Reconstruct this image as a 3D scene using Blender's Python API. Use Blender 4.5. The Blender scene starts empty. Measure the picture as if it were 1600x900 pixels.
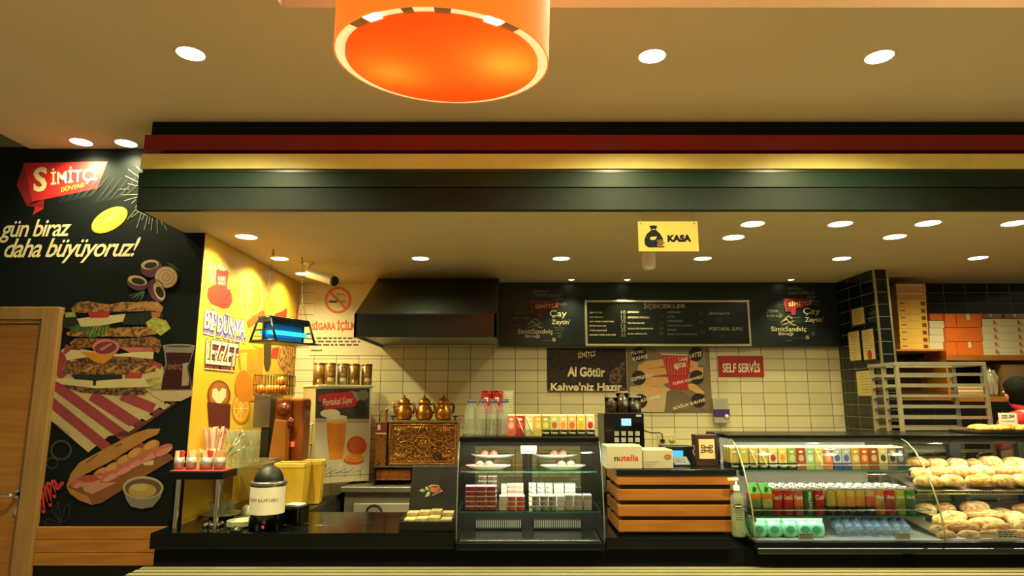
import bpy, math, random
from mathutils import Vector, Matrix
from mathutils.geometry import tessellate_polygon
random.seed(7)
S = bpy.context.scene
COL = S.collection
R = math.radians
# ------------------------------------------------------------------ camera, world, exposure
FPX = 1000.0; PITCH = R(9.76); CAMZ = 1.60
cd = bpy.data.cameras.new('camera'); cd.sensor_width = 36.0; cd.lens = 36.0*FPX/1600.0; cd.clip_start = 0.02
cam = bpy.data.objects.new('camera', cd); COL.objects.link(cam)
cam.location = (0, 0, CAMZ); cam.rotation_euler = (R(90)+PITCH, 0, 0)
S.camera = cam
S.view_settings.view_transform = 'Standard'; S.view_settings.look = 'None'
S.view_settings.gamma = 1.0; S.view_settings.exposure = 0.0
try: S.view_settings.use_curve_mapping = False
except Exception: pass
S.cycles.transparent_max_bounces = 32
S.cycles.max_bounces = 8
S.cycles.sample_clamp_indirect = 3.0
W = bpy.data.worlds.new('room_light'); S.world = W; W.use_nodes = True
W.node_tree.nodes['Background'].inputs[0].default_value = (1.0, 0.90, 0.50, 1)
W.node_tree.nodes['Background'].inputs[1].default_value = 0.215
WARM = (1.0, 0.92, 0.46)          # halogen downlights
COOL = (1.0, 0.95, 0.74)          # strip lights and added fill in the chilled cases
UPPER_W, LOWER_W, SPOT_W = 28.0, 4.5, 3.4
TRAY_W = 24.0                      # concealed strip in the recessed ceiling tray
# ------------------------------------------------------------------ projection helpers (photo pixel + a real distance -> a point)
CP, SP = math.cos(PITCH), math.sin(PITCH)
EYE = Vector((0, 0, CAMZ))
def ray(x, y):
    u = (x-800)/FPX; v = (450-y)/FPX
    return Vector((u, CP - v*SP, SP + v*CP))
def P(x, y, d):
    r = ray(x, y); return EYE + r*(d/r.y)
def PX(x, y, X):
    r = ray(x, y); return EYE + r*(X/r.x)
def PZ(x, y, z):
    r = ray(x, y); return EYE + r*((z-CAMZ)/r.z)
def hit(x, y, p0, n):
    r = ray(x, y); return EYE + r*((p0-EYE).dot(n)/r.dot(n))
# ------------------------------------------------------------------ materials
def lin(c):
    if isinstance(c, str):
        c = [int(c[i:i+2], 16)/255 for i in (0, 2, 4)]
    return tuple((v/12.92 if v <= .04045 else ((v+.055)/1.055)**2.4) for v in c)
MATS = {}
DIM = 1.          # darkens lower mural prints: muted inks and light falloff put into the colour
def dimhex(h): return ''.join('%02x' % int(int(h[i:i+2], 16)*DIM) for i in (0, 2, 4))
def newmat(name):
    m = bpy.data.materials.new(name); m.use_nodes = True
    nt = m.node_tree; nt.nodes.clear()
    return m, nt, nt.nodes.new, nt.links.new
def M(c, rough=.5, metal=0., var=.07, scale=9., bump=0., c2=None, spec=.5, emit=0., coat=0., alpha=None):
    if DIM != 1. and isinstance(c, str): c = dimhex(c); c2 = dimhex(c2) if c2 else None
    key = ('M', c, rough, metal, var, scale, bump, c2, spec, emit, coat)
    if key in MATS: return MATS[key]
    m, nt, N, L = newmat('mat_%03d' % len(MATS))
    out = N('ShaderNodeOutputMaterial'); b = N('ShaderNodeBsdfPrincipled'); L(b.outputs[0], out.inputs[0])
    tc = N('ShaderNodeTexCoord'); nz = N('ShaderNodeTexNoise'); L(tc.outputs['Object'], nz.inputs['Vector'])
    nz.inputs['Scale'].default_value = scale; nz.inputs['Detail'].default_value = 3
    rp = N('ShaderNodeValToRGB'); L(nz.outputs[0], rp.inputs[0])
    a = lin(c); bcol = lin(c2) if c2 else a
    rp.color_ramp.elements[0].position = .35; rp.color_ramp.elements[1].position = .65
    rp.color_ramp.elements[0].color = (*[max(0, v*(1-var)) for v in a], 1)
    rp.color_ramp.elements[1].color = (*[min(1, v*(1+var)) for v in bcol], 1)
    L(rp.outputs[0], b.inputs['Base Color'])
    b.inputs['Roughness'].default_value = rough; b.inputs['Metallic'].default_value = metal
    b.inputs['Specular IOR Level'].default_value = spec
    if coat: b.inputs['Coat Weight'].default_value = coat
    if bump:
        bp = N('ShaderNodeBump'); bp.inputs['Strength'].default_value = bump; bp.inputs['Distance'].default_value = .004
        L(nz.outputs[0], bp.inputs['Height']); L(bp.outputs[0], b.inputs['Normal'])
    if emit:
        L(rp.outputs[0], b.inputs['Emission Color']); b.inputs['Emission Strength'].default_value = emit
    MATS[key] = m; return m
def EM(c, strength):
    key = ('E', c, strength)
    if key in MATS: return MATS[key]
    m, nt, N, L = newmat('glow_%03d' % len(MATS))
    out = N('ShaderNodeOutputMaterial'); e = N('ShaderNodeEmission'); L(e.outputs[0], out.inputs[0])
    e.inputs[0].default_value = (*lin(c), 1) if isinstance(c, str) else (*c, 1); e.inputs[1].default_value = strength
    MATS[key] = m; return m
def GL(c='ffffff', rough=.02, gain=1.0, base=0.0, ior=1.45):
    """thin clear sheet: see-through with a Fresnel reflection"""
    key = ('G', c, rough, gain, base, ior)
    if key in MATS: return MATS[key]
    m, nt, N, L = newmat('clear_%03d' % len(MATS))
    out = N('ShaderNodeOutputMaterial'); mx = N('ShaderNodeMixShader'); L(mx.outputs[0], out.inputs[0])
    t = N('ShaderNodeBsdfTransparent'); t.inputs[0].default_value = (*lin(c), 1)
    g = N('ShaderNodeBsdfGlossy'); g.inputs['Roughness'].default_value = rough
    fr = N('ShaderNodeFresnel'); fr.inputs[0].default_value = ior
    ma = N('ShaderNodeMath'); ma.operation = 'MULTIPLY_ADD'; ma.use_clamp = True
    ma.inputs[1].default_value = gain; ma.inputs[2].default_value = base
    L(fr.outputs[0], ma.inputs[0]); L(ma.outputs[0], mx.inputs[0]); L(t.outputs[0], mx.inputs[1]); L(g.outputs[0], mx.inputs[2])
    MATS[key] = m; return m
def FROST(c, mixd=.35, rough=.3):
    """milky plastic: part see-through, part diffuse / translucent"""
    key = ('F', c, mixd, rough)
    if key in MATS: return MATS[key]
    m, nt, N, L = newmat('frost_%03d' % len(MATS))
    out = N('ShaderNodeOutputMaterial'); mx = N('ShaderNodeMixShader'); L(mx.outputs[0], out.inputs[0])
    t = N('ShaderNodeBsdfTransparent'); t.inputs[0].default_value = (*[v**.3 for v in lin(c)], 1)
    p = N('ShaderNodeBsdfPrincipled'); p.inputs['Base Color'].default_value = (*lin(c), 1); p.inputs['Roughness'].default_value = rough
    mx.inputs[0].default_value = mixd; L(t.outputs[0], mx.inputs[1]); L(p.outputs[0], mx.inputs[2])
    MATS[key] = m; return m
def LUCENT(c, t=.6):
    key = ('L', c, t)
    if key in MATS: return MATS[key]
    m, nt, N, L = newmat('lampshade_%03d' % len(MATS))
    out = N('ShaderNodeOutputMaterial'); mx = N('ShaderNodeMixShader'); L(mx.outputs[0], out.inputs[0])
    d = N('ShaderNodeBsdfDiffuse'); tr = N('ShaderNodeBsdfTranslucent')
    d.inputs[0].default_value = (*lin(c), 1); tr.inputs[0].default_value = (*lin(c), 1)
    mx.inputs[0].default_value = t; L(d.outputs[0], mx.inputs[1]); L(tr.outputs[0], mx.inputs[2])
    MATS[key] = m; return m
def TILE(c, grout, axis, ox, oz, w=.2, h=.1, mort=.0022, rough=.12, var=.08):
    m, nt, N, L = newmat('glazed_tile')
    out = N('ShaderNodeOutputMaterial'); b = N('ShaderNodeBsdfPrincipled'); L(b.outputs[0], out.inputs[0])
    g = N('ShaderNodeNewGeometry'); sx = N('ShaderNodeSeparateXYZ'); L(g.outputs['Position'], sx.inputs[0])
    cb = N('ShaderNodeCombineXYZ')
    ax = N('ShaderNodeMath'); ax.operation = 'SUBTRACT'; ax.inputs[1].default_value = ox; L(sx.outputs[0 if axis == 'x' else 1], ax.inputs[0])
    az = N('ShaderNodeMath'); az.operation = 'SUBTRACT'; az.inputs[1].default_value = oz; L(sx.outputs[2], az.inputs[0])
    L(ax.outputs[0], cb.inputs[0]); L(az.outputs[0], cb.inputs[1])
    br = N('ShaderNodeTexBrick'); L(cb.outputs[0], br.inputs['Vector'])
    br.offset = 0; br.squash = 1
    br.inputs['Scale'].default_value = 1; br.inputs['Brick Width'].default_value = w; br.inputs['Row Height'].default_value = h
    br.inputs['Mortar Size'].default_value = mort; br.inputs['Mortar Smooth'].default_value = .1; br.inputs['Bias'].default_value = 0
    a = lin(c)
    br.inputs['Color1'].default_value = (*[v*(1-var) for v in a], 1); br.inputs['Color2'].default_value = (*[min(1, v*(1+var)) for v in a], 1)
    br.inputs['Mortar'].default_value = (*lin(grout), 1)
    L(br.outputs[0], b.inputs['Base Color'])
    rm = N('ShaderNodeMapRange'); L(br.outputs['Fac'], rm.inputs[0]); rm.inputs[3].default_value = rough; rm.inputs[4].default_value = .8
    L(rm.outputs[0], b.inputs['Roughness'])
    nz = N('ShaderNodeTexNoise'); nz.inputs['Scale'].default_value = 6; L(g.outputs['Position'], nz.inputs['Vector'])
    hm = N('ShaderNodeMath'); hm.operation = 'MULTIPLY_ADD'; hm.inputs[1].default_value = -1.0; L(br.outputs['Fac'], hm.inputs[0])
    sc = N('ShaderNodeMath'); sc.operation = 'MULTIPLY'; sc.inputs[1].default_value = .35; L(nz.outputs[0], sc.inputs[0]); L(sc.outputs[0], hm.inputs[2])
    bp = N('ShaderNodeBump'); bp.inputs['Strength'].default_value = .35; bp.inputs['Distance'].default_value = .003
    L(hm.outputs[0], bp.inputs['Height']); L(bp.outputs[0], b.inputs['Normal'])
    return m
def WOOD(c1, c2, axis='x', rough=.45, scale=3.0, spec=.4):
    key = ('W', c1, c2, axis, rough, scale)
    if key in MATS: return MATS[key]
    m, nt, N, L = newmat('wood_%03d' % len(MATS))
    out = N('ShaderNodeOutputMaterial'); b = N('ShaderNodeBsdfPrincipled'); L(b.outputs[0], out.inputs[0])
    tc = N('ShaderNodeTexCoord'); mp = N('ShaderNodeMapping'); L(tc.outputs['Object'], mp.inputs[0])
    sc = {'x': (.7, 9, 9), 'y': (9, .7, 9), 'z': (9, 9, .7)}[axis]
    mp.inputs['Scale'].default_value = sc
    nz = N('ShaderNodeTexNoise'); nz.inputs['Scale'].default_value = scale; nz.inputs['Detail'].default_value = 6; nz.inputs['Distortion'].default_value = .6
    L(mp.outputs[0], nz.inputs['Vector'])
    rp = N('ShaderNodeValToRGB'); L(nz.outputs[0], rp.inputs[0])
    rp.color_ramp.elements[0].position = .3; rp.color_ramp.elements[1].position = .7
    rp.color_ramp.elements[0].color = (*lin(c1), 1); rp.color_ramp.elements[1].color = (*lin(c2), 1)
    L(rp.outputs[0], b.inputs['Base Color']); b.inputs['Roughness'].default_value = rough; b.inputs['Specular IOR Level'].default_value = spec
    MATS[key] = m; return m
def SPECK(c1, c2, scale=60., rough=.7, lo=.42, hi=.58, bump=.0):
    """seeded bread crust, beans, plaid etc: two colours in small spots"""
    if DIM != 1.: c1 = dimhex(c1); c2 = dimhex(c2)
    key = ('S', c1, c2, scale, rough, lo, hi, bump)
    if key in MATS: return MATS[key]
    m, nt, N, L = newmat('speckled_%03d' % len(MATS))
    out = N('ShaderNodeOutputMaterial'); b = N('ShaderNodeBsdfPrincipled'); L(b.outputs[0], out.inputs[0])
    tc = N('ShaderNodeTexCoord'); nz = N('ShaderNodeTexNoise'); L(tc.outputs['Object'], nz.inputs['Vector'])
    nz.inputs['Scale'].default_value = scale; nz.inputs['Detail'].default_value = 2.5
    rp = N('ShaderNodeValToRGB'); L(nz.outputs[0], rp.inputs[0])
    rp.color_ramp.elements[0].position = lo; rp.color_ramp.elements[1].position = hi
    rp.color_ramp.elements[0].color = (*lin(c1), 1); rp.color_ramp.elements[1].color = (*lin(c2), 1)
    L(rp.outputs[0], b.inputs['Base Color']); b.inputs['Roughness'].default_value = rough
    if bump:
        bp = N('ShaderNodeBump'); bp.inputs['Strength'].default_value = bump; bp.inputs['Distance'].default_value = .004
        L(nz.outputs[0], bp.inputs['Height']); L(bp.outputs[0], b.inputs['Normal'])
    MATS[key] = m; return m
# ------------------------------------------------------------------ objects
def tag(o, label=None, cat=None, group=None, kind=None):
    if label: o['label'] = label
    if cat: o['category'] = cat
    if group: o['group'] = group
    if kind: o['kind'] = kind
    return o
def thing(name, label, cat, loc=(0, 0, 0), rz=0., group=None):
    o = bpy.data.objects.new(name, None); COL.objects.link(o)
    o.location = loc; o.rotation_euler = (0, 0, rz); o.empty_display_size = .05
    return tag(o, label, cat, group)
def wmat(o):
    m = o.matrix_basis.copy()
    while o.parent: o = o.parent; m = o.matrix_basis @ m
    return m
def dup(root, loc=None, rz=None, label=None, group=None, rot=None, scale=None):
    r = root.copy(); COL.objects.link(r)
    if loc is not None: r.location = loc
    if rz is not None: r.rotation_euler = (0, 0, rz)
    if rot is not None: r.rotation_euler = rot
    if scale is not None: r.scale = scale
    if label: r['label'] = label
    if group: r['group'] = group
    for ch in list(root.children):
        c = ch.copy(); COL.objects.link(c); c.parent = r
        for g in list(ch.children):
            e = g.copy(); COL.objects.link(e); e.parent = c
    return r
def frame_of(d):
    d = d.normalized(); a = Vector((0, 0, 1)) if abs(d.z) < .9 else Vector((1, 0, 0))
    x = d.cross(a).normalized(); return x, d.cross(x).normalized()
class MB:
    def __init__(s): s.v = []; s.f = []; s.m = []; s.s = []
    def add(s, vs, fs, mi=0, sm=False):
        o = len(s.v); s.v += [Vector(v) for v in vs]
        for f in fs: s.f.append([i+o for i in f]); s.m.append(mi); s.s.append(sm)
        return s
    def box(s, x0, x1, y0, y1, z0, z1, mi=0, T=None):
        vs = [Vector((x, y, z)) for z in (z0, z1) for y in (y0, y1) for x in (x0, x1)]
        if T: vs = [T @ v for v in vs]
        return s.add(vs, [(0, 2, 3, 1), (4, 5, 7, 6), (0, 1, 5, 4), (2, 6, 7, 3), (0, 4, 6, 2), (1, 3, 7, 5)], mi)
    def frust(s, c, a, b, z0, z1, mi=0):
        """tapered box: half sizes a=(x,y) at z0, b at z1"""
        vs = []
        for z, h in ((z0, a), (z1, b)):
            vs += [(c[0]-h[0], c[1]-h[1], z), (c[0]+h[0], c[1]-h[1], z), (c[0]+h[0], c[1]+h[1], z), (c[0]-h[0], c[1]+h[1], z)]
        return s.add(vs, [(3, 2, 1, 0), (4, 5, 6, 7), (0, 1, 5, 4), (1, 2, 6, 5), (2, 3, 7, 6), (3, 0, 4, 7)], mi)
    def cyl(s, p0, p1, r0, r1=None, n=14, mi=0, caps=True, sm=True):
        p0 = Vector(p0); p1 = Vector(p1); r1 = r0 if r1 is None else r1
        x, y = frame_of(p1-p0); vs = []
        for p, r in ((p0, r0), (p1, r1)):
            vs += [p + (x*math.cos(2*math.pi*i/n) + y*math.sin(2*math.pi*i/n))*r for i in range(n)]
        s.add(vs, [(i, i+n, (i+1) % n+n, (i+1) % n) for i in range(n)], mi, sm)
        if caps:
            s.add(vs[:n], [tuple(range(n))], mi); s.add(vs[n:], [tuple(reversed(range(n)))], mi)
        return s
    def lathe(s, prof, c=(0, 0, 0), n=20, mi=0, sm=True, mis=None, a0=0., a1=2*math.pi, sx=1., sy=1.):
        c = Vector(c); full = abs(a1-a0-2*math.pi) < 1e-6; k = n if full else n+1
        o = len(s.v)
        for r, z in prof:
            for i in range(k):
                t = a0+(a1-a0)*i/n
                s.v.append(c+Vector((r*math.cos(t)*sx, r*math.sin(t)*sy, z)))
        for j in range(len(prof)-1):
            for i in range(n):
                i2 = (i+1) % k
                f = [o+j*k+i, o+j*k+i2, o+(j+1)*k+i2, o+(j+1)*k+i]
                s.f.append(f); s.m.append(mis[j] if mis else mi); s.s.append(sm)
        return s
    def tube(s, pts, r, n=7, mi=0, closed=False, sm=True):
        pts = [Vector(p) for p in pts]; k = len(pts); o = len(s.v); up = None
        for i, p in enumerate(pts):
            a = pts[(i-1) % k] if (closed or i > 0) else p; b = pts[(i+1) % k] if (closed or i < k-1) else p
            d = (b-a).normalized() if (b-a).length > 1e-9 else Vector((0, 0, 1))
            if up is None: x, y = frame_of(d)
            else:
                x = up - d*up.dot(d)
                x = x.normalized() if x.length > 1e-6 else frame_of(d)[0]
                y = d.cross(x)
            up = x; rr = r[i] if isinstance(r, (list, tuple)) else r
            s.v += [p + (x*math.cos(2*math.pi*j/n)+y*math.sin(2*math.pi*j/n))*rr for j in range(n)]
        for i in range(k if closed else k-1):
            i2 = (i+1) % k
            for j in range(n):
                s.f.append([o+i*n+j, o+i*n+(j+1) % n, o+i2*n+(j+1) % n, o+i2*n+j]); s.m.append(mi); s.s.append(sm)
        if not closed:
            s.f.append([o+j for j in reversed(range(n))]); s.m.append(mi); s.s.append(False)
            s.f.append([o+(k-1)*n+j for j in range(n)]); s.m.append(mi); s.s.append(False)
        return s
    def ell(s, c, r, mi=0, n=14, m=9, T=None, f=None):
        c = Vector(c); o = len(s.v)
        for j in range(m+1):
            ph = -math.pi/2+math.pi*j/m
            for i in range(n):
                t = 2*math.pi*i/n
                q = Vector((math.cos(ph)*math.cos(t), math.cos(ph)*math.sin(t), math.sin(ph)))
                if f: q = f(q)
                q = Vector((q.x*r[0], q.y*r[1], q.z*r[2]))
                s.v.append((T @ q if T else q)+c)
        for j in range(m):
            for i in range(n):
                s.f.append([o+j*n+i, o+j*n+(i+1) % n, o+(j+1)*n+(i+1) % n, o+(j+1)*n+i]); s.m.append(mi); s.s.append(True)
        return s
    def poly(s, pts, mi=0):
        pts = [Vector(p) for p in pts]
        return s.add(pts, [tuple(t) for t in tessellate_polygon([pts])], mi)
    def prism(s, pts, off, mi=0):
        """flat outline pts (3-D) swept by vector off"""
        pts = [Vector(p) for p in pts]; off = Vector(off); n = len(pts); q = [p+off for p in pts]
        tr = [tuple(t) for t in tessellate_polygon([pts])]
        s.add(pts+q, tr+[tuple(i+n for i in t) for t in tr]+[(i, (i+1) % n, (i+1) % n+n, i+n) for i in range(n)], mi)
        return s
    def xf(s, T, i0=0):
        for i in range(i0, len(s.v)): s.v[i] = T @ s.v[i]
        return s
    def build(s, name, mats, parent=None, bev=0., local=False, label=None, seg=2, kind=None):
        if not isinstance(mats, (list, tuple)): mats = [mats]
        me = bpy.data.meshes.new(name); o = bpy.data.objects.new(name, me); COL.objects.link(o)
        vs = s.v
        if parent is not None:
            o.parent = parent
            if not local:
                inv = wmat(parent).inverted(); vs = [inv @ v for v in vs]
        elif not local:
            lo = [min(v[i] for v in vs) for i in range(3)]; hi = [max(v[i] for v in vs) for i in range(3)]
            c = Vector(((lo[0]+hi[0])/2, (lo[1]+hi[1])/2, lo[2])); vs = [v-c for v in vs]; o.location = c
        me.from_pydata([tuple(v) for v in vs], [], s.f)
        for m in mats: me.materials.append(m)
        me.polygons.foreach_set('material_index', s.m); me.polygons.foreach_set('use_smooth', s.s)
        import bmesh
        bm = bmesh.new(); bm.from_mesh(me)
        if not getattr(s, 'flat', False): bmesh.ops.recalc_face_normals(bm, faces=bm.faces)
        bm.to_mesh(me); bm.free(); me.update()
        if bev:
            b = o.modifiers.new('bevel', 'BEVEL'); b.width = bev; b.segments = seg; b.limit_method = 'ANGLE'; b.angle_limit = R(40)
        if label: o['label'] = label
        if kind: o['kind'] = kind
        return o
def struct(name, mb, m, bev=0., parent=None):
    o = mb.build(name, m, parent, bev)
    if parent is None: o['kind'] = 'structure'
    return o
# ------------------------------------------------------------------ lettering and printed artwork
_TX = {}
def textmesh(body, bold=0., shear=0., space=1.):
    key = (body, bold, shear, space)
    if key in _TX: return _TX[key]
    cu = bpy.data.curves.new('t', 'FONT'); cu.body = body; cu.size = 1; cu.offset = bold; cu.shear = shear
    cu.space_character = space; cu.resolution_u = 3; cu.fill_mode = 'FRONT'
    ob = bpy.data.objects.new('t', cu); COL.objects.link(ob)
    bpy.context.view_layer.update()
    dg = bpy.context.evaluated_depsgraph_get(); me = bpy.data.meshes.new_from_object(ob.evaluated_get(dg))
    vs = [(v.co.x, v.co.y) for v in me.vertices]; fs = [tuple(p.vertices) for p in me.polygons]
    bpy.data.objects.remove(ob); bpy.data.curves.remove(cu); bpy.data.meshes.remove(me)
    if not vs: vs = [(0, 0), (1, 0), (1, 1)]; fs = []
    x0 = min(v[0] for v in vs); x1 = max(v[0] for v in vs); y0 = min(v[1] for v in vs); y1 = max(v[1] for v in vs)
    out = ([((x-x0)/max(x1-x0, 1e-6), (y-y0)/max(y1-y0, 1e-6)) for x, y in vs], fs, (x1-x0)/max(y1-y0, 1e-6))
    _TX[key] = out; return out
_LAYER = {}
class Art:
    """flat print on a real surface; outlines are given in photo pixels and land on the plane"""
    def __init__(s, p0, n, z=None, lift=.0006, step=.00005):
        s.p0 = Vector(p0); s.n = Vector(n).normalized(); s.z = z or (lambda p: p); s.mb = MB(); s.mats = []; s.k = lift; s.step = step; s.mb.flat = True
        if s.n.dot(EYE-s.p0) < 0: s.n = -s.n
        s.key = (round(s.p0.dot(s.n), 4), tuple(round(c, 3) for c in s.n)); s.k = max(lift, _LAYER.get(s.key, 0.)) if lift < .001 else lift
    def pt(s, p, raw=False):
        x, y = p if raw else s.z(p)
        q = hit(x, y, s.p0, s.n); return q + s.n*s.k
    def mi(s, m):
        if m not in s.mats: s.mats.append(m)
        return s.mats.index(m)
    def up(s): s.k += s.step
    def add(s, pts, m):
        s.mb.poly([s.pt(p) for p in pts], s.mi(m)); s.up(); return s
    def ell(s, cx, cy, rx, ry, m, rot=0, n=28, a0=0., a1=360.):
        ca, sa = math.cos(R(rot)), math.sin(R(rot)); pts = []
        for i in range(n):
            t = R(a0+(a1-a0)*i/(n if a1-a0 >= 360 else n-1)); x, y = rx*math.cos(t), ry*math.sin(t)
            pts.append((cx+x*ca-y*sa, cy+x*sa+y*ca))
        return s.add(pts, m)
    def ring(s, cx, cy, rx, ry, w, m, rot=0, n=32):
        ca, sa = math.cos(R(rot)), math.sin(R(rot)); o = []; i_ = []
        for i in range(n):
            t = 2*math.pi*i/n
            for L_, k in ((o, 0), (i_, w)):
                x, y = (rx-k)*math.cos(t), (ry-k)*math.sin(t); L_.append(s.pt((cx+x*ca-y*sa, cy+x*sa+y*ca)))
        s.mb.add(o+i_, [(j, (j+1) % n, (j+1) % n+n, j+n) for j in range(n)], s.mi(m)); s.up(); return s
    def line(s, pts, w, m):
        for a, b in zip(pts, pts[1:]):
            dx, dy = b[0]-a[0], b[1]-a[1]; l = math.hypot(dx, dy) or 1; nx, ny = -dy/l*w/2, dx/l*w/2
            s.mb.add([s.pt((a[0]+nx, a[1]+ny)), s.pt((a[0]-nx, a[1]-ny)), s.pt((b[0]-nx, b[1]-ny)), s.pt((b[0]+nx, b[1]+ny))], [(0, 1, 2, 3)], s.mi(m))
        s.up(); return s
    def text(s, body, quad, m, bold=.0, shear=0., space=1.):
        """quad: TL, TR, BR, BL of the lettering's own bounding box"""
        vs, fs, _ = textmesh(body, bold, shear, space)
        if len(quad) == 2:
            (a, b), (c, d) = quad; quad = [(a, b), (c, b), (c, d), (a, d)]
        q = [s.z(p) for p in quad]
        def bl(u, v):
            t = [q[0][i]*(1-u)+q[1][i]*u for i in (0, 1)]; b = [q[3][i]*(1-u)+q[2][i]*u for i in (0, 1)]
            return (b[0]*(1-v)+t[0]*v, b[1]*(1-v)+t[1]*v)
        s.mb.add([s.pt(bl(u, v), True) for u, v in vs], fs, s.mi(m)); s.up(); return s
    def scribble(s, x0, x1, y, h, m, seed=0):
        rr = random.Random(seed); x = x0; w0 = (x1-x0)/9
        while x < x1:
            w = w0*rr.uniform(.5, 1.3); e = min(x1, x+w)
            s.add([(x, y), (e, y), (e, y+h), (x, y+h)], m); x += w+w0*.3
        return s
    def build(s, name, parent, label=None):
        _LAYER[s.key] = s.k
        return s.mb.build(name, s.mats, parent, label=label)
def zoom(x0, y0, k): return lambda p: (x0+p[0]/k, y0+p[1]/k)
def lamp(kind, name, loc, energy, color, size=.05, parent=None, rot=None, **kw):
    l = bpy.data.lights.new(name, kind); l.energy = energy; l.color = color
    if kind == 'AREA': l.size = size
    else: l.shadow_soft_size = size
    for k, v in kw.items(): setattr(l, k, v)
    o = bpy.data.objects.new(name, l); COL.objects.link(o); o.location = loc
    if rot: o.rotation_euler = rot
    if parent: o.parent = parent; o.location = wmat(parent).inverted() @ Vector(loc)
    return o
ORD = ['first', 'second', 'third', 'fourth', 'fifth', 'sixth', 'seventh', 'eighth', 'ninth', 'tenth', 'eleventh', 'twelfth',
       'thirteenth', 'fourteenth', 'fifteenth', 'sixteenth', 'seventeenth', 'eighteenth', 'nineteenth', 'twentieth']
# ================================================================== the room
LOWC, HIC = CAMZ+1.03, CAMZ+1.59            # undersides of the two ceilings
YM, YF, YB = 3.93, 3.43, 5.75               # mural wall, front of the bulkhead, tiled back wall
XL, XR = -1.94, 2.93                        # yellow side wall, dark tiled pillar
CTOP = .87
CREAM = M('d0c0a4', .75, var=.03, scale=1.5); CREAM2 = M('b4a682', .75, var=.03, scale=1.5)
black_gloss = M('060b0c', .3, var=.1, scale=4, spec=.25)
black_top = M('080c0d', .14, var=.1, scale=3, spec=.35)
charcoal = M('10191a', .4, var=.1)
steel = M('a9a497', .36, .85, var=.08, scale=5)
dark_steel = M('5d5a52', .4, 1., var=.1)
chrome = M('d8d4c8', .12, 1., var=.03)
gold = M('c8aa52', .28, 1., var=.05)
white_p = M('efe9d8', .5, var=.03)
ink = M('15130f', .6)
struct('floor', MB().box(-5, 5, -4, 6.2, -.1, 0), M('a8987a', .4, var=.1, scale=2))
# upper ceiling with a recessed tray nearer the camera, lower ceiling over the counter
TX0, TY1 = -.95, 2.41
c = MB()
c.box(-3.12, 5, TY1, YM+.05, HIC, HIC+.05); c.box(-3.12, TX0, -4, TY1, HIC, HIC+.05); c.box(TX0, 5, -4, -2.2, HIC, HIC+.05)
struct('ceiling', c, CREAM)
tr = MB(); tr.box(TX0-.12, 5, -2.3, TY1+.12, HIC+.17, HIC+.2)
tr.box(TX0-.12, TX0-.1, -2.3, TY1+.12, HIC+.05, HIC+.17); tr.box(TX0-.12, 5, TY1+.1, TY1+.12, HIC+.05, HIC+.17)
struct('ceiling_tray', tr, M('f2d2a8', .8, var=.02))
struct('ceiling_side', MB().box(-5, -3.12, -4, YM+.05, HIC+.012, HIC+.05), M('5f6350', .8))
struct('ceiling_lower', MB().box(XL-.13, 5, YF+.04, YB+.1, LOWC, LOWC+.12), CREAM2)
wl = MB(); wl.box(-5, XL, YM, YB+.1, 0, LOWC); wl.box(-5, XL-.13, YM, YB+.1, LOWC, HIC+.05)
struct('wall_left', wl, M('080d0e', .6, var=.15, scale=2, spec=.15))
white_tile = TILE('d9cda2', '2a241a', 'x', -.17, 1.645)
dark_x = TILE('060b0d', '8d8f80', 'x', XR, 1.645, mort=.0016)
dark_y = TILE('060b0d', '8d8f80', 'y', 5.10, 1.645, mort=.0016)
struct('wall_back', MB().box(XL, XR+.01, YB, YB+.1, 0, LOWC), white_tile)
struct('wall_kitchen', MB().box(XR+.01, 6, YB, YB+.1, 0, LOWC), dark_x)
# pillar: side face tiled along y, front face tiled along x, bright metal corner trims
PXR = P(1386, 428, 5.10).x
pil = MB().box(XR, PXR, 5.10, YB-.001, 0, LOWC)
po = pil.build('pillar', [dark_y, dark_x]); po['kind'] = 'structure'
for p in po.data.polygons:
    if abs(p.normal.y) > .5: p.material_index = 1
tm = M('b9ad86', .3, .9)
struct('trim_1', MB().box(XR-.004, XR+.012, 5.094, 5.11, .0, LOWC), tm)
struct('trim_2', MB().box(PXR-.012, PXR+.004, 5.094, 5.11, .0, LOWC), tm)
# bulkhead in coloured steps over the counter front
def band(name, yt, yb, d, mat, xl, depth=None, bev=.003):
    zt, zb = P(800, yt, d).z, P(800, yb, d).z
    o = MB().box(xl, 5, d, depth or 3.62, zb, zt).build(name, mat, None, bev); o['kind'] = 'structure'; return zb, zt
bk = M('050b0d', .5, var=.1, spec=.2); red_b = M('8c1a15', .4, var=.06, spec=.35); crm_b = M('f2de84', .45, var=.04, spec=.3)
grn_b = M('1a2e24', .4, var=.08, spec=.22); gry_b = M('1c231f', .5, var=.08, spec=.15)
band('trim_3', 181, 212, 3.52, bk, -2.10)
band('trim_4', 210.5, 234.5, 3.475, red_b, -2.11)
band('trim_5', 234, 242, 3.53, M('2b2418', .5), -2.10)
band('trim_6', 240, 263.5, 3.445, crm_b, -2.10)
band('trim_7', 263, 270, 3.455, M('232c22', .3), -2.09)
band('trim_8', 269.5, 292.5, 3.44, grn_b, -2.10)
band('trim_9', 293.5, 328, 3.432, gry_b, -2.09, 3.62)
struct('trim_10', MB().box(-2.09, 5, 3.60, YM-.004, LOWC+.01, HIC), bk)
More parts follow.
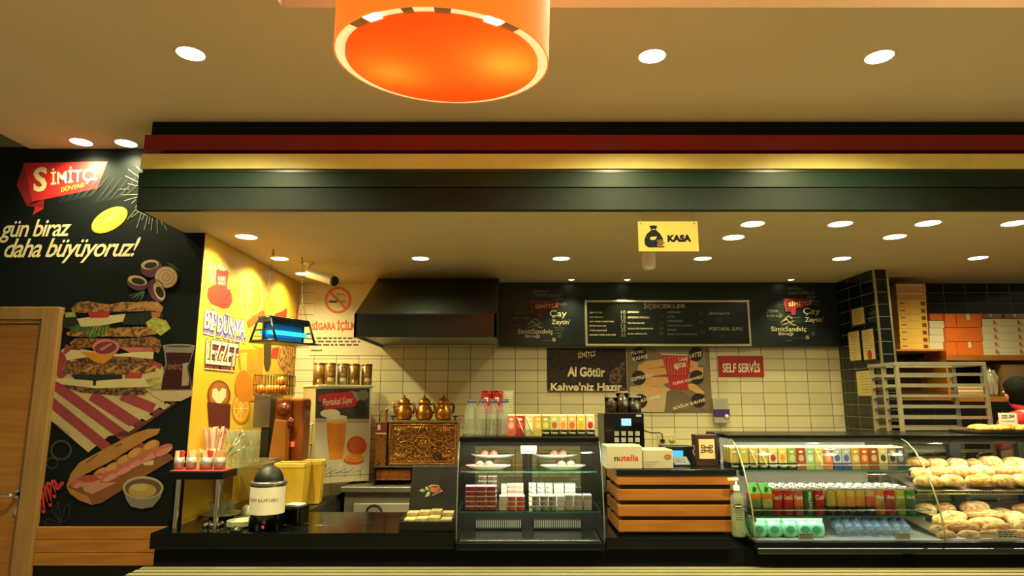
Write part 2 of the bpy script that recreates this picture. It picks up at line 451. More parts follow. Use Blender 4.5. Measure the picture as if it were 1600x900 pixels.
# door in the mural wall, its frame and the plank dado
DX1 = P(97, 480, 3.90).x; DZ1 = P(97, 480, 3.90).z
wf = WOOD('8a6a3f', 'a07d4c', 'z', .5)
f = MB(); f.box(DX1-.105, DX1, 3.885, YM-.001, 0, DZ1); f.box(-3.72, DX1-.105, 3.885, YM-.001, DZ1-.075, DZ1); f.box(-3.825, -3.72, 3.885, YM-.001, 0, DZ1)
f.box(DX1-.125, DX1-.105, 3.90, YM-.001, 0, DZ1-.075); f.box(-3.72, DX1-.125, 3.90, YM-.001, DZ1-.1, DZ1-.075)
dr = MB().box(-3.72, DX1-.13, 3.912, YM-.001, .01, DZ1-.105)
do = dr.build('door_1', WOOD('8f5f26', 'a8722f', 'x', .5, 4)); do['kind'] = 'structure'
f.build('door_frame', wf, do, .003)
h = MB(); hp = P(29, 772, 3.905)
h.cyl((hp.x, 3.912, hp.z), (hp.x, 3.90, hp.z), .026); h.cyl((hp.x, 3.90, hp.z), (hp.x, 3.86, hp.z), .010)
h.tube([(hp.x, 3.86, hp.z), (hp.x-.03, 3.857, hp.z), (hp.x-.08, 3.858, hp.z-.006), (hp.x-.125, 3.86, hp.z+.001)], .009)
hq = P(27, 799, 3.905); h.cyl((hq.x, 3.912, hq.z), (hq.x, 3.903, hq.z), .024)
h.build('door_handle', chrome, do)
zt, zb = P(120, 822, YM).z, P(120, 883, YM).z
for i in range(3):
    a = zb+(zt-zb)*i/3
    struct('trim_%d' % (11+i), MB().box(DX1+.002, XL-.001, YM-.022, YM-.0005, a+.002, a+(zt-zb)/3-.001), WOOD('8c5a20', 'b0752f', 'x', .45), .002)
struct('baseboard_left', MB().box(DX1+.002, XL-.001, YM-.012, YM-.0005, 0, zb), black_gloss)
# ================================================================== downlights
def downlight(name, x, y, z, r, energy, label, group, small=False):
    p = PZ(x, y, z)
    t = thing(name, label, 'ceiling light', (p.x, p.y, z), 0, group)
    MB().lathe([(r, -.0005), (r*1.14, -.003), (r*1.17, 0), (r*1.0, .0)], (p.x, p.y, z), 24).build('rim', M('d9cba6', .4), t)
    d = MB(); n = 24; d.add([(p.x+r*math.cos(2*math.pi*i/n), p.y+r*math.sin(2*math.pi*i/n), z-.0012) for i in range(n)], [tuple(range(n))])
    d.build('lens', EM((1, .93, .72), 9.0), t)
    lamp('SPOT', 'downlight_beam', (p.x, p.y, z-.012), energy*12.5, WARM, .045, t, spot_size=R(150), spot_blend=1.0)
UP = [(298, 84, 'upper ceiling downlight beside the orange drum pendant, on the door side'), (1019, 88, 'upper ceiling downlight between the orange drum pendant and the last upper downlight'),
      (1374, 89, 'upper ceiling downlight furthest from the orange drum pendant'),
      (127, 222, 'downlight at the edge of the upper ceiling above the red banner of the mural'), (197, 224, 'downlight at the upper ceiling edge by the end of the striped bulkhead')]
for x, y, l in UP:
    downlight('downlight', x, y, HIC, .062 if y < 150 else .062, UPPER_W*(1 if y < 150 else .22), 'round '+l, 'downlights in the upper ceiling')
LO = [(385, 370, 'nearest the mural corner above the yellow wall'), (437, 404, 'above the hanging insect lamp'), (474, 428, 'behind the white security camera'),
      (657, 404, 'in front of the black cooker hood'), (877, 404, 'between the hood light and the KASA sign'), (1098, 404, 'just behind the KASA sign, the deeper one'),
      (1146, 371, 'of the close pair beside the KASA sign, the deeper one'), (1176, 350, 'of the close pair beside the KASA sign, next to the bulkhead'),
      (1313, 350, 'next to the bulkhead, second counting from the KASA sign'), (1315, 404, 'in front of the second word circle by the tiled pillar'),
      (1398, 370, 'of the close pair over the bread case, the deeper one'), (1450, 349, 'of the close pair over the bread case, next to the bulkhead'),
      (1528, 403, 'over the boxes on the kitchen shelf'), (1585, 349, 'next to the bulkhead at the picture edge above the person')]
for x, y, l in LO:
    downlight('downlight', x, y, LOWC, .066 if y < 380 else .062, LOWER_W*(2.4 if x < 450 else 1.3 if x < 480 else 2.0 if x > 1500 else 1.), 'round lower ceiling downlight '+l, 'downlights in the lower ceiling')
for x, y, l in [(891, 441, 'above the word circle by the hood'), (976, 441, 'above the drinks menu board'), (1231, 439, 'above the word circle by the pillar')]:
    p = PZ(x, y, LOWC)
    t = thing('small_spotlight', 'tiny ceiling spotlight '+l, 'ceiling light', (p.x, 5.55, LOWC), 0, 'tiny spotlights along the menu wall')
    MB().lathe([(.026, -.0005), (.034, -.004), (.036, 0)], (p.x, 5.55, LOWC), 18).build('rim', tm, t)
    d = MB(); d.add([(p.x+.026*math.cos(i*.5236), 5.55+.026*math.sin(i*.5236), LOWC-.002) for i in range(12)], [tuple(range(12))]); d.build('lens', EM((1, .93, .7), 9.), t)
    lamp('SPOT', 'spot_beam', (p.x, 5.55, LOWC-.02), SPOT_W*12.5*.55, WARM, .02, t, spot_size=R(95), spot_blend=.8)
lamp('AREA', 'tray_strip', (1.9, TY1+.03, HIC+.1), TRAY_W*3, (1., .84, .62), .05, None, (R(-75), 0, 0), shape='RECTANGLE', size_y=.05).data.size = 5.2
# ================================================================== orange drum pendant
D0 = 1.70; LP = P(692, 98, D0); LR = .303
t = thing('drum_pendant_lamp', 'large glowing orange drum pendant lamp with a cream ring and orange underside', 'pendant lamp', LP)
T = Matrix.Translation(LP) @ Matrix.Rotation(R(4.2), 4, 'X') @ Matrix.Rotation(R(1.6), 4, 'Y')
sh_h = HIC+.17-LP.z-.2
shade = LUCENT('ff9a34', .55); disc = LUCENT('ff6426', .75)
m = MB().lathe([(LR, 0), (LR, sh_h), (LR-.004, sh_h), (LR-.004, 0), (LR, 0)], n=72); m.xf(T); m.build('shade', M('f07a20', .7, var=.02, emit=.95), t)
m = MB(); n = 72
prof = [(LR-.003, .0), (LR-.003, .006), (LR-.031, .010), (LR-.031, .004), (LR-.003, 0)]
m.lathe(prof, n=72); m.xf(T); m.build('ring', M('f6dfa0', .5, var=.02, emit=.85), t)
m = MB(); m.lathe([(0.0005, -.008), (LR-.031, -.008), (LR-.031, .006)], n=72); m.xf(T); m.build('diffuser', disc, t)
m = MB(); m.lathe([(0.02, .155), (LR-.006, .155)], n=48); m.xf(T); m.build('inner_plate', M('f0a060', .8), t)
for a in (-58, -121):
    m = MB(); a0 = R(a)
    q = [T @ Vector((math.cos(a0+k*.075)*rr, math.sin(a0+k*.075)*rr, -.0012)) for rr, k in ((LR-.002, -1), (LR-.002, 1), (LR-.03, 1), (LR-.03, -1))]
    m.add(q, [(0, 1, 2, 3)]).build('bulb_gap', EM((.93, .95, 1), 14), t)
for a, w in ((-48, .08), (-131, .09), (-84, .07), (-101, .05)):
    a0 = R(a); q = [T @ Vector((math.cos(a0+k*w)*rr, math.sin(a0+k*w)*rr, -.0008)) for rr, k in ((LR-.002, -1), (LR-.002, 1), (LR-.03, 1), (LR-.03, -1))]
    MB().add(q, [(0, 1, 2, 3)]).build('ring_joint', M('a08a5c', .5), t)
m = MB().cyl(T @ Vector((0, 0, .2)), (LP.x, LP.y, HIC+.17), .008); m.build('cord', ink, t)
m = MB().lathe([(.06, -.03), (.06, 0), (.001, 0)], (LP.x, LP.y, HIC+.17)); m.build('ceiling_cup', M('d8b890', .5), t)
for dx, dy, e in ((-.145, .055, 2.0), (.165, -.015, 3.2)):
    lamp('POINT', 'lamp_bulb', T @ Vector((dx, dy, .085)), e, (1, .62, .3), .05, t)
# ================================================================== mural on the left wall
t = thing('wall_mural', 'dark printed wall mural of stacked sandwiches, tea glass and baguette with a red banner', 'mural', (-2.4, YM-.003, P(120, 822, YM).z))
zt_m, zb_m = HIC-.002, P(120, 821, YM).z
mm = MB().box(-3.6, XL-.0005, YM-.003, YM-.0003, zb_m, LOWC-.002); mm.box(-3.6, XL-.1315, YM-.003, YM-.0003, LOWC-.002, zt_m)
mm.build('backing', M('0b1213', .6, var=.2, scale=1.2, spec=.15), t)
zA, zB, zC, zD = zoom(0, 220, 3.46), zoom(0, 440, 3.75), zoom(0, 660, 3.75), zoom(300, 360, 3.75)
mp0, mn = (0, YM-.003, 0), (0, -1, 0)
RED, DRED, CRM, YEL = M('c0262a', .5), M('8c1a22', .5), M('e8dcae', .6), M('e3c233', .5)
chalk = M('8a8a72', .8)
a = Art(mp0, mn, zA)
a.add([(130, 120), (90, 240), (145, 352), (178, 330)], DRED).add([(145, 352), (238, 318), (236, 366), (200, 360)], DRED).add([(238, 366), (192, 356), (176, 402)], RED)
a.add([(130, 120), (583, 112), (525, 258), (175, 330)], RED)
a.text('S', [(182, 146), (258, 138), (252, 272), (180, 278)], CRM, .03).text('İMİTÇİ', [(275, 150), (530, 124), (527, 226), (276, 254)], CRM, .012)
a.text('DÜNYASI', [(332, 248), (454, 222), (452, 248), (331, 278)], YEL, .02)
a.build('banner', t, 'red folded ribbon banner with cream lettering')
a = Art(mp0, mn, zA)
a.text('gün biraz', [(0, 428), (388, 420), (385, 545), (-4, 552)], CRM, .012, .35, .9).text('daha büyüyoruz!', [(30, 528), (762, 520), (740, 658), (18, 664)], CRM, .012, .35, .9)
a.build('slogan', t, 'cream slanted slogan lettering')
a = Art(mp0, mn, zA)
a.ell(592, 428, 108, 56, M('d9b21e', .5), -30).ell(588, 424, 98, 47, M('ead25a', .5), -30).ell(588, 424, 84, 38, M('d8bc34', .5), -30)
for k in range(8):
    an = k*math.pi/4; u, v = 76*math.cos(an), 33*math.sin(an); cc, ss = math.cos(R(-30)), math.sin(R(-30))
    a.line([(588, 424), (588+u*cc-v*ss, 424+u*ss+v*cc)], 4, M('efe08a', .5))
a.build('lemon_slice', t)
a = Art(mp0, mn, zA)
for seg in [((735, 135), (760, 160)), ((695, 155), (765, 205)), ((678, 190), (760, 230)), ((692, 232), (768, 250)), ((650, 262), (700, 262)), ((655, 293), (757, 290)), ((672, 325), (765, 297)), ((712, 340), (735, 318)),
            ((735, 372), (690, 425)), ((750, 385), (712, 412)), ((765, 392), (740, 470)), ((782, 396), (768, 430)), ((800, 402), (780, 482)), ((812, 408), (805, 450)), ((826, 412), (818, 486)), ((850, 420), (852, 500)), ((870, 430), (880, 455)), ((890, 455), (902, 486))]:
    a.line(seg, 3, chalk)
a.line([(768, 292), (735, 360), (740, 378), (790, 402), (850, 418)], 3, chalk).line([(772, 300), (742, 358), (790, 394), (840, 408)], 2, chalk)
for k in range(26):
    x = 300+k*15; a.line([(x, 300+((k*37) % 40)), (x+90, 250-((k*23) % 60))], 1.6, M('2b3230', .8))
a.build('chalk_rays', t)
a = Art(mp0, mn, zA)
on_o, on_i, on_d = M('5b2f49', .5), M('b9a27a', .5), M('151a1c', .5)
for cx, cy, rx, ry, ro in ((820, 690, 58, 48, -10), (745, 768, 58, 40, 15), (850, 810, 40, 62, -25)):
    a.ell(cx, cy, rx, ry, on_o, ro)
for cx, cy, rx, ry, ro in ((812, 670, 48, 26, -8), (745, 756, 52, 26, 12), (862, 815, 26, 50, -25)):
    a.ell(cx, cy, rx, ry, on_i, ro).ell(cx+4, cy+4, rx*.72, ry*.66, on_d, ro)
for r_, m_ in ((62, M('a8836a', .5)), (56, M('c9ac86', .5)), (44, M('a8836a', .5)), (38, M('cdb28c', .5)), (26, M('a8836a', .5)), (20, M('c8a47e', .5))):
    a.ell(900, 738, r_, r_*.95, m_)
a.ring(850, 810, 44, 66, 5, on_o, -25)
for k in range(7): a.line([(785, 812), (700+k*12, 838+((k*17) % 30))], 3, M('4a6a46', .6)); 
for k in range(5): a.line([(905, 660), (940+k*9, 672+k*9)], 2.5, M('3d5138', .6))
a.build('onion_rings', t)
# tower of seeded bread rings
DIM = .80
BR1, BR2, BR3 = SPECK('5a3312', 'b57c35', 55), SPECK('452208', 'a06a2c', 60), SPECK('2a160a', '8a5a2a', 55)
LET, LET2, CHE, TOM, HAM, DK = M('a8ad52', .5, var=.25, scale=40), M('44602c', .5, var=.4, scale=40), M('d8c890', .5), M('b8352a', .4), M('c4685e', .4, var=.15), M('0b0f0f', .5)
a = Art(mp0, mn, zB)
a.add([(330, 425), (400, 375), (960, 500), (965, 720), (690, 895), (640, 905), (520, 1000), (275, 790)], M('c9b583', .6))
for (x0, y0, x1, y1, w) in ((330, 425, 420, 520, 70), (312, 480, 380, 560, 55), (305, 590, 860, 1000, 62), (295, 700, 700, 1030, 60), (540, 665, 800, 835, 66), (715, 665, 905, 745, 62), (380, 395, 470, 420, 55), (880, 470, 950, 500, 30)):
    dx, dy = x1-x0, y1-y0; l = math.hypot(dx, dy); nx, ny = -dy/l*w/2, dx/l*w/2
    a.add([(x0+nx, y0+ny), (x0-nx, y0-ny), (x1-nx, y1-ny), (x1+nx, y1+ny)], M('9c3844', .6))
a.add([(820, 830), (1000, 712), (1040, 712), (760, 905), (660, 905)], M('571e28', .6))
for k in range(6):
    x = 730+k*52; y = 868-k*33; a.add([(x, y), (x+40, y-25), (x+66, y-12), (x+26, y+14)], M('bfae84', .6) if k % 2 == 0 else M('742b35', .6))
a.line([(275, 795), (420, 900)], 4, M('8a7a68', .6))
a.build('striped_cloth', t, 'red and cream striped printed cloth')
a = Art(mp0, mn, zB)
a.add([(350, 585), (900, 620), (850, 665), (690, 668), (480, 650), (400, 625)], BR3).add([(310, 570), (420, 565), (600, 575), (860, 562), (935, 590), (935, 615), (560, 625), (360, 600)], CHE)
a.add([(850, 570), (935, 560), (965, 610), (880, 620)], M('a9a05a', .5, var=.3, scale=30))
a.add([(420, 545), (560, 535), (720, 545), (720, 570), (560, 582), (440, 572)], M('182418', .4)).add([(730, 535), (840, 532), (832, 568), (740, 568)], TOM).add([(550, 570), (568, 570), (566, 610), (548, 608)], DK)
a.add([(365, 510), (385, 480), (440, 465), (560, 480), (700, 470), (860, 480), (920, 500), (915, 525), (850, 538), (700, 545), (520, 545), (390, 540)], BR2)
for x in (490, 620, 770, 850): a.add([(x, 525), (x+55, 492), (x+75, 492), (x+20, 532)], M('c08a46', .6))
a.add([(440, 455), (520, 420), (700, 430), (890, 440), (910, 475), (760, 480), (560, 482), (460, 470)], BR3)
a.add([(385, 430), (420, 400), (560, 410), (700, 425), (850, 405), (905, 415), (900, 455), (760, 440), (560, 435), (395, 462)], CHE)
a.add([(470, 412), (690, 420), (610, 485), (560, 470)], M('d68a24', .45)).add([(700, 385), (900, 385), (920, 410), (760, 415)], HAM)
a.add([(412, 360), (450, 332), (600, 335), (760, 335), (900, 322), (945, 345), (950, 385), (930, 425), (900, 400), (880, 380), (700, 385), (520, 388), (430, 392)], BR2)
a.ell(625, 385, 78, 46, M('cf7f74', .4)).ell(622, 388, 66, 36, M('7b2f3a', .4), -8).add([(585, 395), (650, 360), (665, 366), (600, 408)], M('bf6f6c', .4))
a.add([(390, 300), (440, 285), (520, 278), (700, 270), (850, 265), (930, 275), (940, 305), (820, 325), (640, 322), (480, 325), (400, 318)], BR1)
for x in (440, 560, 700, 790): a.add([(x, 310), (x+60, 278), (x+80, 278), (x+24, 318)], M('b88442', .6))
a.add([(350, 195), (455, 190), (470, 270), (420, 290), (365, 260)], M('11180f', .5)).add([(385, 182), (445, 180), (448, 208), (390, 210)], LET)
a.add([(410, 270), (470, 250), (650, 255), (640, 290), (590, 318), (540, 335), (505, 320), (530, 290), (430, 300)], LET2)
for k in range(5): a.line([(560+k*18, 262), (530+k*24, 322-k*4)], 4, LET)
a.add([(720, 195), (900, 175), (960, 190), (960, 260), (720, 250)], M('151f14', .5, var=.5, scale=40))
a.add([(858, 240), (905, 208), (980, 230), (1004, 275), (945, 318), (905, 285), (870, 270)], LET)
a.add([(455, 218), (520, 210), (740, 190), (725, 235), (600, 258), (480, 266)], CHE).add([(520, 180), (650, 178), (640, 212), (530, 214)], TOM).add([(890, 180), (945, 182), (940, 210), (895, 210)], M('b86a3a', .5))
a.add([(422, 160), (455, 122), (520, 116), (590, 128), (650, 135), (720, 120), (780, 122), (860, 115), (930, 120), (962, 150), (950, 182), (880, 172), (800, 175), (740, 178), (620, 176), (500, 184), (430, 180)], BR1)
a.add([(735, 170), (800, 125), (930, 122), (960, 150), (945, 178), (840, 150)], M('b58446', .6, var=.2, scale=60))
a.build('sandwich_stack', t)
a = Art(mp0, mn, zB)
a.add([(850, 622), (1134, 630), (1130, 668), (1065, 700), (960, 702), (905, 672)], M('c4ab88', .5)).add([(850, 622), (1134, 630), (1120, 640), (900, 642)], M('9c7c62', .5))
a.add([(957, 372), (1147, 376), (1132, 430), (1108, 500), (1120, 570), (1132, 632), (945, 634), (955, 560), (975, 480), (968, 425)], M('8a7f74', .3))
a.add([(975, 415), (1130, 418), (1106, 500), (1118, 570), (1125, 632), (948, 634), (960, 560), (982, 480)], M('3a0f14', .3))
a.add([(1075, 480), (1110, 474), (1100, 500), (1112, 570), (1108, 608), (1068, 612)], M('a88c80', .3)).ell(1052, 378, 92, 11, M('a9a39a', .3)).ell(1052, 380, 80, 7, M('4a4a48', .3))
a.text('SİMİTÇİ', [(985, 480), (1080, 478), (1080, 520), (985, 522)], M('9a6a5c', .5), .012)
a.build('tea_glass', t, 'printed tulip tea glass on a saucer')
a = Art(mp0, mn, zC)
CRUST = M('c08a45', .6, c2='a9702f', var=.1, scale=7)
a.add([(395, 370), (420, 300), (470, 235), (560, 185), (690, 115), (800, 60), (870, 38), (945, 36), (930, 68), (870, 95), (640, 235), (470, 320), (430, 350), (400, 385)], CRUST)
a.add([(395, 375), (440, 345), (640, 300), (860, 120), (1010, 190), (1020, 215), (860, 310), (600, 470), (545, 482), (480, 455), (420, 420)], M('9a5e2c', .6, c2='7a4420', scale=6))
a.add([(395, 378), (520, 430), (545, 482), (470, 455), (415, 415)], CRUST)
for k, (x, y) in enumerate(((600, 300), (665, 270), (735, 225), (800, 185), (890, 140))):
    a.ell(x, y, 55, 32, M('b57a34', .5), -30).ell(x-6, y-8, 42, 20, M('cf9a4a', .5), -30)
for k, (x, y) in enumerate(((480, 345), (560, 330), (650, 310), (730, 270), (800, 230), (880, 190), (960, 160))):
    a.ell(x, y, 62, 26, HAM, -28).ell(x+8, y+10, 55, 16, M('d98a7c', .4), -28)
a.add([(455, 330), (530, 305), (600, 330), (520, 360)], M('b5482c', .5)).add([(840, 235), (905, 220), (905, 248), (850, 250)], CHE).add([(480, 350), (690, 350), (545, 420), (500, 400)], M('c98a6c', .5))
for p in (((510, 235), (580, 185)), ((680, 140), (720, 125))): a.line(p, 6, M('6e4418', .6))
a.build('baguette', t)
a = Art(mp0, mn, zC)
a.add([(725, 385), (962, 385), (945, 440), (900, 495), (830, 504), (770, 490), (745, 450)], M('8c8478', .3)).ell(844, 382, 120, 68, M('b9aa8c', .3)).ell(844, 384, 106, 56, M('6a5030', .4)).ell(840, 398, 82, 42, M('bfa052', .5)).ell(820, 380, 50, 22, M('cdb672', .5))
a.build('sauce_bowl', t)
a = Art(mp0, mn, zC)
for r_ in ((62, 60), (56, 52)): a.ring(365, 162, r_[0], r_[1], 4, M('4a5258', .7))
a.ring(313, 237, 35, 33, 4, M('4a5258', .7))
a.build('chalk_rings', t)
a = Art(mp0, mn, zC)
lf = M('2e3a42', .8)
for pts in (((360, 590), (290, 560), (262, 590), (360, 598)), ((360, 590), (310, 510), (350, 460), (362, 580)), ((362, 585), (390, 490), (418, 472), (410, 560), (366, 590)), ((355, 470), (330, 520), (358, 575))): a.line(list(pts), 3, lf)
a.build('chalk_leaf', t)
a = Art(mp0, mn, zC)
pts = [(215, 550), (222, 430), (230, 400), (262, 520), (248, 375), (258, 370), (300, 480), (285, 360), (292, 358), (330, 430), (318, 345), (325, 345), (345, 395), (375, 355)]
pts = [(205+0, 560), (222, 545), (215, 420), (228, 415), (262, 520), (252, 375), (262, 372), (302, 482), (286, 358), (296, 358), (326, 432), (316, 345), (326, 345), (345, 385), (372, 355)]
a.line(pts, 22, M('cf3a34', .5))
for p in pts: a.ell(p[0], p[1], 11, 11, M('cf3a34', .5), n=12)
a.build('sauce_squiggle', t, 'red zigzag sauce squiggle')
DIM = 1.
# ================================================================== print on the yellow side wall
t = thing('yellow_wall_print', 'yellow printed wall panel with drinks and breads, lettered BI DUNYA LEZZET', 'mural', (XL+.003, 4.8, 1.0))
MB().box(XL+.0003, XL+.003, YM+.001, YB-.001, CTOP, LOWC-.002).build('backing', M('e3b93a', .5, c2='d8a626', var=.08, scale=2.5), t)
yp, yn = (XL+.003, 0, 0), (1, 0, 0)
a = Art(yp, yn, zD)
PUR, BLU, MAR = M('7a5fb0', .5), M('b8c4d8', .5), M('7c1f22', .5)
RD2 = M('cf2a18', .5)
a.add([(88, 390), (92, 340), (130, 315), (200, 330), (232, 370), (236, 420), (215, 455), (180, 460), (110, 430)], RD2)
a.add([(135, 240), (150, 225), (205, 232), (214, 250), (205, 330), (200, 420), (150, 400), (140, 330)], RD2).ell(182, 215, 28, 22, M('c8c0a0', .5)).ell(182, 213, 20, 14, M('b0a060', .5))
a.ring(122, 245, 18, 55, 5, M('e6d690', .5)).line([(225, 345), (190, 412)], 7, ink)
a.text('CAFE', [(152, 268), (196, 272), (194, 298), (152, 292)], CRM, .03).text('SİMİTÇİ', [(152, 296), (196, 300), (194, 324), (152, 318)], CRM, .01)
a.build('red_coffee_pot', t)
a = Art(yp, yn, zD)
a.ell(347, 385, 66, 132, M('e6cf70', .5), 3).ell(347, 385, 60, 124, M('cf9a30', .5), 3).ell(350, 400, 48, 108, SPECK('c06a10', 'e3a83a', 22), 3)
for k in range(7): a.ell(335+(k % 2)*30, 320+k*27, 26, 22, M('d88a1e' if k % 2 else 'e6a93c', .5, var=.15, scale=30))
a.ring(350, 400, 50, 110, 5, M('9a5a14', .5), 3); a.add([(320, 530), (420, 460), (430, 500), (330, 575)], M('d4501c', .5))
a.build('round_pastry', t)
a = Art(yp, yn, zD)
for pts in (((482, 490), (530, 470), (558, 452), (552, 500), (560, 520), (520, 515), (490, 505)), ((470, 690), (530, 680), (524, 715), (500, 752), (462, 745)), ((610, 470), (640, 380), (655, 480), (650, 560), (612, 550))): a.add(list(pts), RD2)
a.add([(420, 640), (464, 640), (462, 780), (450, 825), (432, 825), (420, 780)], M('3a2410', .5)).add([(340, 640), (400, 650), (405, 690), (365, 680)], M('b4b832', .5))
a.ell(560, 740, 60, 90, SPECK('7a4a14', 'd8a04a', 30)); a.ell(590, 800, 50, 80, SPECK('7a4a14', 'd8a04a', 30)); a.ell(630, 700, 34, 70, SPECK('7a4a14', 'c8903a', 30))
a.add([(268, 700), (415, 690), (410, 1000), (300, 1000)], M('d68a10', .4, var=.1)).add([(280, 720), (320, 715), (318, 990), (300, 990)], M('e8b040', .4))
a.build('bread_and_juice', t)
zE = zoom(220, 560, 3.0)
a = Art(yp, yn, zE)
a.ell(365, 172, 54, 70, M('7a3a14', .5)).ell(365, 170, 46, 60, M('a8602a', .5)).add([(365, 222), (332, 180), (335, 145), (352, 138), (366, 158), (380, 138), (398, 146), (398, 180)], M('e8d0a0', .5)).add([(310, 205), (420, 215), (415, 330), (318, 320)], M('5a1c14', .5))
a.build('latte_cup', t); a = Art(yp, yn, zE)
a.ell(470, 235, 44, 70, M('d8880c', .5)).ell(468, 235, 36, 58, M('efc060', .5)).ell(468, 235, 31, 51, M('e09418', .5))
for k in range(8): a.line([(468, 235), (468+30*math.cos(k*.785), 235+48*math.sin(k*.785))], 2.5, M('f2d080', .5))
a.ell(480, 130, 40, 75, M('cf7a10', .5)); a.build('orange_slices', t); a = Art(yp, yn, zE); a.ring(275, 595, 62, 36, 8, M('c8a880', .5)).line([(430, 330), (424, 480)], 3, M('b47a10', .5))
a.build('cup_outline', t)
a = Art(yp, yn, zD)
q1, q2, q3 = [(78, 422), (145, 448), (138, 598), (64, 578)], [(150, 464), (318, 504), (312, 638), (140, 602)], [(80, 632), (274, 666), (260, 804), (72, 786)]
sh = lambda q, d: [(x, y+d) for x, y in q]
for s_, q, c_ in (("Bİ'", q1, PUR), ('DÜNYA', q2, PUR), ('LEZZET', q3, MAR)): a.text(s_, sh(q, 26), M('f0e6c0', .5), .10).text(s_, sh(q, 20), c_, .07).text(s_, sh(q, 8), c_, .07)
a.text("Bİ'", q1, ink, .06).text('DÜNYA', q2, ink, .055)
a.text("Bİ'", [(80, 424), (143, 450), (136, 590), (67, 572)], M('f4ecc8', .5), .02).text('DÜNYA', [(153, 468), (314, 508), (308, 630), (144, 596)], BLU, .015)
a.text('LEZZET', [(80, 630), (274, 664), (260, 806), (72, 788)], ink, .055).text('LEZZET', [(83, 636), (270, 668), (257, 798), (76, 780)], M('f4ecc8', .5), .015)
a.build('slogan', t, 'large cream and lilac block lettering outlined in black')
# ================================================================== counter, tray rail, back worktops
def cyltext(body, c, r, z0, z1, a0, a1, bold=0., vertical=False):
    """lettering wrapped round an upright cylinder; angles in degrees, -90 faces the camera"""
    vs, fs, _ = textmesh(body, bold); m = MB(); m.flat = True; pts = []
    for u, v in vs:
        if vertical: u, v = 1-v, u
        t = R(a0+(a1-a0)*u); pts.append((c[0]+r*math.cos(t), c[1]+r*math.sin(t), z0+(z1-z0)*v))
    return m.add(pts, fs)
def flattext(m, body, x0, x1, y, z0, z1, mi=0, bold=0., shear=0.):
    vs, fs, _ = textmesh(body, bold, shear)
    m.add([(x0+(x1-x0)*u, y, z0+(z1-z0)*v) for u, v in vs], fs, mi); return m
XC0, XC1 = -.305, .505            # the small cake case
XD0 = 1.20                        # start of the long case
ct = thing('service_counter', 'long black service counter running under the glass cases and the till', 'counter', (.8, 3.72, 0))
MB().box(-1.97, 4.2, 3.72, 3.92, 0, .785).box(XL+.004, 4.2, 3.92, 4.34, 0, .785).build('body', M('060b0c', .6, var=.1, spec=.12), ct)
wt = MB().box(-1.985, XC0-.01, 3.69, 3.905, .785, CTOP); wt.box(XL+.004, XC0-.01, 3.905, 4.35, .785, CTOP); wt.box(XL+.004, -1.33, 4.35, YB-.002, .83, CTOP)
wt.build('worktop', black_top, ct, .004)
MB().box(XC1+.01, XD0+.0, 3.69, 4.35, .785, .845).build('till_worktop', black_top, ct, .004)
MB().box(XL+.004, -1.34, 4.36, YB-.002, 0, .83).build('wing_cabinet', M('2c2a22', .5), ct)
rail = thing('tray_rail', 'cream slatted tray rail along the counter front', 'tray rail', (1, 3.55, .66))
for i in range(5):
    y = 3.655-.062*i; z = .700
    MB().box(-2.0, 4.2, y-.019, y+.019, z-.022, z).build('slat', M('7c7858', .5, var=.04, spec=.2), rail, .003)
for x in (-1.7, -.4, .9, 2.2, 3.5): MB().box(x-.02, x+.02, 3.37, 3.719, .640, .678).build('bracket', dark_steel, rail)
bc = thing('back_worktop', 'steel and black worktop along the tiled wall behind the counter', 'worktop', (.8, 5.4, 0))
MB().box(-1.32, XR-.01, 5.12, YB-.002, .885, .925).build('top', steel, bc, .003)
MB().box(-.66, XR-.01, 5.16, YB-.002, 0, .885).build('cabinet', charcoal, bc)
uf = thing('undercounter_fridge', 'stainless undercounter fridge under the copper urn', 'fridge', (-.96, 5.4, 0))
MB().box(-1.30, -.67, 5.17, YB-.004, .0, .884).build('body', M('8c887a', .4, .5), uf, .003)
MB().box(-1.22, -.69, 5.14, 5.169, .1, .80).build('door', M('b4b09e', .4, .5), uf, .004)
m = MB().tube([(-1.06+.06*math.cos(i*.5236), 5.135, .73+.06*math.sin(i*.5236)) for i in range(12)], .008, closed=True); m.build('ring_latch', ink, uf)
# ------------------------------------------------------------------ stand on the counter at the yellow wall
SZ = 1.19
st = thing('serving_stand', 'black raised shelf on chrome posts at the yellow wall', 'shelf', (-1.78, 4.1, CTOP))
MB().box(-1.945, -1.628, 3.725, YM-.006, SZ-.042, SZ).build('front_board', black_gloss, st, .003)
MB().box(XL+.006, -1.628, YM-.006, 4.62, SZ-.042, SZ).build('back_board', M('8f8d76', .15, .6), st)
for x, y in ((-1.89, 3.765), (-1.665, 3.765), (-1.89, 4.32), (-1.665, 4.56)):
    MB().cyl((x, y, CTOP), (x, y, SZ-.042), .0135).build('post', chrome, st)
tray = MB().box(-1.935, -1.632, 3.74, 3.90, SZ+.0005, SZ+.006); tray = tray.build('serving_tray', M('a8302c', .4), None, .002)
tag(tray, 'flat red tray under the metal sachet tins', 'tray')
sach = [M('d9532f', .5), M('e8d9b0', .5), M('cf3f3a', .5), M('e39a6a', .5)]
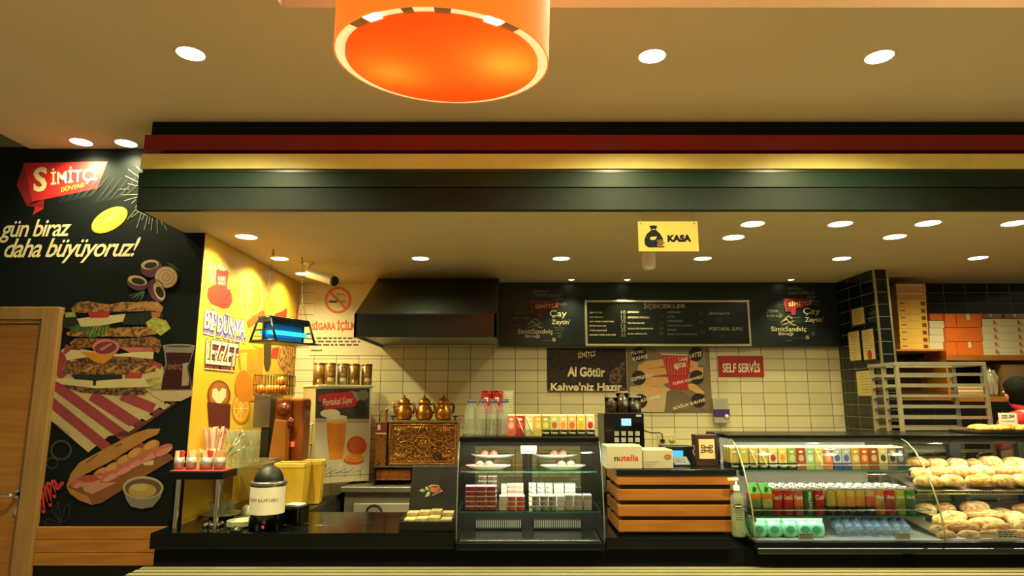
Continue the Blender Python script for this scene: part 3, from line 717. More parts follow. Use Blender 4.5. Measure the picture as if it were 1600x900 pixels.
for i, (px, r, l) in enumerate(((279, .027, 'pink sachets, outermost by the mural'), (298, .029, 'pink sachets, second from the mural'), (322, .036, 'cream sachets, widest of the four'), (343, .031, 'sachets and spoons, at the tray corner'))):
    p = P(px, 733, 3.82); c = (p.x, 3.82, SZ+.0065)
    t = thing('sachet_tin', 'brushed steel tin of '+l, 'tin', c, 0, 'sachet tins on the red tray')
    MB().lathe([(.001, .001), (r, .001), (r, .066), (r-.003, .066), (r-.003, .006), (.001, .006)], c, 22).build('tin', M('a8a498', .45, .6, var=.12, scale=40), t)
    rr = random.Random(i)
    for k in range(7):
        a = k*.9; T = Matrix.Translation((c[0]+math.cos(a)*r*.5, c[1]+math.sin(a)*r*.5, c[2]+.078)) @ Matrix.Rotation(rr.uniform(-.6, .6), 4, 'Z') @ Matrix.Rotation(rr.uniform(-.3, .3), 4, 'Y')
        MB().box(-.013, .013, -.0015, .0015, -.045, .025, 0, T).build('sachet', sach[(k*(1+i)+i) % 4 if i != 2 else (k % 2)*1+ (k % 3 == 0)*2], t)
cx, cy, cz = P(343, 733, 3.82).x, 3.82, SZ+.01
for k, (dx, dz, l) in enumerate(((.10, .13, 'steel spoon leaning steepest from the corner tin'), (.13, .10, 'steel spoon leaning lowest from the corner tin'), (.055, .15, 'steel spoon standing most upright in the corner tin'))):
    s = MB(); p0 = Vector((cx+.008*k-.008, cy+.012, cz+.03)); p1 = p0+Vector((dx, .03+.02*k, dz))
    s.tube([p0, (p0+p1)/2+Vector((0, 0, .004)), p1], .0032, 6)
    d = (p1-p0).normalized(); T = Matrix.Translation(p1+d*.016) @ d.to_track_quat('X', 'Z').to_matrix().to_4x4(); s.ell((0, 0, 0), (.024, .014, .004), 0, 12, 7, T=None); n = 12*8
    for i in range(len(s.v)-n, len(s.v)): s.v[i] = T @ s.v[i]
    tag(s.build('spoon', chrome), l, 'spoon', 'spoons in the corner tin')
# straw pot, sachet bin, tumblers
p = P(335, 700, 4.12); c = (p.x, 4.12, SZ)
t = thing('straw_pot', 'pot bristling with pink striped paper straws', 'straw holder', c)
MB().lathe([(.001, 0), (.042, 0), (.048, .10), (.045, .10), (.04, .004)], c, 18).build('pot', FROST('d8cba0', .7), t)
rr = random.Random(3); sm_ = [M('efe2cc', .5), M('d98a86', .5), M('f2ead6', .5)]
for k in range(44):
    a = rr.uniform(0, 6.28); q = rr.uniform(0, .039)
    b = Vector((c[0]+q*math.cos(a), c[1]+q*math.sin(a), SZ+.02)); e = b+Vector((math.cos(a)*q*1.1, math.sin(a)*q*.9, rr.uniform(.185, .215)))
    MB().cyl(b, e, .0042, n=7).build('straw', sm_[k % 3], t)
s = MB().tube([(c[0]+.04, c[1]-.02, SZ+.17), (c[0]+.053, c[1]-.02, SZ+.205), (c[0]+.068, c[1]-.02, SZ+.212), (c[0]+.072, c[1]-.02, SZ+.19)], .0042); s.build('bent_straw', M('c23a34', .5), t)
p = P(316, 715, 3.99); c = (p.x+.012, 4.0, SZ)
t = thing('sachet_bin', 'clear plastic bin of cream sugar sachets beside the straws', 'bin', c)
b = MB(); b.frust(c, (.05, .045), (.062, .055), SZ+.001, SZ+.085); b.f.pop(1); b.build('bin', FROST('d8d0a8', .25), t)
for k in range(10):
    T = Matrix.Translation((c[0]+rr.uniform(-.032, .032), c[1]+rr.uniform(-.03, .03), SZ+.045+.004*k)) @ Matrix.Rotation(rr.uniform(0, 3), 4, 'Z') @ Matrix.Rotation(rr.uniform(.5, 1.3), 4, 'Y')
    MB().box(-.012, .012, -.002, .002, -.03, .03, 0, T).build('sachet', M('e6d7a6', .5), t)
glass = FROST('d4d6c0', .09, .08)
gp = MB().lathe([(.001, 0), (.024, .0), (.026, .012), (.033, .10), (.031, .102), (.024, .014), (.001, .012)], n=16).build('drinking_glass', glass, None, local=True)
k = 0
for col in range(3):
    for rw in range(2):
        x = -1.79+.068*col; y = 4.16+.07*rw
        for lv in range(2):
            lab = 'ribbed clear tumbler, %s level of the stack, %s column from the straws, %s row' % (('lower', 'upper')[lv], ORD[col], ('front', 'back')[rw])
            o = gp if k == 0 else gp.copy()
            if k: COL.objects.link(o)
            o.location = (x, y, SZ+.002+lv*.1025); tag(o, lab, 'glass', 'stacked tumblers on the raised shelf'); k += 1
# things under the stand
def dish(prof, x, y, z, mat, name, label, cat, group=None, n=26):
    o = MB().lathe(prof, (x, y, z), n).build(name, mat); return tag(o, label, cat, group)
grn = M('8f9068', .3)
x, y = -1.80, 4.15
tag(MB().lathe([(.001, .002), (.09, .002), (.115, .014), (.113, .018), (.088, .007), (.001, .007)], (x, y, CTOP+.012), 26).build('glass_tray', grn), 'pale green dish carrying tea glasses under the stand', 'dish')
tag(MB().lathe([(.001, .0), (.07, .0), (.07, .0135), (.001, .0135)], (x, y, CTOP+.0005), 26).build('coaster', ink), 'black coaster under the dish of tea glasses', 'coaster')
for k in range(6):
    a = k*1.05; lab = 'small tea glass on the pale green dish, position %s counting round from the wall' % ORD[k]
    tag(MB().lathe([(.001, 0), (.018, 0), (.024, .02), (.019, .045), (.026, .075), (.024, .075), (.016, .045), (.001, .006)], (x+.058*math.cos(a+3.1), y+.058*math.sin(a+3.1), CTOP+.0195), 14).build('tea_glass', glass), lab, 'glass', 'tea glasses under the stand')
x, y = -1.625, 4.17
tag(MB().lathe([(.001, .001), (.075, .001), (.09, .012), (.088, .016), (.07, .006), (.001, .006)], (x, y, CTOP), 26).build('saucer', grn), 'pale green saucer under the white sugar pots', 'saucer')
for k, (dx, dy) in enumerate(((-.032, 0), (.035, .01), (.003, .045))):
    tag(MB().lathe([(.001, 0), (.022, 0), (.03, .018), (.028, .05), (.02, .06), (.008, .066), (.001, .067)], (x+dx, y+dy, CTOP+.0065), 16).build('sugar_pot', M('c8c8a0', .3)),
        'small cream lidded pot on the green saucer, %s' % ('nearer the tea glasses', 'nearer the black bin', 'behind the other two')[k], 'pot', 'cream pots under the stand')
for k in range(5):
    x, y = -1.565, 3.87
    tag(MB().lathe([(.001, .001), (.05, .001), (.078, .010), (.077, .0125), (.05, .004), (.001, .004)], (x, y, CTOP+.0008+.006*k), 30).build('plate', M('cfcfac', .25)),
        'pale plate, %s from the bottom of the stack by the black bin' % ORD[k], 'plate', 'stack of plates on the counter')
for k in range(6):
    x = -1.76+.036*(k % 3); y = 3.85+.045*(k//3)
    tag(MB().lathe([(.001, .024), (.012, .024), (.019, .0), (.017, .0), (.010, .021), (.001, .021)], (x, y, CTOP+.0008), 14).build('metal_cup', chrome),
        'small upturned steel cup beside the plates, %s in the %s row' % (ORD[k % 3], ('front', 'back')[k//3]), 'cup', 'small steel cups under the stand')
tag(MB().lathe([(.001, .024), (.024, .02), (.034, .008), (.035, .001), (.001, .001)], (-1.535, 3.742, CTOP), 24).build('ashtray', M('1a2018', .3)), 'dark round lid lying by the plates and the black bin', 'lid')
# ------------------------------------------------------------------ rubbish bin and napkin box
c = (P(416, 820, 3.81).x, 3.81, CTOP); r = .096
t = thing('rubbish_bin', 'black tabletop bin with a white sign reading ÇÖP KUTUSU', 'bin', c)
MB().lathe([(.001, .0), (r, .0), (r, .252), (r-.006, .256)], c, 40).build('body', M('07090a', .22), t)
MB().lathe([(r+.004, .244), (r+.006, .256), (r+.001, .263), (r-.01, .263), (r-.01, .25)], c, 40).build('rim', M('8a8a80', .3, .8), t)
MB().lathe([(r-.012, .258)]+[((r-.014)*math.cos(i*.131), .258+.09*math.sin(i*.131)) for i in range(13)], c, 36).build('dome_lid', M('050607', .5), t)
w = MB(); n = 30
pts = [(c[0]+(r+.0012)*math.cos(R(-185+190*i/n)), c[1]+(r+.0012)*math.sin(R(-185+190*i/n)), c[2]+z) for z in (.088, .236) for i in range(n+1)]
w.flat = True; w.add(pts, [(i, i+1, i+n+2, i+n+1) for i in range(n)], 0, True); w.build('sign', M('e2dcc8', .6), t)
cyltext('ÇÖP KUTUSU', c, r+.0025, c[2]+.155, c[2]+.179, -140, -38, .0).build('lettering', ink, t)
w = MB(); w.flat = True
q = [(c[0]+(r+.002)*math.cos(R(k)), c[1]+(r+.002)*math.sin(R(k)), z) for z in (c[2]+.018, c[2]+.034) for k in (-84, -76)]
w.add(q, [(0, 1, 3, 2)]).build('sticker', M('d8405a', .5), t)
c = P(461, 816, 3.95); c.z = CTOP
t = thing('napkin_dispenser', 'small chrome and black napkin box on the counter', 'napkin box', c, R(-14))
m = MB().box(-.062, .062, -.05, .05, .004, .105); m.build('box', M('17191a', .15, .6), t, .006, True)
MB().box(-.05, .05, -.054, -.0505, .012, .095).build('front_plate', chrome, t, .002, True)
MB().box(-.045, .045, -.036, .036, .1055, .115).build('napkins', white_p, t, .003, True)
# ------------------------------------------------------------------ yellow tubs
def tub(px, d, hw, hd, ztop, lab, rz):
    p = P(px, 780, d); t = thing('plastic_tub', lab, 'tub', (p.x, d, CTOP), rz, 'yellow plastic tubs by the juicer'); h = ztop-CTOP
    m = MB()
    for a, b, z0, z1 in (((hw*.82, hd*.82), (hw*.97, hd*.97), .001, h-.03),):
        m.frust((0, 0), a, b, z0, z1); m.f.pop(1); m.m.pop(1); m.s.pop(1)
    m.build('body', M('c9a028', .35, c2='d8b23c', var=.08, scale=5), t, .006, True)
    k = MB()
    k.box(-hw, hw, -hd, -hd+.012, h-.03, h); k.box(-hw, hw, hd-.012, hd, h-.03, h); k.box(-hw, -hw+.012, -hd, hd, h-.03, h); k.box(hw-.012, hw, -hd, hd, h-.03, h)
    k.build('rim', M('d6b548', .35), t, .004, True)
tub(455, 4.52, .105, .09, 1.168, 'yellow plastic tub nearer the counter front, behind the black bin', R(4))
tub(487, 4.70, .075, .07, 1.165, 'yellow plastic tub nearer the orange juice cooler', R(6))
# ------------------------------------------------------------------ orange juicer with its basket
J = thing('orange_juicer', 'tall orange juice machine with amber covers and grey steel panel', 'juicer', (-1.66, 4.82, CTOP))
yj = 4.82
def XZ(x0, y0, x1, y1, d): a, b = P(x0, y1, d), P(x1, y0, d); return a.x, b.x, a.z, b.z
x0, x1, z0, z1 = XZ(394, 617, 424, 668, 4.72); MB().box(x0, x1, 4.72, 4.98, z0, z1).build('side_panel', M('7d776c', .3, .8), J, .006)
x0, x1, z0, z1 = XZ(404, 668, 421, 730, 4.74); MB().box(x0, x1, 4.74, 4.98, CTOP, z1).build('pedestal', charcoal, J, .004)
amb = M('9a5218', .15, c2='7a380f', var=.15, scale=7, coat=.5)
x0, x1, z0, z1 = XZ(425, 622, 452, 705, 4.72); m = MB().box(x0, x1, 4.72, 4.95, CTOP+.2, z1); m.build('drum_cover', amb, J, .02, seg=4)
x0, x1, z0, z1 = XZ(452, 622, 475, 700, 4.80); m = MB().box(x0, x1+.005, 4.80, 4.98, CTOP+.2, z1); m.build('cutter_cover', M('743814', .18, c2='9a521c', var=.12, scale=5), J, .025, seg=4)
x0, x1, z0, z1 = XZ(420, 655, 450, 722, 4.66)
m = MB().prism([(x0+.03, 4.64, z1), (x1-.01, 4.64, z1-.01), (x1, 4.64, z0+.01), (x0, 4.64, z0)], (0, .078, 0)); m.build('juice_chute', M('a86a1c', .2, c2='94561a', var=.1, scale=5, coat=.4), J, .006)
m = MB(); ca = P(443, 640, 4.71); m.ell(ca, (.055, .04, .05)); cb = P(452, 660, 4.71); m.ell(cb, (.04, .03, .04)); m.build('press_drum', M('6a2410', .25), J)
p = P(457, 694, 4.79); MB().box(p.x-.012, p.x+.012, 4.785, 4.80, p.z-.018, p.z+.018).build('power_switch', EM((1, .16, .03), 1.2), J, .003)
m = MB().box(-1.76, -1.60, 4.72, 4.98, CTOP, CTOP+.2); m.build('base', dark_steel, J, .005)
x0, x1, z0, z1 = XZ(397, 586, 444, 617, 4.72); zb_ = z0
B = MB()
for i in range(11):
    x = x0+(x1-x0)*i/10
    B.cyl((x, 4.70, zb_), (x, 4.70, z1), .0022, n=6); B.cyl((x, 4.97, zb_), (x, 4.97, z1), .0022, n=6)
for i in range(10):
    y = 4.70+.027*i
    B.cyl((x0, y, zb_), (x0, y, z1), .0022, n=6); B.cyl((x1, y, zb_), (x1, y, z1), .0022, n=6)
for z in (zb_, (zb_+z1)/2, z1): B.tube([(x0, 4.70, z), (x1, 4.70, z), (x1, 4.97, z), (x0, 4.97, z)], .003, 6, closed=True)
for i in range(5): x = x0+(x1-x0)*i/4; B.cyl((x, 4.70, zb_), (x, 4.97, zb_), .002, n=6)
B.build('fruit_basket', dark_steel, J)
orange = M('e07a14', .45, c2='ec8c20', var=.08, scale=30, bump=.15)
for k, (fx, fy, fz, l) in enumerate(((.14, .2, 0, 'front corner of the basket by the yellow wall'), (.42, .2, 0, 'front of the basket, second from the yellow wall'), (.7, .2, 0, 'front of the basket, third from the yellow wall'), (.9, .35, 0, 'basket corner next to the cooler'), (.3, .65, 0, 'back of the basket'), (.68, .7, 0, 'back of the basket near the cooler'), (.75, .42, .062, 'top of the heap in the basket'))):
    o = MB().ell((x0+(x1-x0)*fx, 4.70+.27*fy, zb_+.0385+fz), (.036, .036, .0345), 0, 16, 10).build('orange', orange); tag(o, 'orange lying at the '+l, 'orange', 'oranges in the juicer basket')
# ------------------------------------------------------------------ juice cooler in the corner
ca, cb = Vector((-1.519, 5.10, 0)), Vector((-1.154, 5.365, 0)); ang = math.atan2(cb.y-ca.y, cb.x-ca.x); cw = (cb-ca).length; dep = .38
zc0, zc1 = .947, 1.705
K = thing('juice_cooler', 'white countertop juice cooler standing skewed in the corner with a juice poster on its face', 'cooler', (ca.x, ca.y, CTOP), ang)
b0 = zc0-CTOP; b1 = zc1-CTOP
MB().box(0, cw, .012, dep, b0, b1-.018).build('cabinet', M('c9bd8c', .4, var=.03), K, .006, True)
MB().box(-.008, cw+.008, -.004, dep, b1-.018, b1).build('top', M('d8cda0', .4, var=.03), K, .004, True)
MB().box(.004, cw-.004, 0, .012, b0, b1-.018).build('front', white_p, K, .003, True)
for x in (.03, cw-.03):
    for y in (.04, dep-.04): MB().cyl((x, y, 0 if x < .1 else .0565), (x, y, b0), .018).build('foot', ink, K, local=True)
m = MB().tube([(-.0, .10, b0+.45), (-.03, .10, b0+.44), (-.03, .10, b0+.30), (-.0, .10, b0+.29)], .009); m.build('handle', M('b8ad84', .35), K, local=True)
Km = Matrix.Translation((ca.x, ca.y, CTOP)) @ Matrix.Rotation(ang, 4, 'Z')
kp, kn = Km @ Vector((0, 0, .3)), Km.to_3x3() @ Vector((0, -1, 0))
zP = zoom(460, 580, 3.214)
a = Art(kp, kn, zP)
OJ, OJ2, WHT, GRY = M('d9791a', .4, c2='e08a24', var=.05), M('c8531c', .5), M('ddd3b4', .5), M('5a5850', .5)
a.add([(108, 88), (378, 84), (372, 550), (98, 562)], M('d6ccac', .5, c2='bdb394', var=.06, scale=4))
a.add([(108, 88), (378, 84), (376, 240), (105, 236)], M('4d4a42', .5, c2='25241f', var=.2, scale=7)).ell(180, 212, 50, 22, WHT).ell(330, 190, 34, 44, M('25221e', .5)).ell(290, 130, 40, 30, M('8a8676', .5)).ell(345, 120, 28, 26, M('6d695c', .5))
a.add([(106, 236), (376, 240), (376, 262), (106, 256)], M('a89a74', .5))
a.add([(122, 122), (170, 112), (290, 102), (298, 130), (318, 152), (300, 178), (220, 186), (150, 194), (148, 160), (118, 146)], M('b3282c', .5))
a.text('Portakal Suyu', [(140, 140), (292, 126), (290, 170), (142, 186)], WHT, .005, .3)
a.add([(160, 232), (264, 226), (262, 250), (246, 452), (172, 456), (163, 330)], M('cfc4a0', .4)).add([(162, 258), (261, 254), (245, 442), (174, 446), (165, 340)], OJ).ell(212, 230, 50, 10, WHT).ell(212, 256, 49, 8, M('e8a848', .4))
a.ell(312, 374, 50, 48, OJ2).ell(306, 366, 34, 32, M('d06428', .5)).ell(298, 446, 52, 24, OJ2).ell(300, 436, 50, 20, M('e3a04c', .5)).ell(300, 436, 44, 16, OJ).ell(230, 470, 14, 8, WHT)
for k in range(6): a.line([(300, 436), (300+40*math.cos(k*1.05), 436+15*math.sin(k*1.05))], 2, M('e8b060', .5))
a.ell(141, 472, 18, 24, M('8c2026', .5)).add([(128, 470), (154, 462), (154, 474), (128, 482)], WHT)
for k in range(8): a.line([(125+k*28, 520-k*2), (190+k*22, 480+(k*13) % 30)], 2.5, GRY)
for k in range(3): a.line([(180+k*75, 495), (180+k*75, 535)], 3, GRY)
a.line([(105, 530), (372, 518)], 2.5, GRY)
a.build('poster', K, 'poster of a tall orange juice with halved oranges')
# tins on the cooler
tinm = M('8c6a34', .35, .5, c2='a07d42', var=.12, scale=12)
for k, (fx, fy, l) in enumerate(((.0, .10, 'first counting from the yellow wall'), (.045, .215, 'second from the yellow wall, set back'), (.075, .06, 'third from the yellow wall, portrait label'), (.185, .075, 'fourth from the yellow wall, silvery'), (.275, .06, 'fifth from the yellow wall, plain'), (.33, .17, 'sixth from the yellow wall, set back'), (.39, .06, 'last one, nearest the cooker hood'))):
    c = Km @ Vector((fx+.03, fy+.0, b1)); r = .044
    t = thing('coffee_tin', 'brown gold metal tin on the juice cooler, '+l, 'tin', c, 0, 'tins on top of the juice cooler')
    MB().lathe([(.001, .0005), (r, .0005), (r, .165), (.001, .165)], c, 24).build('body', tinm if k != 3 else M('8a8070', .35, .5), t)
    MB().lathe([(r+.0015, .160), (r+.0015, .172), (r-.004, .175), (.001, .175)], c, 24).build('lid', M('6b4c22', .35, .6), t)
    if k in (2, 3, 6):
        w = MB(); n = 6; w.flat = True
        q = [(c.x+(r+.001)*math.cos(R(-95+60*i/n)), c.y+(r+.001)*math.sin(R(-95+60*i/n)), c.z+z) for z in (.07, .15) for i in range(n+1)]
        w.add(q, [(i, i+1, i+n+2, i+n+1) for i in range(n)], 0, True)
        q = [(c.x+(r+.001)*math.cos(R(-98+66*i/n)), c.y+(r+.001)*math.sin(R(-98+66*i/n)), c.z+z) for z in (.03, .058) for i in range(n+1)]
        w.add(q, [(i, i+1, i+n+2, i+n+1) for i in range(n)], 1, True); w.build('label', [M('b98a4a', .5, c2='5a3a1c', var=.3, scale=60), M('c8b078', .5)], t)
    if k in (0, 1, 4):
        w = MB(); w.flat = True; q = [(c.x+(r+.001)*math.cos(R(g)), c.y+(r+.001)*math.sin(R(g)), c.z+z) for z in (.02, .045) for g in (-90, -72)]
        w.add(q, [(0, 1, 3, 2)]).build('label', M('c9b98a', .5), t)
# ------------------------------------------------------------------ insect lamp on chains
c0 = P(412, 514, 4.30); ax = Vector((.44, .90, 0)).normalized(); rz = math.atan2(ax.y, ax.x)
L_ = .36; H_ = .155; z0 = c0.z-H_/2
I = thing('insect_killer_lamp', 'black hanging insect lamp with glowing blue tubes on two chains', 'insect lamp', (c0.x, c0.y, z0), rz)
for x in (0, L_):
    m = MB(); pb, pt_ = .118, .055
    o = [(x, -pb, 0), (x, pb, 0), (x, pt_, H_), (x, -pt_, H_)]
    bars = [(o[0], o[1]), (o[1], o[2]), (o[2], o[3]), (o[3], o[0])]
    for a_, b_ in bars: m.tube([a_, b_], .0085, 6)
    m.box(x-.006, x+.006, -.008, .008, .0, H_); m.box(x-.006, x+.006, -.088, .088, .068, .078); m.box(x-.006, x+.006, -.056, .056, H_-.03, H_)
    m.build('end_panel', M('101214', .35), I, local=True)
m = MB().box(0, L_, -.06, .06, H_-.004, H_+.012); m.box(0, L_, -.064, -.05, H_-.03, H_); m.box(0, L_, .05, .064, H_-.03, H_); m.build('roof', M('15181a', .3), I, .003, True)
m = MB().box(-.01, L_+.03, -.125, .125, -.012, 0); m.build('tray', M('25282a', .3, .5), I, .003, True)
for y in (-.075, .075): MB().tube([(0, y*1.25, .035), (L_, y*1.25, .035)], .0035, 6).build('guard_bar', dark_steel, I, local=True)
for y in (-.035, .035): MB().cyl((.012, y, .06), (L_-.012, y, .06), .016, n=12).build('tube', EM((.02, .62, 1.0), 2.4), I, local=True)
MB().box(.01, L_-.01, -.003, .003, .01, .125).build('reflector', M('3fa6d8', .3, .4), I, local=True)
for (lx, px, py) in ((.02, 427, 389), (L_-.02, 472, 402)):
    top = PZ(px, py, LOWC); iv = (Matrix.Translation((c0.x, c0.y, z0)) @ Matrix.Rotation(rz, 4, 'Z')).inverted(); tp = iv @ top
    apex = Vector((lx, 0, H_+.16)); pts = []
    m = MB(); n = 26
    for i in range(n):
        q = apex.lerp(tp, i/n); q2 = apex.lerp(tp, (i+.8)/n); m.tube([q+Vector((.004*(i % 2), .004*((i+1) % 2), 0)), q2], .0026, 5)
    for y in (-.05, .05):
        for i in range(10):
            q = Vector((lx, y, H_+.012)).lerp(apex, i/10); q2 = Vector((lx, y, H_+.012)).lerp(apex, (i+.8)/10); m.tube([q, q2], .0026, 5)
    m.build('chain', M('8a7c50', .35, .8), I, local=True)
    MB().tube([tp+Vector((0, 0, -.0)), tp+Vector((0, 0, -.02)), tp+Vector((.014, 0, -.034)), tp+Vector((0, 0, -.046)), tp+Vector((-.012, 0, -.036))], .0032, 6).build('hook', dark_steel, I, local=True)
# ------------------------------------------------------------------ security camera
b = PZ(483, 410, LOWC); e0 = P(485, 428, b.y-.03); e1 = P(521, 439, b.y-.14)
C_ = thing('security_camera', 'white bullet security camera hanging from the lower ceiling', 'camera', (b.x, b.y, LOWC))
MB().lathe([(.04, -.001), (.04, -.012), (.015, -.018), (.012, -.04), (.001, -.04)], (b.x, b.y, LOWC), 20).build('mount', M('d8cfa0', .4), C_)
MB().tube([(b.x, b.y, LOWC-.035), (b.x, b.y, LOWC-.06), e0], .010).build('arm', M('cfc79a', .4), C_)
MB().cyl(e0-(e1-e0)*.1, e1, .034, n=20).build('body', M('dcd4ac', .4), C_)
dv = (e1-e0).normalized(); m = MB().cyl(e1, e1+dv*.018, .037, n=20); m.build('lens_hood', ink, C_)
m = MB().cyl(e0+Vector((0, 0, .034)), e1+Vector((0, 0, .036)), .012, n=10); m.build('sunshield', M('cfc79a', .4), C_)
# ------------------------------------------------------------------ cooker hood
hx0, hx1 = P(553, 520, 4.74).x, P(776, 520, 4.74).x
Hd = thing('cooker_hood', 'large black sloping cooker hood on the tiled wall', 'cooker hood', ((hx0+hx1)/2, 5.3, 2.06))
zl, zh = P(600, 527, 4.74).z, P(600, 490, 4.74).z
hm = M('0a0f0e', .3, var=.1, scale=3)
MB().prism([(hx0, 4.74, zh), (hx0, 5.50, LOWC-.002), (hx0, YB-.012, LOWC-.002), (hx0, YB-.012, zh)], (hx1-hx0, 0, 0)).build('canopy', hm, Hd, .004)
m = MB(); t_ = .018
m.box(hx0, hx1, 4.735, 4.735+t_, zl, zh); m.box(hx0, hx0+t_, 4.735, YB-.012, zl, zh); m.box(hx1-t_, hx1, 4.735, YB-.012, zl, zh); m.build('lip', M('131a19', .3, var=.08), Hd)
m = MB().box(hx0+t_, hx1-t_, 4.735+t_, YB-.012, zl+.02, zl+.03); m.build('filter_panel', M('6d7378', .35, .8), Hd)
m = MB().box(hx0+.05, hx1-.05, 4.728, 4.7345, zh-.008, zh); m.build('edge_strip', M('252c2a', .3), Hd)
# ------------------------------------------------------------------ prints on the tiled wall
bp, bn = (0, YB-.005, 0), (0, -1, 0)
zF = zoom(440, 430, 3.6)
def board(name, label, cat, px, mat, yfront=None, group=None):
    x0, y0, x1, y1 = px; yf = yfront or YB-.005; a_, b_ = P(x0, y1, yf), P(x1, y0, yf)
    t = thing(name, label, cat, ((a_.x+b_.x)/2, yf, a_.z), 0, group)
    MB().box(a_.x, b_.x, yf, YB-.0005 if yfront is None else yf+.012, a_.z, b_.z).build('sheet', mat, t); return t
t = board('no_smoking_sign', 'cream no smoking sign partly behind the cooker hood', 'sign', (488, 446, 604, 517), M('cfc29a', .6, var=.03))
a = Art(bp, bn, zF)
a.add([(165, 62), (380, 60), (580, 60), (580, 455), (153, 450)], M('cfc29a', .6, var=.02)) if False else None
a.add([(153, 300), (600, 300), (600, 452), (153, 450)], M('cfc29a', .6, var=.03))
OR_ = M('c0561f', .5)
a.ring(318, 140, 76, 76, 15, OR_).line([(270, 90), (366, 192)], 14, OR_)
a.add([(266, 143), (312, 143), (312, 155), (266, 155)], ink).add([(322, 143), (348, 143), (348, 155), (322, 155)], M('8a7c5c', .5)).add([(351, 140), (354, 140), (354, 157), (351, 157)], ink).add([(358, 140), (361, 140), (361, 157), (358, 157)], ink)
a.line([(315, 120), (312, 105), (325, 100), (330, 112), (345, 104), (358, 118)], 3, ink)
a.text('SİGARA İÇİLMEZ', [(172, 258), (462, 244), (462, 320), (172, 318)], OR_, .05)
for k, (x0, x1, y) in enumerate(((196, 412, 350), (176, 444, 369), (190, 440, 388), (166, 230, 419))): a.scribble(x0, x1, y, 9, M('3a3020', .6), k)
a.build('print', t, 'red crossed circle and orange lettering')
t = board('coffee_banner', 'dark coffee bean banner reading Al Götür Kahveniz Hazır', 'banner', (855, 544, 978, 610), SPECK('0c0705', '2f1c12', 30, .6))
zG = zoom(840, 530, 4.444); a = Art(bp, bn, zG)
a.add([(500, 230), (600, 150), (606, 220), (560, 330), (500, 300)], SPECK('2a180e', '7a5a3c', 40, .6))
a.add([(70, 340), (200, 330), (450, 350), (610, 335), (610, 365), (70, 365)], SPECK('3a2014', '6a3a24', 40, .6))
a.text('SİMİTÇİ', [(278, 84), (402, 72), (400, 122), (280, 140)], CRM, .015).text('DÜNYASI', [(335, 128), (378, 122), (378, 130), (336, 138)], RED, .02)
a.text('Al Götür', [(208, 190), (470, 196), (468, 262), (206, 260)], M('ead9ae', .5), .035).text("Kahve'niz Hazır", [(92, 302), (586, 300), (586, 360), (92, 358)], M('ead9ae', .5), .03)
a.build('print', t)
t = board('coffee_poster', 'poster of hands round a red dotted cup ringed by coffee names', 'poster', (983, 543, 1108, 645), M('857050', .5, c2='77634a', var=.08, scale=5))
a = Art(bp, bn, zG); SK, SK2, BRN = M('e0aa6c', .5, c2='d09a5c'), M('a8703c', .5), M('1f0f0c', .5)
a.add([(800, 62), (1166, 62), (1166, 190), (1000, 120), (860, 110)], M('8a8270', .5)).add([(640, 330), (860, 300), (960, 400), (900, 505), (640, 505)], M('bfa87c', .5)).add([(900, 330), (1000, 360), (1190, 505), (880, 505)], M('6e5c44', .5))
for q in (((700, 180), (760, 150), (870, 138), (890, 160), (880, 185), (760, 215), (690, 240)), ((690, 240), (760, 205), (900, 195), (915, 220), (900, 240), (780, 260), (700, 290)), ((700, 290), (780, 262), (920, 262), (930, 285), (900, 305), (790, 325), (720, 320)), ((720, 330), (800, 325), (900, 335), (925, 352), (860, 380), (760, 375))): a.add(list(q), SK)
for q in (((1050, 130), (1120, 165), (1110, 200), (1050, 185)), ((1050, 195), (1150, 195), (1150, 235), (1050, 225)), ((1050, 240), (1150, 250), (1150, 290), (1050, 275)), ((1040, 310), (1090, 310), (1160, 370), (1130, 390), (1050, 345))): a.add(list(q), SK)
for q in (((760, 205), (900, 195)), ((780, 262), (920, 262)), ((800, 325), (900, 335))): a.line(list(q), 4, SK2)
a.add([(858, 100), (1066, 108), (1040, 350), (925, 346)], M('b8262a', .4)).add([(855, 98), (1068, 106), (1066, 118), (858, 110)], M('d8b48c', .5))
for i in range(10):
    for j in range(8):
        x = 880+i*19+j*2; y = 128+j*16
        if x < 1050-j*2: a.mb.add([a.pt((x-3, y-3)), a.pt((x+3, y-3)), a.pt((x+3, y+3)), a.pt((x-3, y+3))], [(0, 1, 2, 3)], a.mi(M('e2a07c', .5)))
a.up(); a.text('CAFE', [(975, 130), (1042, 126), (1042, 152), (975, 152)], CRM, .02).add([(950, 170), (1030, 162), (1026, 192), (980, 196), (970, 215), (948, 196)], M('e3cfa4', .5)).text('SİMİT', [(962, 168), (1024, 166), (1022, 188), (964, 190)], RED, .01)
for cx, cy, q, s1 in ((705, 105, [(650, 84), (735, 68), (735, 92), (650, 108)], 'FİLTRE'), (1097, 105, [(1056, 102), (1140, 84), (1138, 120), (1056, 130)], 'LATTE'), (702, 268, [(652, 268), (800, 234), (800, 258), (652, 294)], 'ESPRESSO'), (1104, 265, [(934, 296), (1150, 240), (1150, 268), (934, 322)], 'TÜRK-KAHVESİ'), (712, 430, [(650, 432), (848, 378), (850, 404), (650, 456)], 'AMERİCANO'), (1116, 425, [(938, 466), (1164, 398), (1164, 432), (938, 492)], 'SOĞUK KAHVE')):
    a.ell(cx, cy, 50, 50, BRN).text(s1, q, M('ead8b4', .5), .02)
a.text('KAHVE', [(660, 126), (762, 104), (764, 130), (660, 152)], M('ead8b4', .5), .02)
a.line([(655, 330), (760, 390)], 4, M('d8c090', .5)); a.build('print', t)
t = board('self_service_sign', 'red sign with cream letters reading SELF SERVİS', 'sign', (1123, 556, 1192, 589), M('a81c22', .45, var=.04))
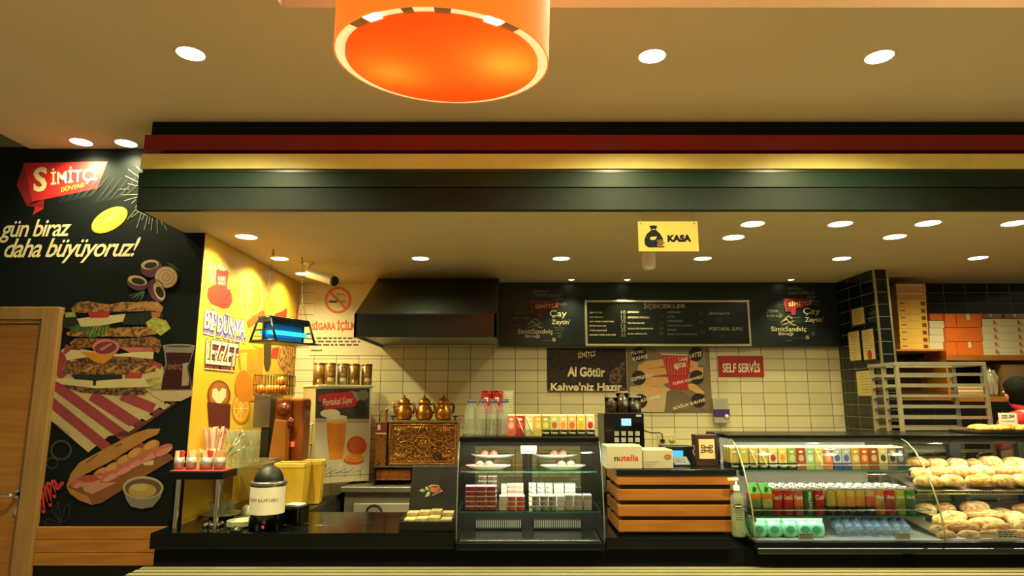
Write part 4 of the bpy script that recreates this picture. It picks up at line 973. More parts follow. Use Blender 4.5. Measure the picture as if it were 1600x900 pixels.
zH = zoom(1090, 520, 5.0); a = Art(bp, bn, zH); a.text('SELF SERVİS', [(192, 214), (484, 216), (488, 310), (194, 312)], M('ecdcb4', .5), .03); a.build('lettering', t)
# menu panel with the two word circles and the framed menu board
PF = YB-.06
x0, x1 = P(776, 500, PF).x, P(1311, 500, PF).x; zl2 = P(900, 541, PF).z
t = thing('menu_wall_panel', 'dark green black panel above the tiles with two printed word circles', 'panel', ((x0+x1)/2, PF, zl2))
MB().box(x0, XR-.003, PF, YB-.0005, zl2, LOWC-.003).build('panel', M('0c1718', .38, c2='101d1d', var=.12, scale=2), t, .002)
pp = (0, PF-.0005, 0)
faint, mid, bright = M('3d4238', .7), M('77765c', .6), M('cfc698', .6)
words = ['kahve', 'börek', 'çay', 'simit', 'cafe latte', 'sandviç', 'poğaça', 'tost', 'limonata', 'açma', 'menemen', 'salata']
for zW, kx, mir in ((zoom(770, 430, 6.667), 0, 0), (zoom(1180, 420, 3.464), 1, 1)):
    a = Art(pp, bn, zW)
    if kx == 0: cx, cy, r = 500, 430, 285; f = lambda x, y: (x, y)
    else: cx, cy, r = 210, 245, 148; f = lambda x, y: (210+(x-500)*.519, 245+(y-430)*.519)
    rr = random.Random(5+kx)
    for k in range(21):
        yy = 160+k*27; hw = math.sqrt(max(0, 285**2-(yy-430)**2)); x = 500-hw
        while x < 500+hw-40:
            w_ = rr.uniform(60, 120); e = min(x+w_, 500+hw)
            if not (380 < x+w_/2 < 720 and 230 < yy < 440) and not (590 < x+w_/2 and 330 < yy < 520) and not (250 < x+w_/2 < 640 and 540 < yy < 670) and rr.random() < .8:
                a.text(rr.choice(words), [f(x, yy), f(e-8, yy), f(e-8, yy+16), f(x, yy+16)], faint if rr.random() < .75 else mid, .0)
            x = e
    for s_, q, m_ in (('SiyahProfiterol', (440, 190, 705, 236), mid), ('CafeLatte', (630, 236, 730, 262), mid), ('Çay', (592, 366, 770, 450), bright), ("Zeytin'", (612, 462, 804, 525), bright), ('SimitSandviç', (258, 560, 625, 622), bright), ('Böreği', (338, 616, 490, 660), bright), ('böreği', (215, 425, 380, 470), mid), ('TeaLatte', (218, 380, 330, 408), mid), ('Türk', (690, 286, 770, 310), mid), ('Ç', (680, 622, 716, 655), mid), ('S', (618, 656, 656, 690), bright), ('SadeMenü', (430, 150, 590, 176), mid)):
        x_0, y_0, x_1, y_1 = q; a.text(s_, [f(x_0, y_0), f(x_1, y_0), f(x_1, y_1), f(x_0, y_1)], m_, .005)
    for q in (((388, 290), (400, 264), (690, 270), (700, 310), (640, 350), (520, 372), (515, 440), (480, 445), (460, 405), (410, 405)),): a.add([f(*v) for v in q], M('7c1d1c', .5))
    a.add([f(*v) for v in ((410, 300), (440, 290), (480, 402), (420, 400))], M('55110f', .5)); a.text('SİMİTÇİ', [f(440, 300), f(680, 284), f(676, 338), f(442, 358)], M('d9b98a', .5), .015)
    for seg in (((360, 520), (440, 450), (480, 480)), ((370, 545), (500, 500)), ((400, 500), (420, 480), (450, 520), (510, 550))): a.line([f(*v) for v in seg], 8 if kx == 0 else 4.5, M('a89a5c', .5))
    a.build('word_circle', t, 'printed circle of menu words round a red banner')
t = thing('menu_board', 'silver framed drinks menu board headed İÇECEKLER', 'menu board', (P(1042, 540, PF).x, PF, P(1042, 540, PF).z))
yfr = PF-.022
def R4(x0, y0, x1, y1, y): a_, b_ = P(x0, y1, y), P(x1, y0, y); return a_.x, b_.x, a_.z, b_.z
x0, x1, z0, z1 = R4(915, 469, 1170, 541, yfr); MB().box(x0+.01, x1-.01, yfr+.006, PF-.0005, z0+.01, z1-.01).build('board', M('10160f', .25, c2='151c12', var=.15, scale=3), t)
m = MB(); w_ = .019; m.box(x0, x1, yfr-.006, PF-.0005, z1-w_, z1); m.box(x0, x1, yfr-.006, PF-.0005, z0, z0+w_); m.box(x0, x0+w_, yfr-.006, PF-.0005, z0+w_, z1-w_); m.box(x1-w_, x1, yfr-.006, PF-.0005, z0+w_, z1-w_)
m.build('frame', M('d8d2b4', .28, .7), t, .003)
a = Art((0, yfr+.0055, 0), bn, zoom(910, 460, 5.926)); tx, tp_ = M('d2cba4', .5), M('6a6a52', .6)
a.text('İÇECEKLER', [(566, 80), (960, 82), (958, 134), (566, 138)], M('c9c19a', .5), .012)
for x, w1, rows in ((64, .0, (('ÇAY KÜÇÜK', 186, 160), ('ÇAY FİNCAN', 190, 202), ('ÇAY DEMLİ (SEMAVER)', 290, 242), ('BİTKİ ÇAYLARI', 220, 283), ('TÜRK KAHVESİ', 226, 323), ('DOUBLE TÜRK KAHVESİ', 308, 364))),
                    (420, 0, (('ESPRESSO', 524, 155), ('ESPRESSO DOUBLE', 622, 205), ('FİLTRE KAHVE', 574, 255), ('SÜTLÜ FİLTRE KAHVE', 654, 306), ('SICAK ÇİKOLATA', 600, 356))),
                    (785, 0, (('AMERICANO', 912, 155), ('LATTE', 850, 198), ('CAPPUCCINO', 930, 238), ('CAPPUCCINO VANİLYA', 1026, 279), ('MOCHA', 872, 320), ('SICAK KAHVE ÇEŞİTLERİ', 1062, 360)))):
    for s_, xe, y in rows: a.text(s_, [(x, y), (xe, y), (xe, y+17), (x, y+17)], tx if x < 700 else M('9d9a78', .5), .03)
a.text('LİMONATA', [(1168, 160), (1364, 160), (1364, 188), (1168, 188)], tx, .012).text('PORTAKAL SUYU', [(1176, 304), (1480, 304), (1480, 334), (1176, 334)], tx, .015)
for s_, x, y in (('10', 358, 150), ('15', 358, 192), ('25', 358, 233), ('15', 358, 275), ('25', 358, 312), ('35', 358, 358), ('25', 710, 190), ('25', 710, 242), ('30', 710, 295), ('35', 710, 345), ('25', 1080, 160), ('30', 1080, 240), ('35', 1090, 330), ('25', 1240, 220), ('35', 1275, 372)):
    a.text(s_, [(x, y), (x+42, y), (x+42, y+32), (x, y+32)], tp_ if x > 600 else M('9c987a', .5), 0)
a.build('lettering', t)
# KASA sign and the white tube under it
yk = 3.45; x0, x1, z0, z1 = R4(998, 346, 1090, 393, yk)
t = thing('cash_desk_sign', 'cream hanging sign with a money sack reading KASA', 'sign', ((x0+x1)/2, yk, z0))
MB().box(x0, x1, yk, yk+.012, z0, z1).build('board', M('a08040', .75, var=.03, spec=.15), t, .002)
for x in (x0+.015, x1-.02): MB().cyl((x, yk+.006, z1-.006), (x+.002, yk+.006, LOWC), .0016, n=6).build('wire', dark_steel, t)
MB().cyl((x1-.026, yk+.006, z1), (x1-.03, yk+.006, LOWC), .0016, n=6).build('wire', dark_steel, t)
for x in (x0+.015, x1-.02): MB().cyl((x, yk-.002, z1-.012), (x, yk, z1-.012), .004, n=8).build('eyelet', dark_steel, t)
a = Art((0, yk-.0005, 0), bn, zoom(960, 320, 2.5)); NV = M('0d1013', .8, spec=.1)
a.text('KASA', [(207, 118), (300, 116), (301, 145), (207, 145)], NV, .07)
a.add([(136, 82), (150, 80), (168, 82), (162, 98), (178, 112), (190, 132), (188, 155), (176, 166), (132, 166), (120, 156), (117, 136), (126, 114), (144, 99)], NV)
a.add([(140, 126), (166, 124), (160, 136), (150, 138), (140, 136)], M('a08040', .75, spec=.15)).line([(146, 96), (160, 96)], 2, M('a08040', .75, spec=.15))
for k in range(4): a.add([(167+k % 2*4, 138+k*8), (192+k % 2*5, 137+k*8), (192+k % 2*5, 143+k*8), (167+k % 2*4, 144+k*8)], M('a08040', .75, spec=.15)).add([(168+k % 2*4, 139+k*8), (191+k % 2*5, 138+k*8), (191+k % 2*5, 142+k*8), (168+k % 2*4, 143+k*8)], NV)
a.build('print', t)
p = P(1014, 421, 3.95); q = P(1014, 392, 3.95)
t = thing('pendant_tube_lamp', 'unlit white tube pendant hanging below the KASA sign', 'pendant', (p.x, 3.95, p.z))
MB().lathe([(.001, 0), (.035, .003), (.043, .02), (.041, .19), (.036, .2), (.001, .2)], (p.x, 3.95, p.z), 24).build('shade', M('d8d2b8', .4), t)
MB().cyl((p.x, 3.95, p.z+.2), (p.x, 3.95, LOWC), .004, n=8).build('rod', white_p, t)
# ================================================================== teapots, copper urn, wall machines
cop = M('c48a3e', .3, .75, c2='a87030', var=.1, scale=6)
cop_d = M('6a421c', .38, .7, c2='a8743a', var=.2, scale=48, bump=1.0)
ub = thing('urn_stand', 'black stand with a copper grille under the ornate copper urn', 'stand', (-.70, 5.35, .925))
MB().box(-1.09, -.40, 5.19, 5.62, 1.058, 1.074).build('top', dark_steel, ub, .002)
MB().box(-1.09, -1.075, 5.2, 5.6, .9255, 1.058).build('side', charcoal, ub); MB().box(-.415, -.40, 5.2, 5.6, .9255, 1.058).build('side', charcoal, ub)
MB().box(-1.075, -.415, 5.58, 5.6, .9255, 1.058).build('back', ink, ub)
g = MB().box(-1.07, -.80, 5.22, 5.235, .965, 1.045)
for i in range(12): g.box(-1.066+i*.0225, -1.061+i*.0225, 5.214, 5.22, .965, 1.045)
g.box(-1.07, -.80, 5.213, 5.22, .965, .972); g.box(-1.07, -.80, 5.213, 5.22, 1.0, 1.006)
g.build('grille', M('8c4f1e', .4, .5, c2='a8662a', var=.15, scale=20), ub)
ux0, ux1, uy, uz0, uz1 = -.975, -.437, 5.21, 1.0745, 1.425
U = thing('copper_urn', 'embossed copper tea urn cabinet with a central rosette', 'tea urn', ((ux0+ux1)/2, 5.36, uz0))
MB().box(ux0, ux1, uy, 5.50, uz0, uz1-.02).build('body', cop_d, U, .004)
MB().box(ux0-.008, ux1+.008, uy-.01, 5.51, uz1-.02, uz1).build('top', M('b8a468', .3, .9), U, .003)
ucx, ucz = (ux0+ux1)/2, (uz0+uz1-.02)/2; hw, hh = (ux1-ux0)/2-.012, (uz1-.02-uz0)/2-.012
m = MB(); yr = uy-.002
def rope(pts, r=.0042, closed=False): m.tube([(ucx+x, yr, ucz+z) for x, z in pts], r, 6, closed=closed)
rope([(-hw, -hh), (hw, -hh), (hw, hh), (-hw, hh)], .006, True); rope([(-hw+.022, -hh+.022), (hw-.022, -hh+.022), (hw-.022, hh-.022), (-hw+.022, hh-.022)], .004, True)
for i in range(36):
    x = -hw+.011+(2*hw-.022)*i/35
    for z in (-hh+.011, hh-.011): m.ell((ucx+x, yr, ucz+z), (.0045, .004, .006), 0, 6, 4)
for i in range(20):
    z = -hh+.02+(2*hh-.04)*i/19
    for x in (-hw+.011, hw-.011): m.ell((ucx+x, yr, ucz+z), (.006, .004, .0045), 0, 6, 4)
for k in range(14):
    a = k*2*math.pi/14; m.ell((ucx+.024*math.cos(a), yr-.002, ucz+.024*math.sin(a)), (.017, .006, .0042), 0, 8, 5, Matrix.Rotation(-a, 4, 'Y'))
m.ell((ucx, yr-.004, ucz), (.012, .007, .012), 0, 10, 6)
rope([(.05, .05), (-.05, .05), (-.05, -.05), (.05, -.05)], .004, True)
for q in range(4):
    t0 = q*math.pi/2; rope([((.056+.014*math.sin(i*.4)**2)*math.cos(t0-.75+1.5*i/8), (.056+.014*math.sin(i*.4)**2)*math.sin(t0-.75+1.5*i/8)) for i in range(9)], .0045)
def spiral(cx, cz, s, a0, d=1, n=16): rope([(cx+s*(1-i/n*.8)*math.cos(a0+d*i*.42), cz+s*(1-i/n*.8)*math.sin(a0+d*i*.42)) for i in range(n)], .0042)
for sx in (-1, 1):
    for sz in (-1, 1):
        spiral(sx*.105, sz*.045, .03, 0 if sx > 0 else math.pi, sx*sz); spiral(sx*.165, sz*.035, .028, math.pi/2*sz, -sx*sz); spiral(sx*.05, sz*.11, .03, math.pi/2*sz, sx*sz); spiral(sx*.215, sz*.10, .032, 0, sx*sz); spiral(sx*.205, sz*.05, .024, math.pi, sx*sz); spiral(sx*.10, sz*.115, .026, math.pi*sx, -sz)
        rope([(sx*.07, 0), (sx*.10, sz*.018), (sx*.14, sz*.026), (sx*.175, sz*.012), (sx*.205, 0)], .0045); rope([(sx*.02, sz*.075), (sx*.035, sz*.10), (sx*.02, sz*.135)], .0045)
        for i in range(5):
            rope([(sx*(.125+.016*i), sz*.075), (sx*(.16+.016*i), sz*.128)], .0028); rope([(sx*(.125+.016*i), sz*.128), (sx*(.16+.016*i), sz*.075)], .0028)
m.build('relief', cop, U, label='embossed ornament')
p = P(684, 712, uy-.03)
m = MB().cyl((p.x, uy, p.z), (p.x, uy-.045, p.z), .011); m.tube([(p.x+.03*math.cos(i*.5236), uy-.045, p.z+.03*math.sin(i*.5236)) for i in range(12)], .006, closed=True)
for k in range(3): m.cyl((p.x+.028*math.cos(k*2.09), uy-.045, p.z+.028*math.sin(k*2.09)), (p.x, uy-.045, p.z), .004, n=6)
m.build('tap_wheel', M('3c2c18', .4, .8), U)
for x in (ux0+.02, ux1-.02): MB().tube([(x, 5.25, uz1), (x, 5.25, uz1+.022), (x-.02, 5.25, uz1+.03), (x+.02, 5.25, uz1+.03)], .006).build('corner_knob', ink, U)
sx0, sx1 = P(586, 700, 5.2).x, P(603, 700, 5.2).x
V = thing('copper_column', 'narrow latticed copper column beside the urn with a maroon box on top', 'dispenser', ((sx0+sx1)/2, 5.25, 1.0745))
MB().box(sx0, sx1, 5.21, 5.30, 1.0745, 1.33).build('body', cop_d, V, .003)
m = MB()
for i in range(-4, 14):
    for s in (-1, 1):
        p0 = (sx0+.004, 1.08+.02*i) if s > 0 else (sx1-.004, 1.08+.02*i); p1 = (sx1-.004, 1.08+.02*i+.078) if s > 0 else (sx0+.004, 1.08+.02*i+.078)
        if p0[1] > 1.078 and p1[1] < 1.326: m.cyl((p0[0], 5.207, p0[1]), (p1[0], 5.207, p1[1]), .003, n=6)
m.build('lattice', cop, V)
MB().box(sx0-.003, sx1+.003, 5.207, 5.303, 1.33, 1.41).build('cap_box', M('6a1f1c', .5), V, .003)
m = MB().box(sx0+.012, sx0+.036, 5.2055, 5.2069, 1.35, 1.39); m.box(sx0, sx1, 5.2055, 5.2069, 1.318, 1.329); m.build('tag', M('c8b48a', .5), V)
p0 = Vector((sx0+.02, 5.25, 1.41)); m = MB().tube([p0, p0+Vector((.0, 0, .06)), p0+Vector((.02, 0, .09)), p0+Vector((.09, 0, .115)), p0+Vector((.16, 0, .122))], .004); m.cyl((sx1-.014, 5.25, 1.41), (sx1-.014, 5.25, 1.50), .008); m.ell((sx1-.014, 5.25, 1.505), (.011, .011, .014)); m.build('tap_pipe', cop_d, V)
for k, (px, l) in enumerate(((631, 'nearest the juice cooler'), (663, 'in the middle of the row'), (693, 'nearest the glass cake case'))):
    c = (P(px, 640, 5.32).x, 5.32, uz1+.0005)
    t = thing('copper_teapot', 'domed copper teapot on the urn, '+l, 'teapot', c, R(38), 'copper teapots on the urn'); t.scale = (.96, .96, .98)
    MB().lathe([(.001, .0), (.05, .0), (.066, .012), (.074, .04), (.07, .075), (.055, .105), (.045, .118), (.047, .128), (.052, .131)], n=28).build('body', cop, t, local=True)
    MB().lathe([(.053, .131), (.055, .140), (.048, .158), (.03, .175), (.012, .184), (.008, .19), (.011, .197), (.007, .206), (.001, .208)], n=28).build('lid', cop, t, local=True)
    MB().tube([(-.06, 0, .045), (-.085, 0, .07), (-.093, 0, .11), (-.105, 0, .145)], [.014, .011, .008, .005], 9).build('spout', cop, t, local=True)
    MB().tube([(.05, -.01, .125), (.085, -.01, .13), (.10, -.01, .10), (.09, -.01, .06), (.068, -.01, .045)], [.006, .009, .011, .009, .006], 8).build('handle', M('14100c', .4), t, local=True)
# coffee machine with three bean hoppers
mx0, mx1, my = .705, 1.01, 5.0
mz1 = P(970, 646, my).z
Q = thing('coffee_machine', 'black coffee machine with small lit screen and three bean hoppers', 'coffee machine', ((mx0+mx1)/2, 5.2, .9255))
MB().box(mx0, mx1, my+.012, 5.38, .9255, mz1-.004).build('body', M('5a584f', .35, .7), Q, .006)
MB().box(mx0+.004, mx1, my, my+.012, .95, mz1).build('front_panel', M('080a0c', .12, coat=.5), Q, .004)
x0, x1, z0, z1 = R4(971, 654, 986, 665, my-.001); MB().box(x0, x1, my-.002, my-.0002, z0, z1).build('screen', EM((.42, .75, .85), 1.3), Q)
for r_ in range(3):
    for c_ in range(4):
        x0, x1, z0, z1 = R4(960+c_*10.8, 674+r_*10, 967+c_*10.8, 681+r_*10, my-.001); kk = MB().box(x0, x1, my-.005, my-.0002, z0, z1); kb = kk.build('key', M('b8b8a8', .3, .3), Q, .001)
x0, x1, z0, z1 = R4(994, 648, 1002, 651, my-.001); MB().box(x0, x1, my-.002, my-.0002, z0, z1).build('badge', M('d8d8c8', .4), Q)
for k, (px, h_, d) in enumerate(((955, .12, 5.12), (973, .155, 5.12), (992, .12, 5.12))):
    x = P(px, 640, d).x; b = MB().lathe([(.001, .002), (.047, .002), (.047, h_*.78), (.001, h_*.8)], (x, d, mz1), 22); hb = b.build('bean_hopper', SPECK('1c110c', '6a5044', 110, .6), Q)
    MB().lathe([(.05, 0), (.05, h_), (.047, h_)], (x, d, mz1), 22).build('hopper_wall', GL('e8e4d8', .05, 1.0, .03), hb, local=False)
    MB().lathe([(.052, h_), (.052, h_+.012), (.001, h_+.014)], (x, d, mz1), 22).build('hopper_lid', M('8a8676', .3), hb)
s_ = P(1043, 690, YB-.012)
t = thing('wall_socket', 'cream double wall socket on the white tiles behind the till', 'socket', (s_.x, YB-.01, s_.z))
x0, x1, z0, z1 = R4(1028, 679, 1057, 698, YB-.012); MB().box(x0, x1, YB-.012, YB-.0005, z0, z1).build('plate', M('d0c48c', .4), t, .003)
for px in (1035, 1050): q = P(px, 688, YB-.012); MB().lathe([(.001, 0), (.022, 0), (.026, .004), (.001, .004)]).xf(Matrix.Translation((q.x, YB-.013, q.z)) @ Matrix.Rotation(R(90), 4, 'X')).build('outlet', M('b8ac78', .4), t)
q = P(1035, 689, YB-.03); pl = MB().cyl((q.x, YB-.0175, q.z), (q.x, YB-.05, q.z), .016); k_ = P(1010, 677, 5.42)
pl.tube([(q.x, YB-.05, q.z), (q.x-.01, YB-.07, q.z+.06), (q.x-.05, 5.6, q.z+.075), (k_.x+.05, 5.5, k_.z), (mx1+.01, 5.30, 1.36)], .005); tag(pl.build('power_plug', ink), 'black plug and cable in the wall socket', 'plug')
a_, b_ = P(1117, 661, YB-.06), P(1139, 626, YB-.06)
t = thing('air_freshener', 'grey wall dispenser with a purple band beside the coffee poster', 'dispenser', ((a_.x+b_.x)/2, YB-.03, a_.z))
zm = a_.z+(b_.z-a_.z)*.3; zm2 = a_.z+(b_.z-a_.z)*.62
MB().prism([(a_.x, YB-.06, a_.z), (a_.x, YB-.03, b_.z+.02), (a_.x, YB-.0005, b_.z+.02), (a_.x, YB-.0005, a_.z)], (b_.x-a_.x, 0, 0)).build('body', M('9c9886', .35), t, .005)
MB().box(a_.x-.001, b_.x+.001, YB-.064, YB-.03, zm, zm2).build('band', M('4a2c7c', .4), t, .002)
MB().lathe([(.018, 0), (.016, .006), (.001, .007)]).xf(Matrix.Translation((b_.x-.028, YB-.064, zm)) @ Matrix.Rotation(R(90), 4, 'X')).build('button', M('e8e4d4', .4), t)
# ================================================================== small glass cake case
tint = GL('f4faf4', .02, 1.0, .0)
edge = M('2f7a5c', .15, var=.1)
XA, XB = XC0, XC1
cc = thing('cake_display_case', 'small slanted glass cake case on the counter with black top and base', 'display case', ((XA+XB)/2, 3.9, .787))
prof = [(3.655, .824), (3.66, 1.0), (3.695, 1.18), (3.745, 1.30), (3.80, 1.352)]
b = MB().box(XA, XB, 3.645, 4.16, .787, .802); b.box(XA, XB, 3.645, 3.668, .802, .824); b.build('base', black_gloss, cc)
MB().box(XA+.02, XB-.02, 3.70, 3.735, .802, .828).build('inner_ledge', M('a8a698', .25, .8), cc, .003)
MB().box(XA+.02, XB-.02, 3.64, 3.6449, .792, .80).build('base_trim', M('3a3d38', .2, .9), cc)
MB().box(XA, XB, 3.80, 4.165, 1.352, 1.378).build('top', M('070909', .3, spec=.25), cc, .005)
m = MB(); m.add([(x, y, z) for y, z in prof for x in (XA+.003, XB-.003)], [(2*i, 2*i+1, 2*i+3, 2*i+2) for i in range(len(prof)-1)], 0, True); m.build('front_glass', tint, cc)
for x in (XA+.0025, XB-.0025):
    m = MB(); pp_ = [(x, y, z) for y, z in prof]+[(x, 4.13, 1.352), (x, 4.13, .824)]; m.poly(pp_); m.build('side_glass', tint, cc)
    m = MB(); m.tube([(x, y, z) for y, z in prof], .0035, 6); m.build('glass_edge', M('7a8478', .2, .3), cc)
fr = M('3a3731', .35, .4)
m = MB()
m.box(XA, XA+.075, 4.13, 4.16, .802, 1.352); m.box(XB-.075, XB, 4.13, 4.16, .802, 1.352); m.box(XA+.075, XB-.075, 4.13, 4.16, .802, .90); m.box(XA+.075, XB-.075, 4.13, 4.16, 1.30, 1.352)
xm = P(824, 760, 4.14).x; m.box(xm-.03, xm+.03, 4.125, 4.16, .90, 1.30); m.build('back_frame', fr, cc)
for x0, x1 in ((XA+.075, xm-.03), (xm+.03, XB-.075)):
    m = MB(); m.add([(x0, 4.145, .90), (x1, 4.145, .90), (x1, 4.145, 1.30), (x0, 4.145, 1.30)], [(0, 1, 2, 3)]); m.build('sliding_door', GL('b8c2c0', .03, 2.0, .08), cc)
    v = MB().box(x0+.005, x1-.005, 4.10, 4.129, .815, .872)
    v.build('vent', M('3c3c36', .4), cc); v = MB()
    for i in range(22): xx = x0+.012+(x1-x0-.03)*i/21; v.box(xx, xx+.006, 4.094, 4.10, .822, .864)
    v.build('vent_slats', M('c8c4ac', .4), cc)
MB().box(XA+.006, XB-.006, 3.67, 4.129, .802, .806).build('deck', M('6d6a60', .25, .9), cc)
for z, y0 in ((.975, 3.74), (1.184, 3.83)):
    m = MB(); x0, x1 = XA+.012, XB-.012
    m.box(x0, x1, y0+.003, 4.10, z-.008, z); sh = m.build('shelf', GL('d4ece0', .03, 1.0, .03), cc)
    MB().box(x0, x1, y0, y0+.003, z-.008, z).build('shelf_edge', edge, sh)
    for x in (XA+.006, XB-.014): MB().box(x, x+.008, y0+.02, y0+.045, z-.022, z-.008).build('bracket', ink, sh)
MB().box(XA+.03, XB-.03, 3.822, 3.845, 1.342, 1.3515).build('light_strip', EM((1, .95, .74), 7), cc); MB().box(XA+.004, XB-.004, 3.806, 3.816, 1.328, 1.352).build('strip_shield', ink, cc)  # dark lip board added to hide the glowing strip
lamp('AREA', 'case_strip_and_fill', ((XA+XB)/2, 3.84, 1.333), 3.2, COOL, .72, cc, (R(18), 0, 0), shape='RECTANGLE', size_y=.03)
lamp('AREA', 'case_strip_and_fill', ((XA+XB)/2, 3.80, 1.17), 1.5, COOL, .72, cc, (R(25), 0, 0), shape='RECTANGLE', size_y=.02)
lamp('AREA', 'case_strip_and_fill', ((XA+XB)/2, 3.76, .962), 1.6, COOL, .72, cc, (R(25), 0, 0), shape='RECTANGLE', size_y=.02)  # fill light added under the lower shelf to brighten the deck, no fixture
# price ticket on its wire stand
p = P(826, 700, 3.855); t = thing('price_ticket', 'handwritten cream price ticket on a clear stand in the cake case', 'price ticket', (p.x, 3.87, 1.1845))
a = p.z-.032; MB().box(p.x-.045, p.x+.045, 3.852, 3.855, a, a+.066).build('card', M('d8cba0', .6), t)
m = MB(); m.flat = True
for k in range(4):
    for j in range(3): m.add([(p.x-.038+j*.026, 3.8512, a+.01+k*.014), (p.x-.018+j*.026-(k*j % 3)*.003, 3.8512, a+.01+k*.014), (p.x-.018+j*.026-(k*j % 3)*.003, 3.8512, a+.014+k*.014), (p.x-.038+j*.026, 3.8512, a+.014+k*.014)], [(0, 1, 2, 3)])
m.build('writing', M('4a4436', .6), t)
MB().box(p.x-.004, p.x+.004, 3.8555, 3.861, 1.186, a+.05).build('stand', GL('eeeedd', .05, 1.5, .15), t); MB().box(p.x-.025, p.x+.025, 3.845, 3.90, 1.1845, 1.188).build('foot', GL('eeeedd', .05, 1.5, .15), t)
# oval plates with rolls
for k, (px, py, d, z, l) in enumerate(((763, 735, 3.915, 1.1845, 'front plate in the cake case, nearer the tea box'), (880, 735, 3.915, 1.1845, 'front plate in the cake case, nearer the till'), (770, 715, 4.045, 1.236, 'raised back plate in the cake case, nearer the tea box'), (868, 715, 4.045, 1.236, 'raised back plate in the cake case, nearer the till'))):
    x = P(px, py, d).x
    if z > 1.2:
        tag(MB().box(x-.12, x+.12, d-.03, d+.03, 1.1845, z-.0005).build('plate_riser', GL('dfe8e0', .05, 1.2, .1), None, .002), 'clear block lifting the '+l, 'riser', 'clear risers on the upper cake shelf')
    o = MB().lathe([(.001, .001), (.08, .001), (.135, .022), (.133, .026), (.08, .006), (.001, .006)], n=36, sy=.47).build('plate', M('e6e2d2', .25), None, local=True); o.location = (x, d, z)
    tag(o, 'white oval '+l, 'plate', 'oval plates of rolls')
    for j in range(2):
        q = MB().ell((0, 0, 0), (.026, .022, .021), 0, 14, 8); q.lathe([(.004+.003*i, .0205-.0004*i*i) for i in range(4)], n=10, mi=1)
        q = q.build('fruit_roll', [M('d8685a', .4, c2='e3a08c', var=.15, scale=40), M('e8d8c0', .5)], None, local=True); q.location = (x-.05+.055*j+(k % 2)*.04, d, z+.028)
        tag(q, 'pink roll, %s on the %s' % (('first', 'second')[j], l), 'dessert', 'pink rolls on plates')
# stacked dessert boxes
def stack(px0, px1, d, levels, lh, body, lid, what, where, sp=None, z0=.9755):
    a_, b_ = P(px0, 790, d), P(px1, 790, d); w = (b_.x-a_.x)/2-.001; x = (a_.x+b_.x)/2; proto = None
    for k in range(levels):
        lab = '%s, level %s, %s' % (what, ('one', 'two', 'three', 'four', 'five', 'six')[k], where)
        if proto is None:
            proto = thing('dessert_box', lab, 'dessert box', (x, d, z0), 0, 'stacked dessert boxes')
            MB().box(-w, w, -.034, .034, .0005, lh-.006).build('body', body, proto, .003, True)
            MB().box(-w-.0005, w+.0005, -.0345, .0345, lh-.0058, lh-.0008).build('lid', lid, proto, .001, True)
        else: dup(proto, (x, d, z0+lh*k), None, lab)
dred = M('8a1f1a', .25, c2='a83428', var=.15, scale=25); cream = M('e8dcbc', .4); lidm = M('e6e6da', .3); pink = M('c98a72', .4, c2='d8a890', var=.12, scale=30)
brown = M('5a3a26', .4, c2='8a6a4a', var=.2, scale=30); spk = SPECK('2a2a26', 'e6e2d4', 75, .5, .38, .46); grey = SPECK('6a6a62', 'b8b6a8', 60, .5); dot = SPECK('1c1c1a', 'e8e4d6', 32, .5, .30, .34); tan = M('b8ae98', .4, var=.1, scale=25)
for i, (q0, q1) in enumerate(((727.5, 743), (744, 759), (760, 775))): stack(q0, q1, 3.80, 5, .0265, dred, lidm, 'dark red dessert box', '%s front column from the tea box' % ORD[i])
for i, (q0, q1) in enumerate(((747, 761), (762, 777))): stack(q0, q1, 3.99, 6, .028, brown, lidm, 'brown layered dessert box', '%s back column from the tea box' % ORD[i])
stack(783, 792, 3.93, 5, .025, cream, lidm, 'narrow cream dessert box', 'back column beside the pink ones'); stack(792.5, 818, 3.93, 5, .0255, pink, lidm, 'wide pink layered dessert box', 'back column at the middle upright')
stack(780, 792, 3.80, 3, .026, cream, lidm, 'cream dessert box', 'front column beside the bright red ones'); stack(793, 806, 3.80, 3, .026, M('c03a24', .3, c2='d8604a', var=.2, scale=30), lidm, 'bright red dessert box', 'front column next to the cream one'); stack(806.5, 820, 3.80, 3, .026, M('c03a24', .3, c2='d8604a', var=.2, scale=30), lidm, 'bright red dessert box', 'front column next to the speckled ones')
for i, (q0, q1) in enumerate(((826, 838), (839, 851), (852, 863.5))): stack(q0, q1, 3.93, 5, .026, spk, lidm, 'black speckled white dessert box', '%s back column from the middle upright' % ORD[i])
for i, (q0, q1) in enumerate(((865, 881), (882, 899))): stack(q0, q1, 3.93, 5, .0258, dot, lidm, 'white dessert box with dark dots', '%s back column counting towards the till' % ORD[i])
for i, (q0, q1) in enumerate(((831, 843), (844, 856), (857, 869))): stack(q0, q1, 3.80, 3, .0265, grey, lidm, 'grey mottled dessert box', '%s front column from the middle upright' % ORD[i])
stack(870.5, 881, 3.80, 3, .026, dot, lidm, 'small dotted white dessert box', 'front column between grey and tan boxes')
for i, (q0, q1) in enumerate(((882, 895), (896.5, 909.5), (911, 924))): stack(q0, q1, 3.80, 3, .028, tan, lidm, 'pale tan dessert box', '%s front column counting towards the till' % ORD[i])
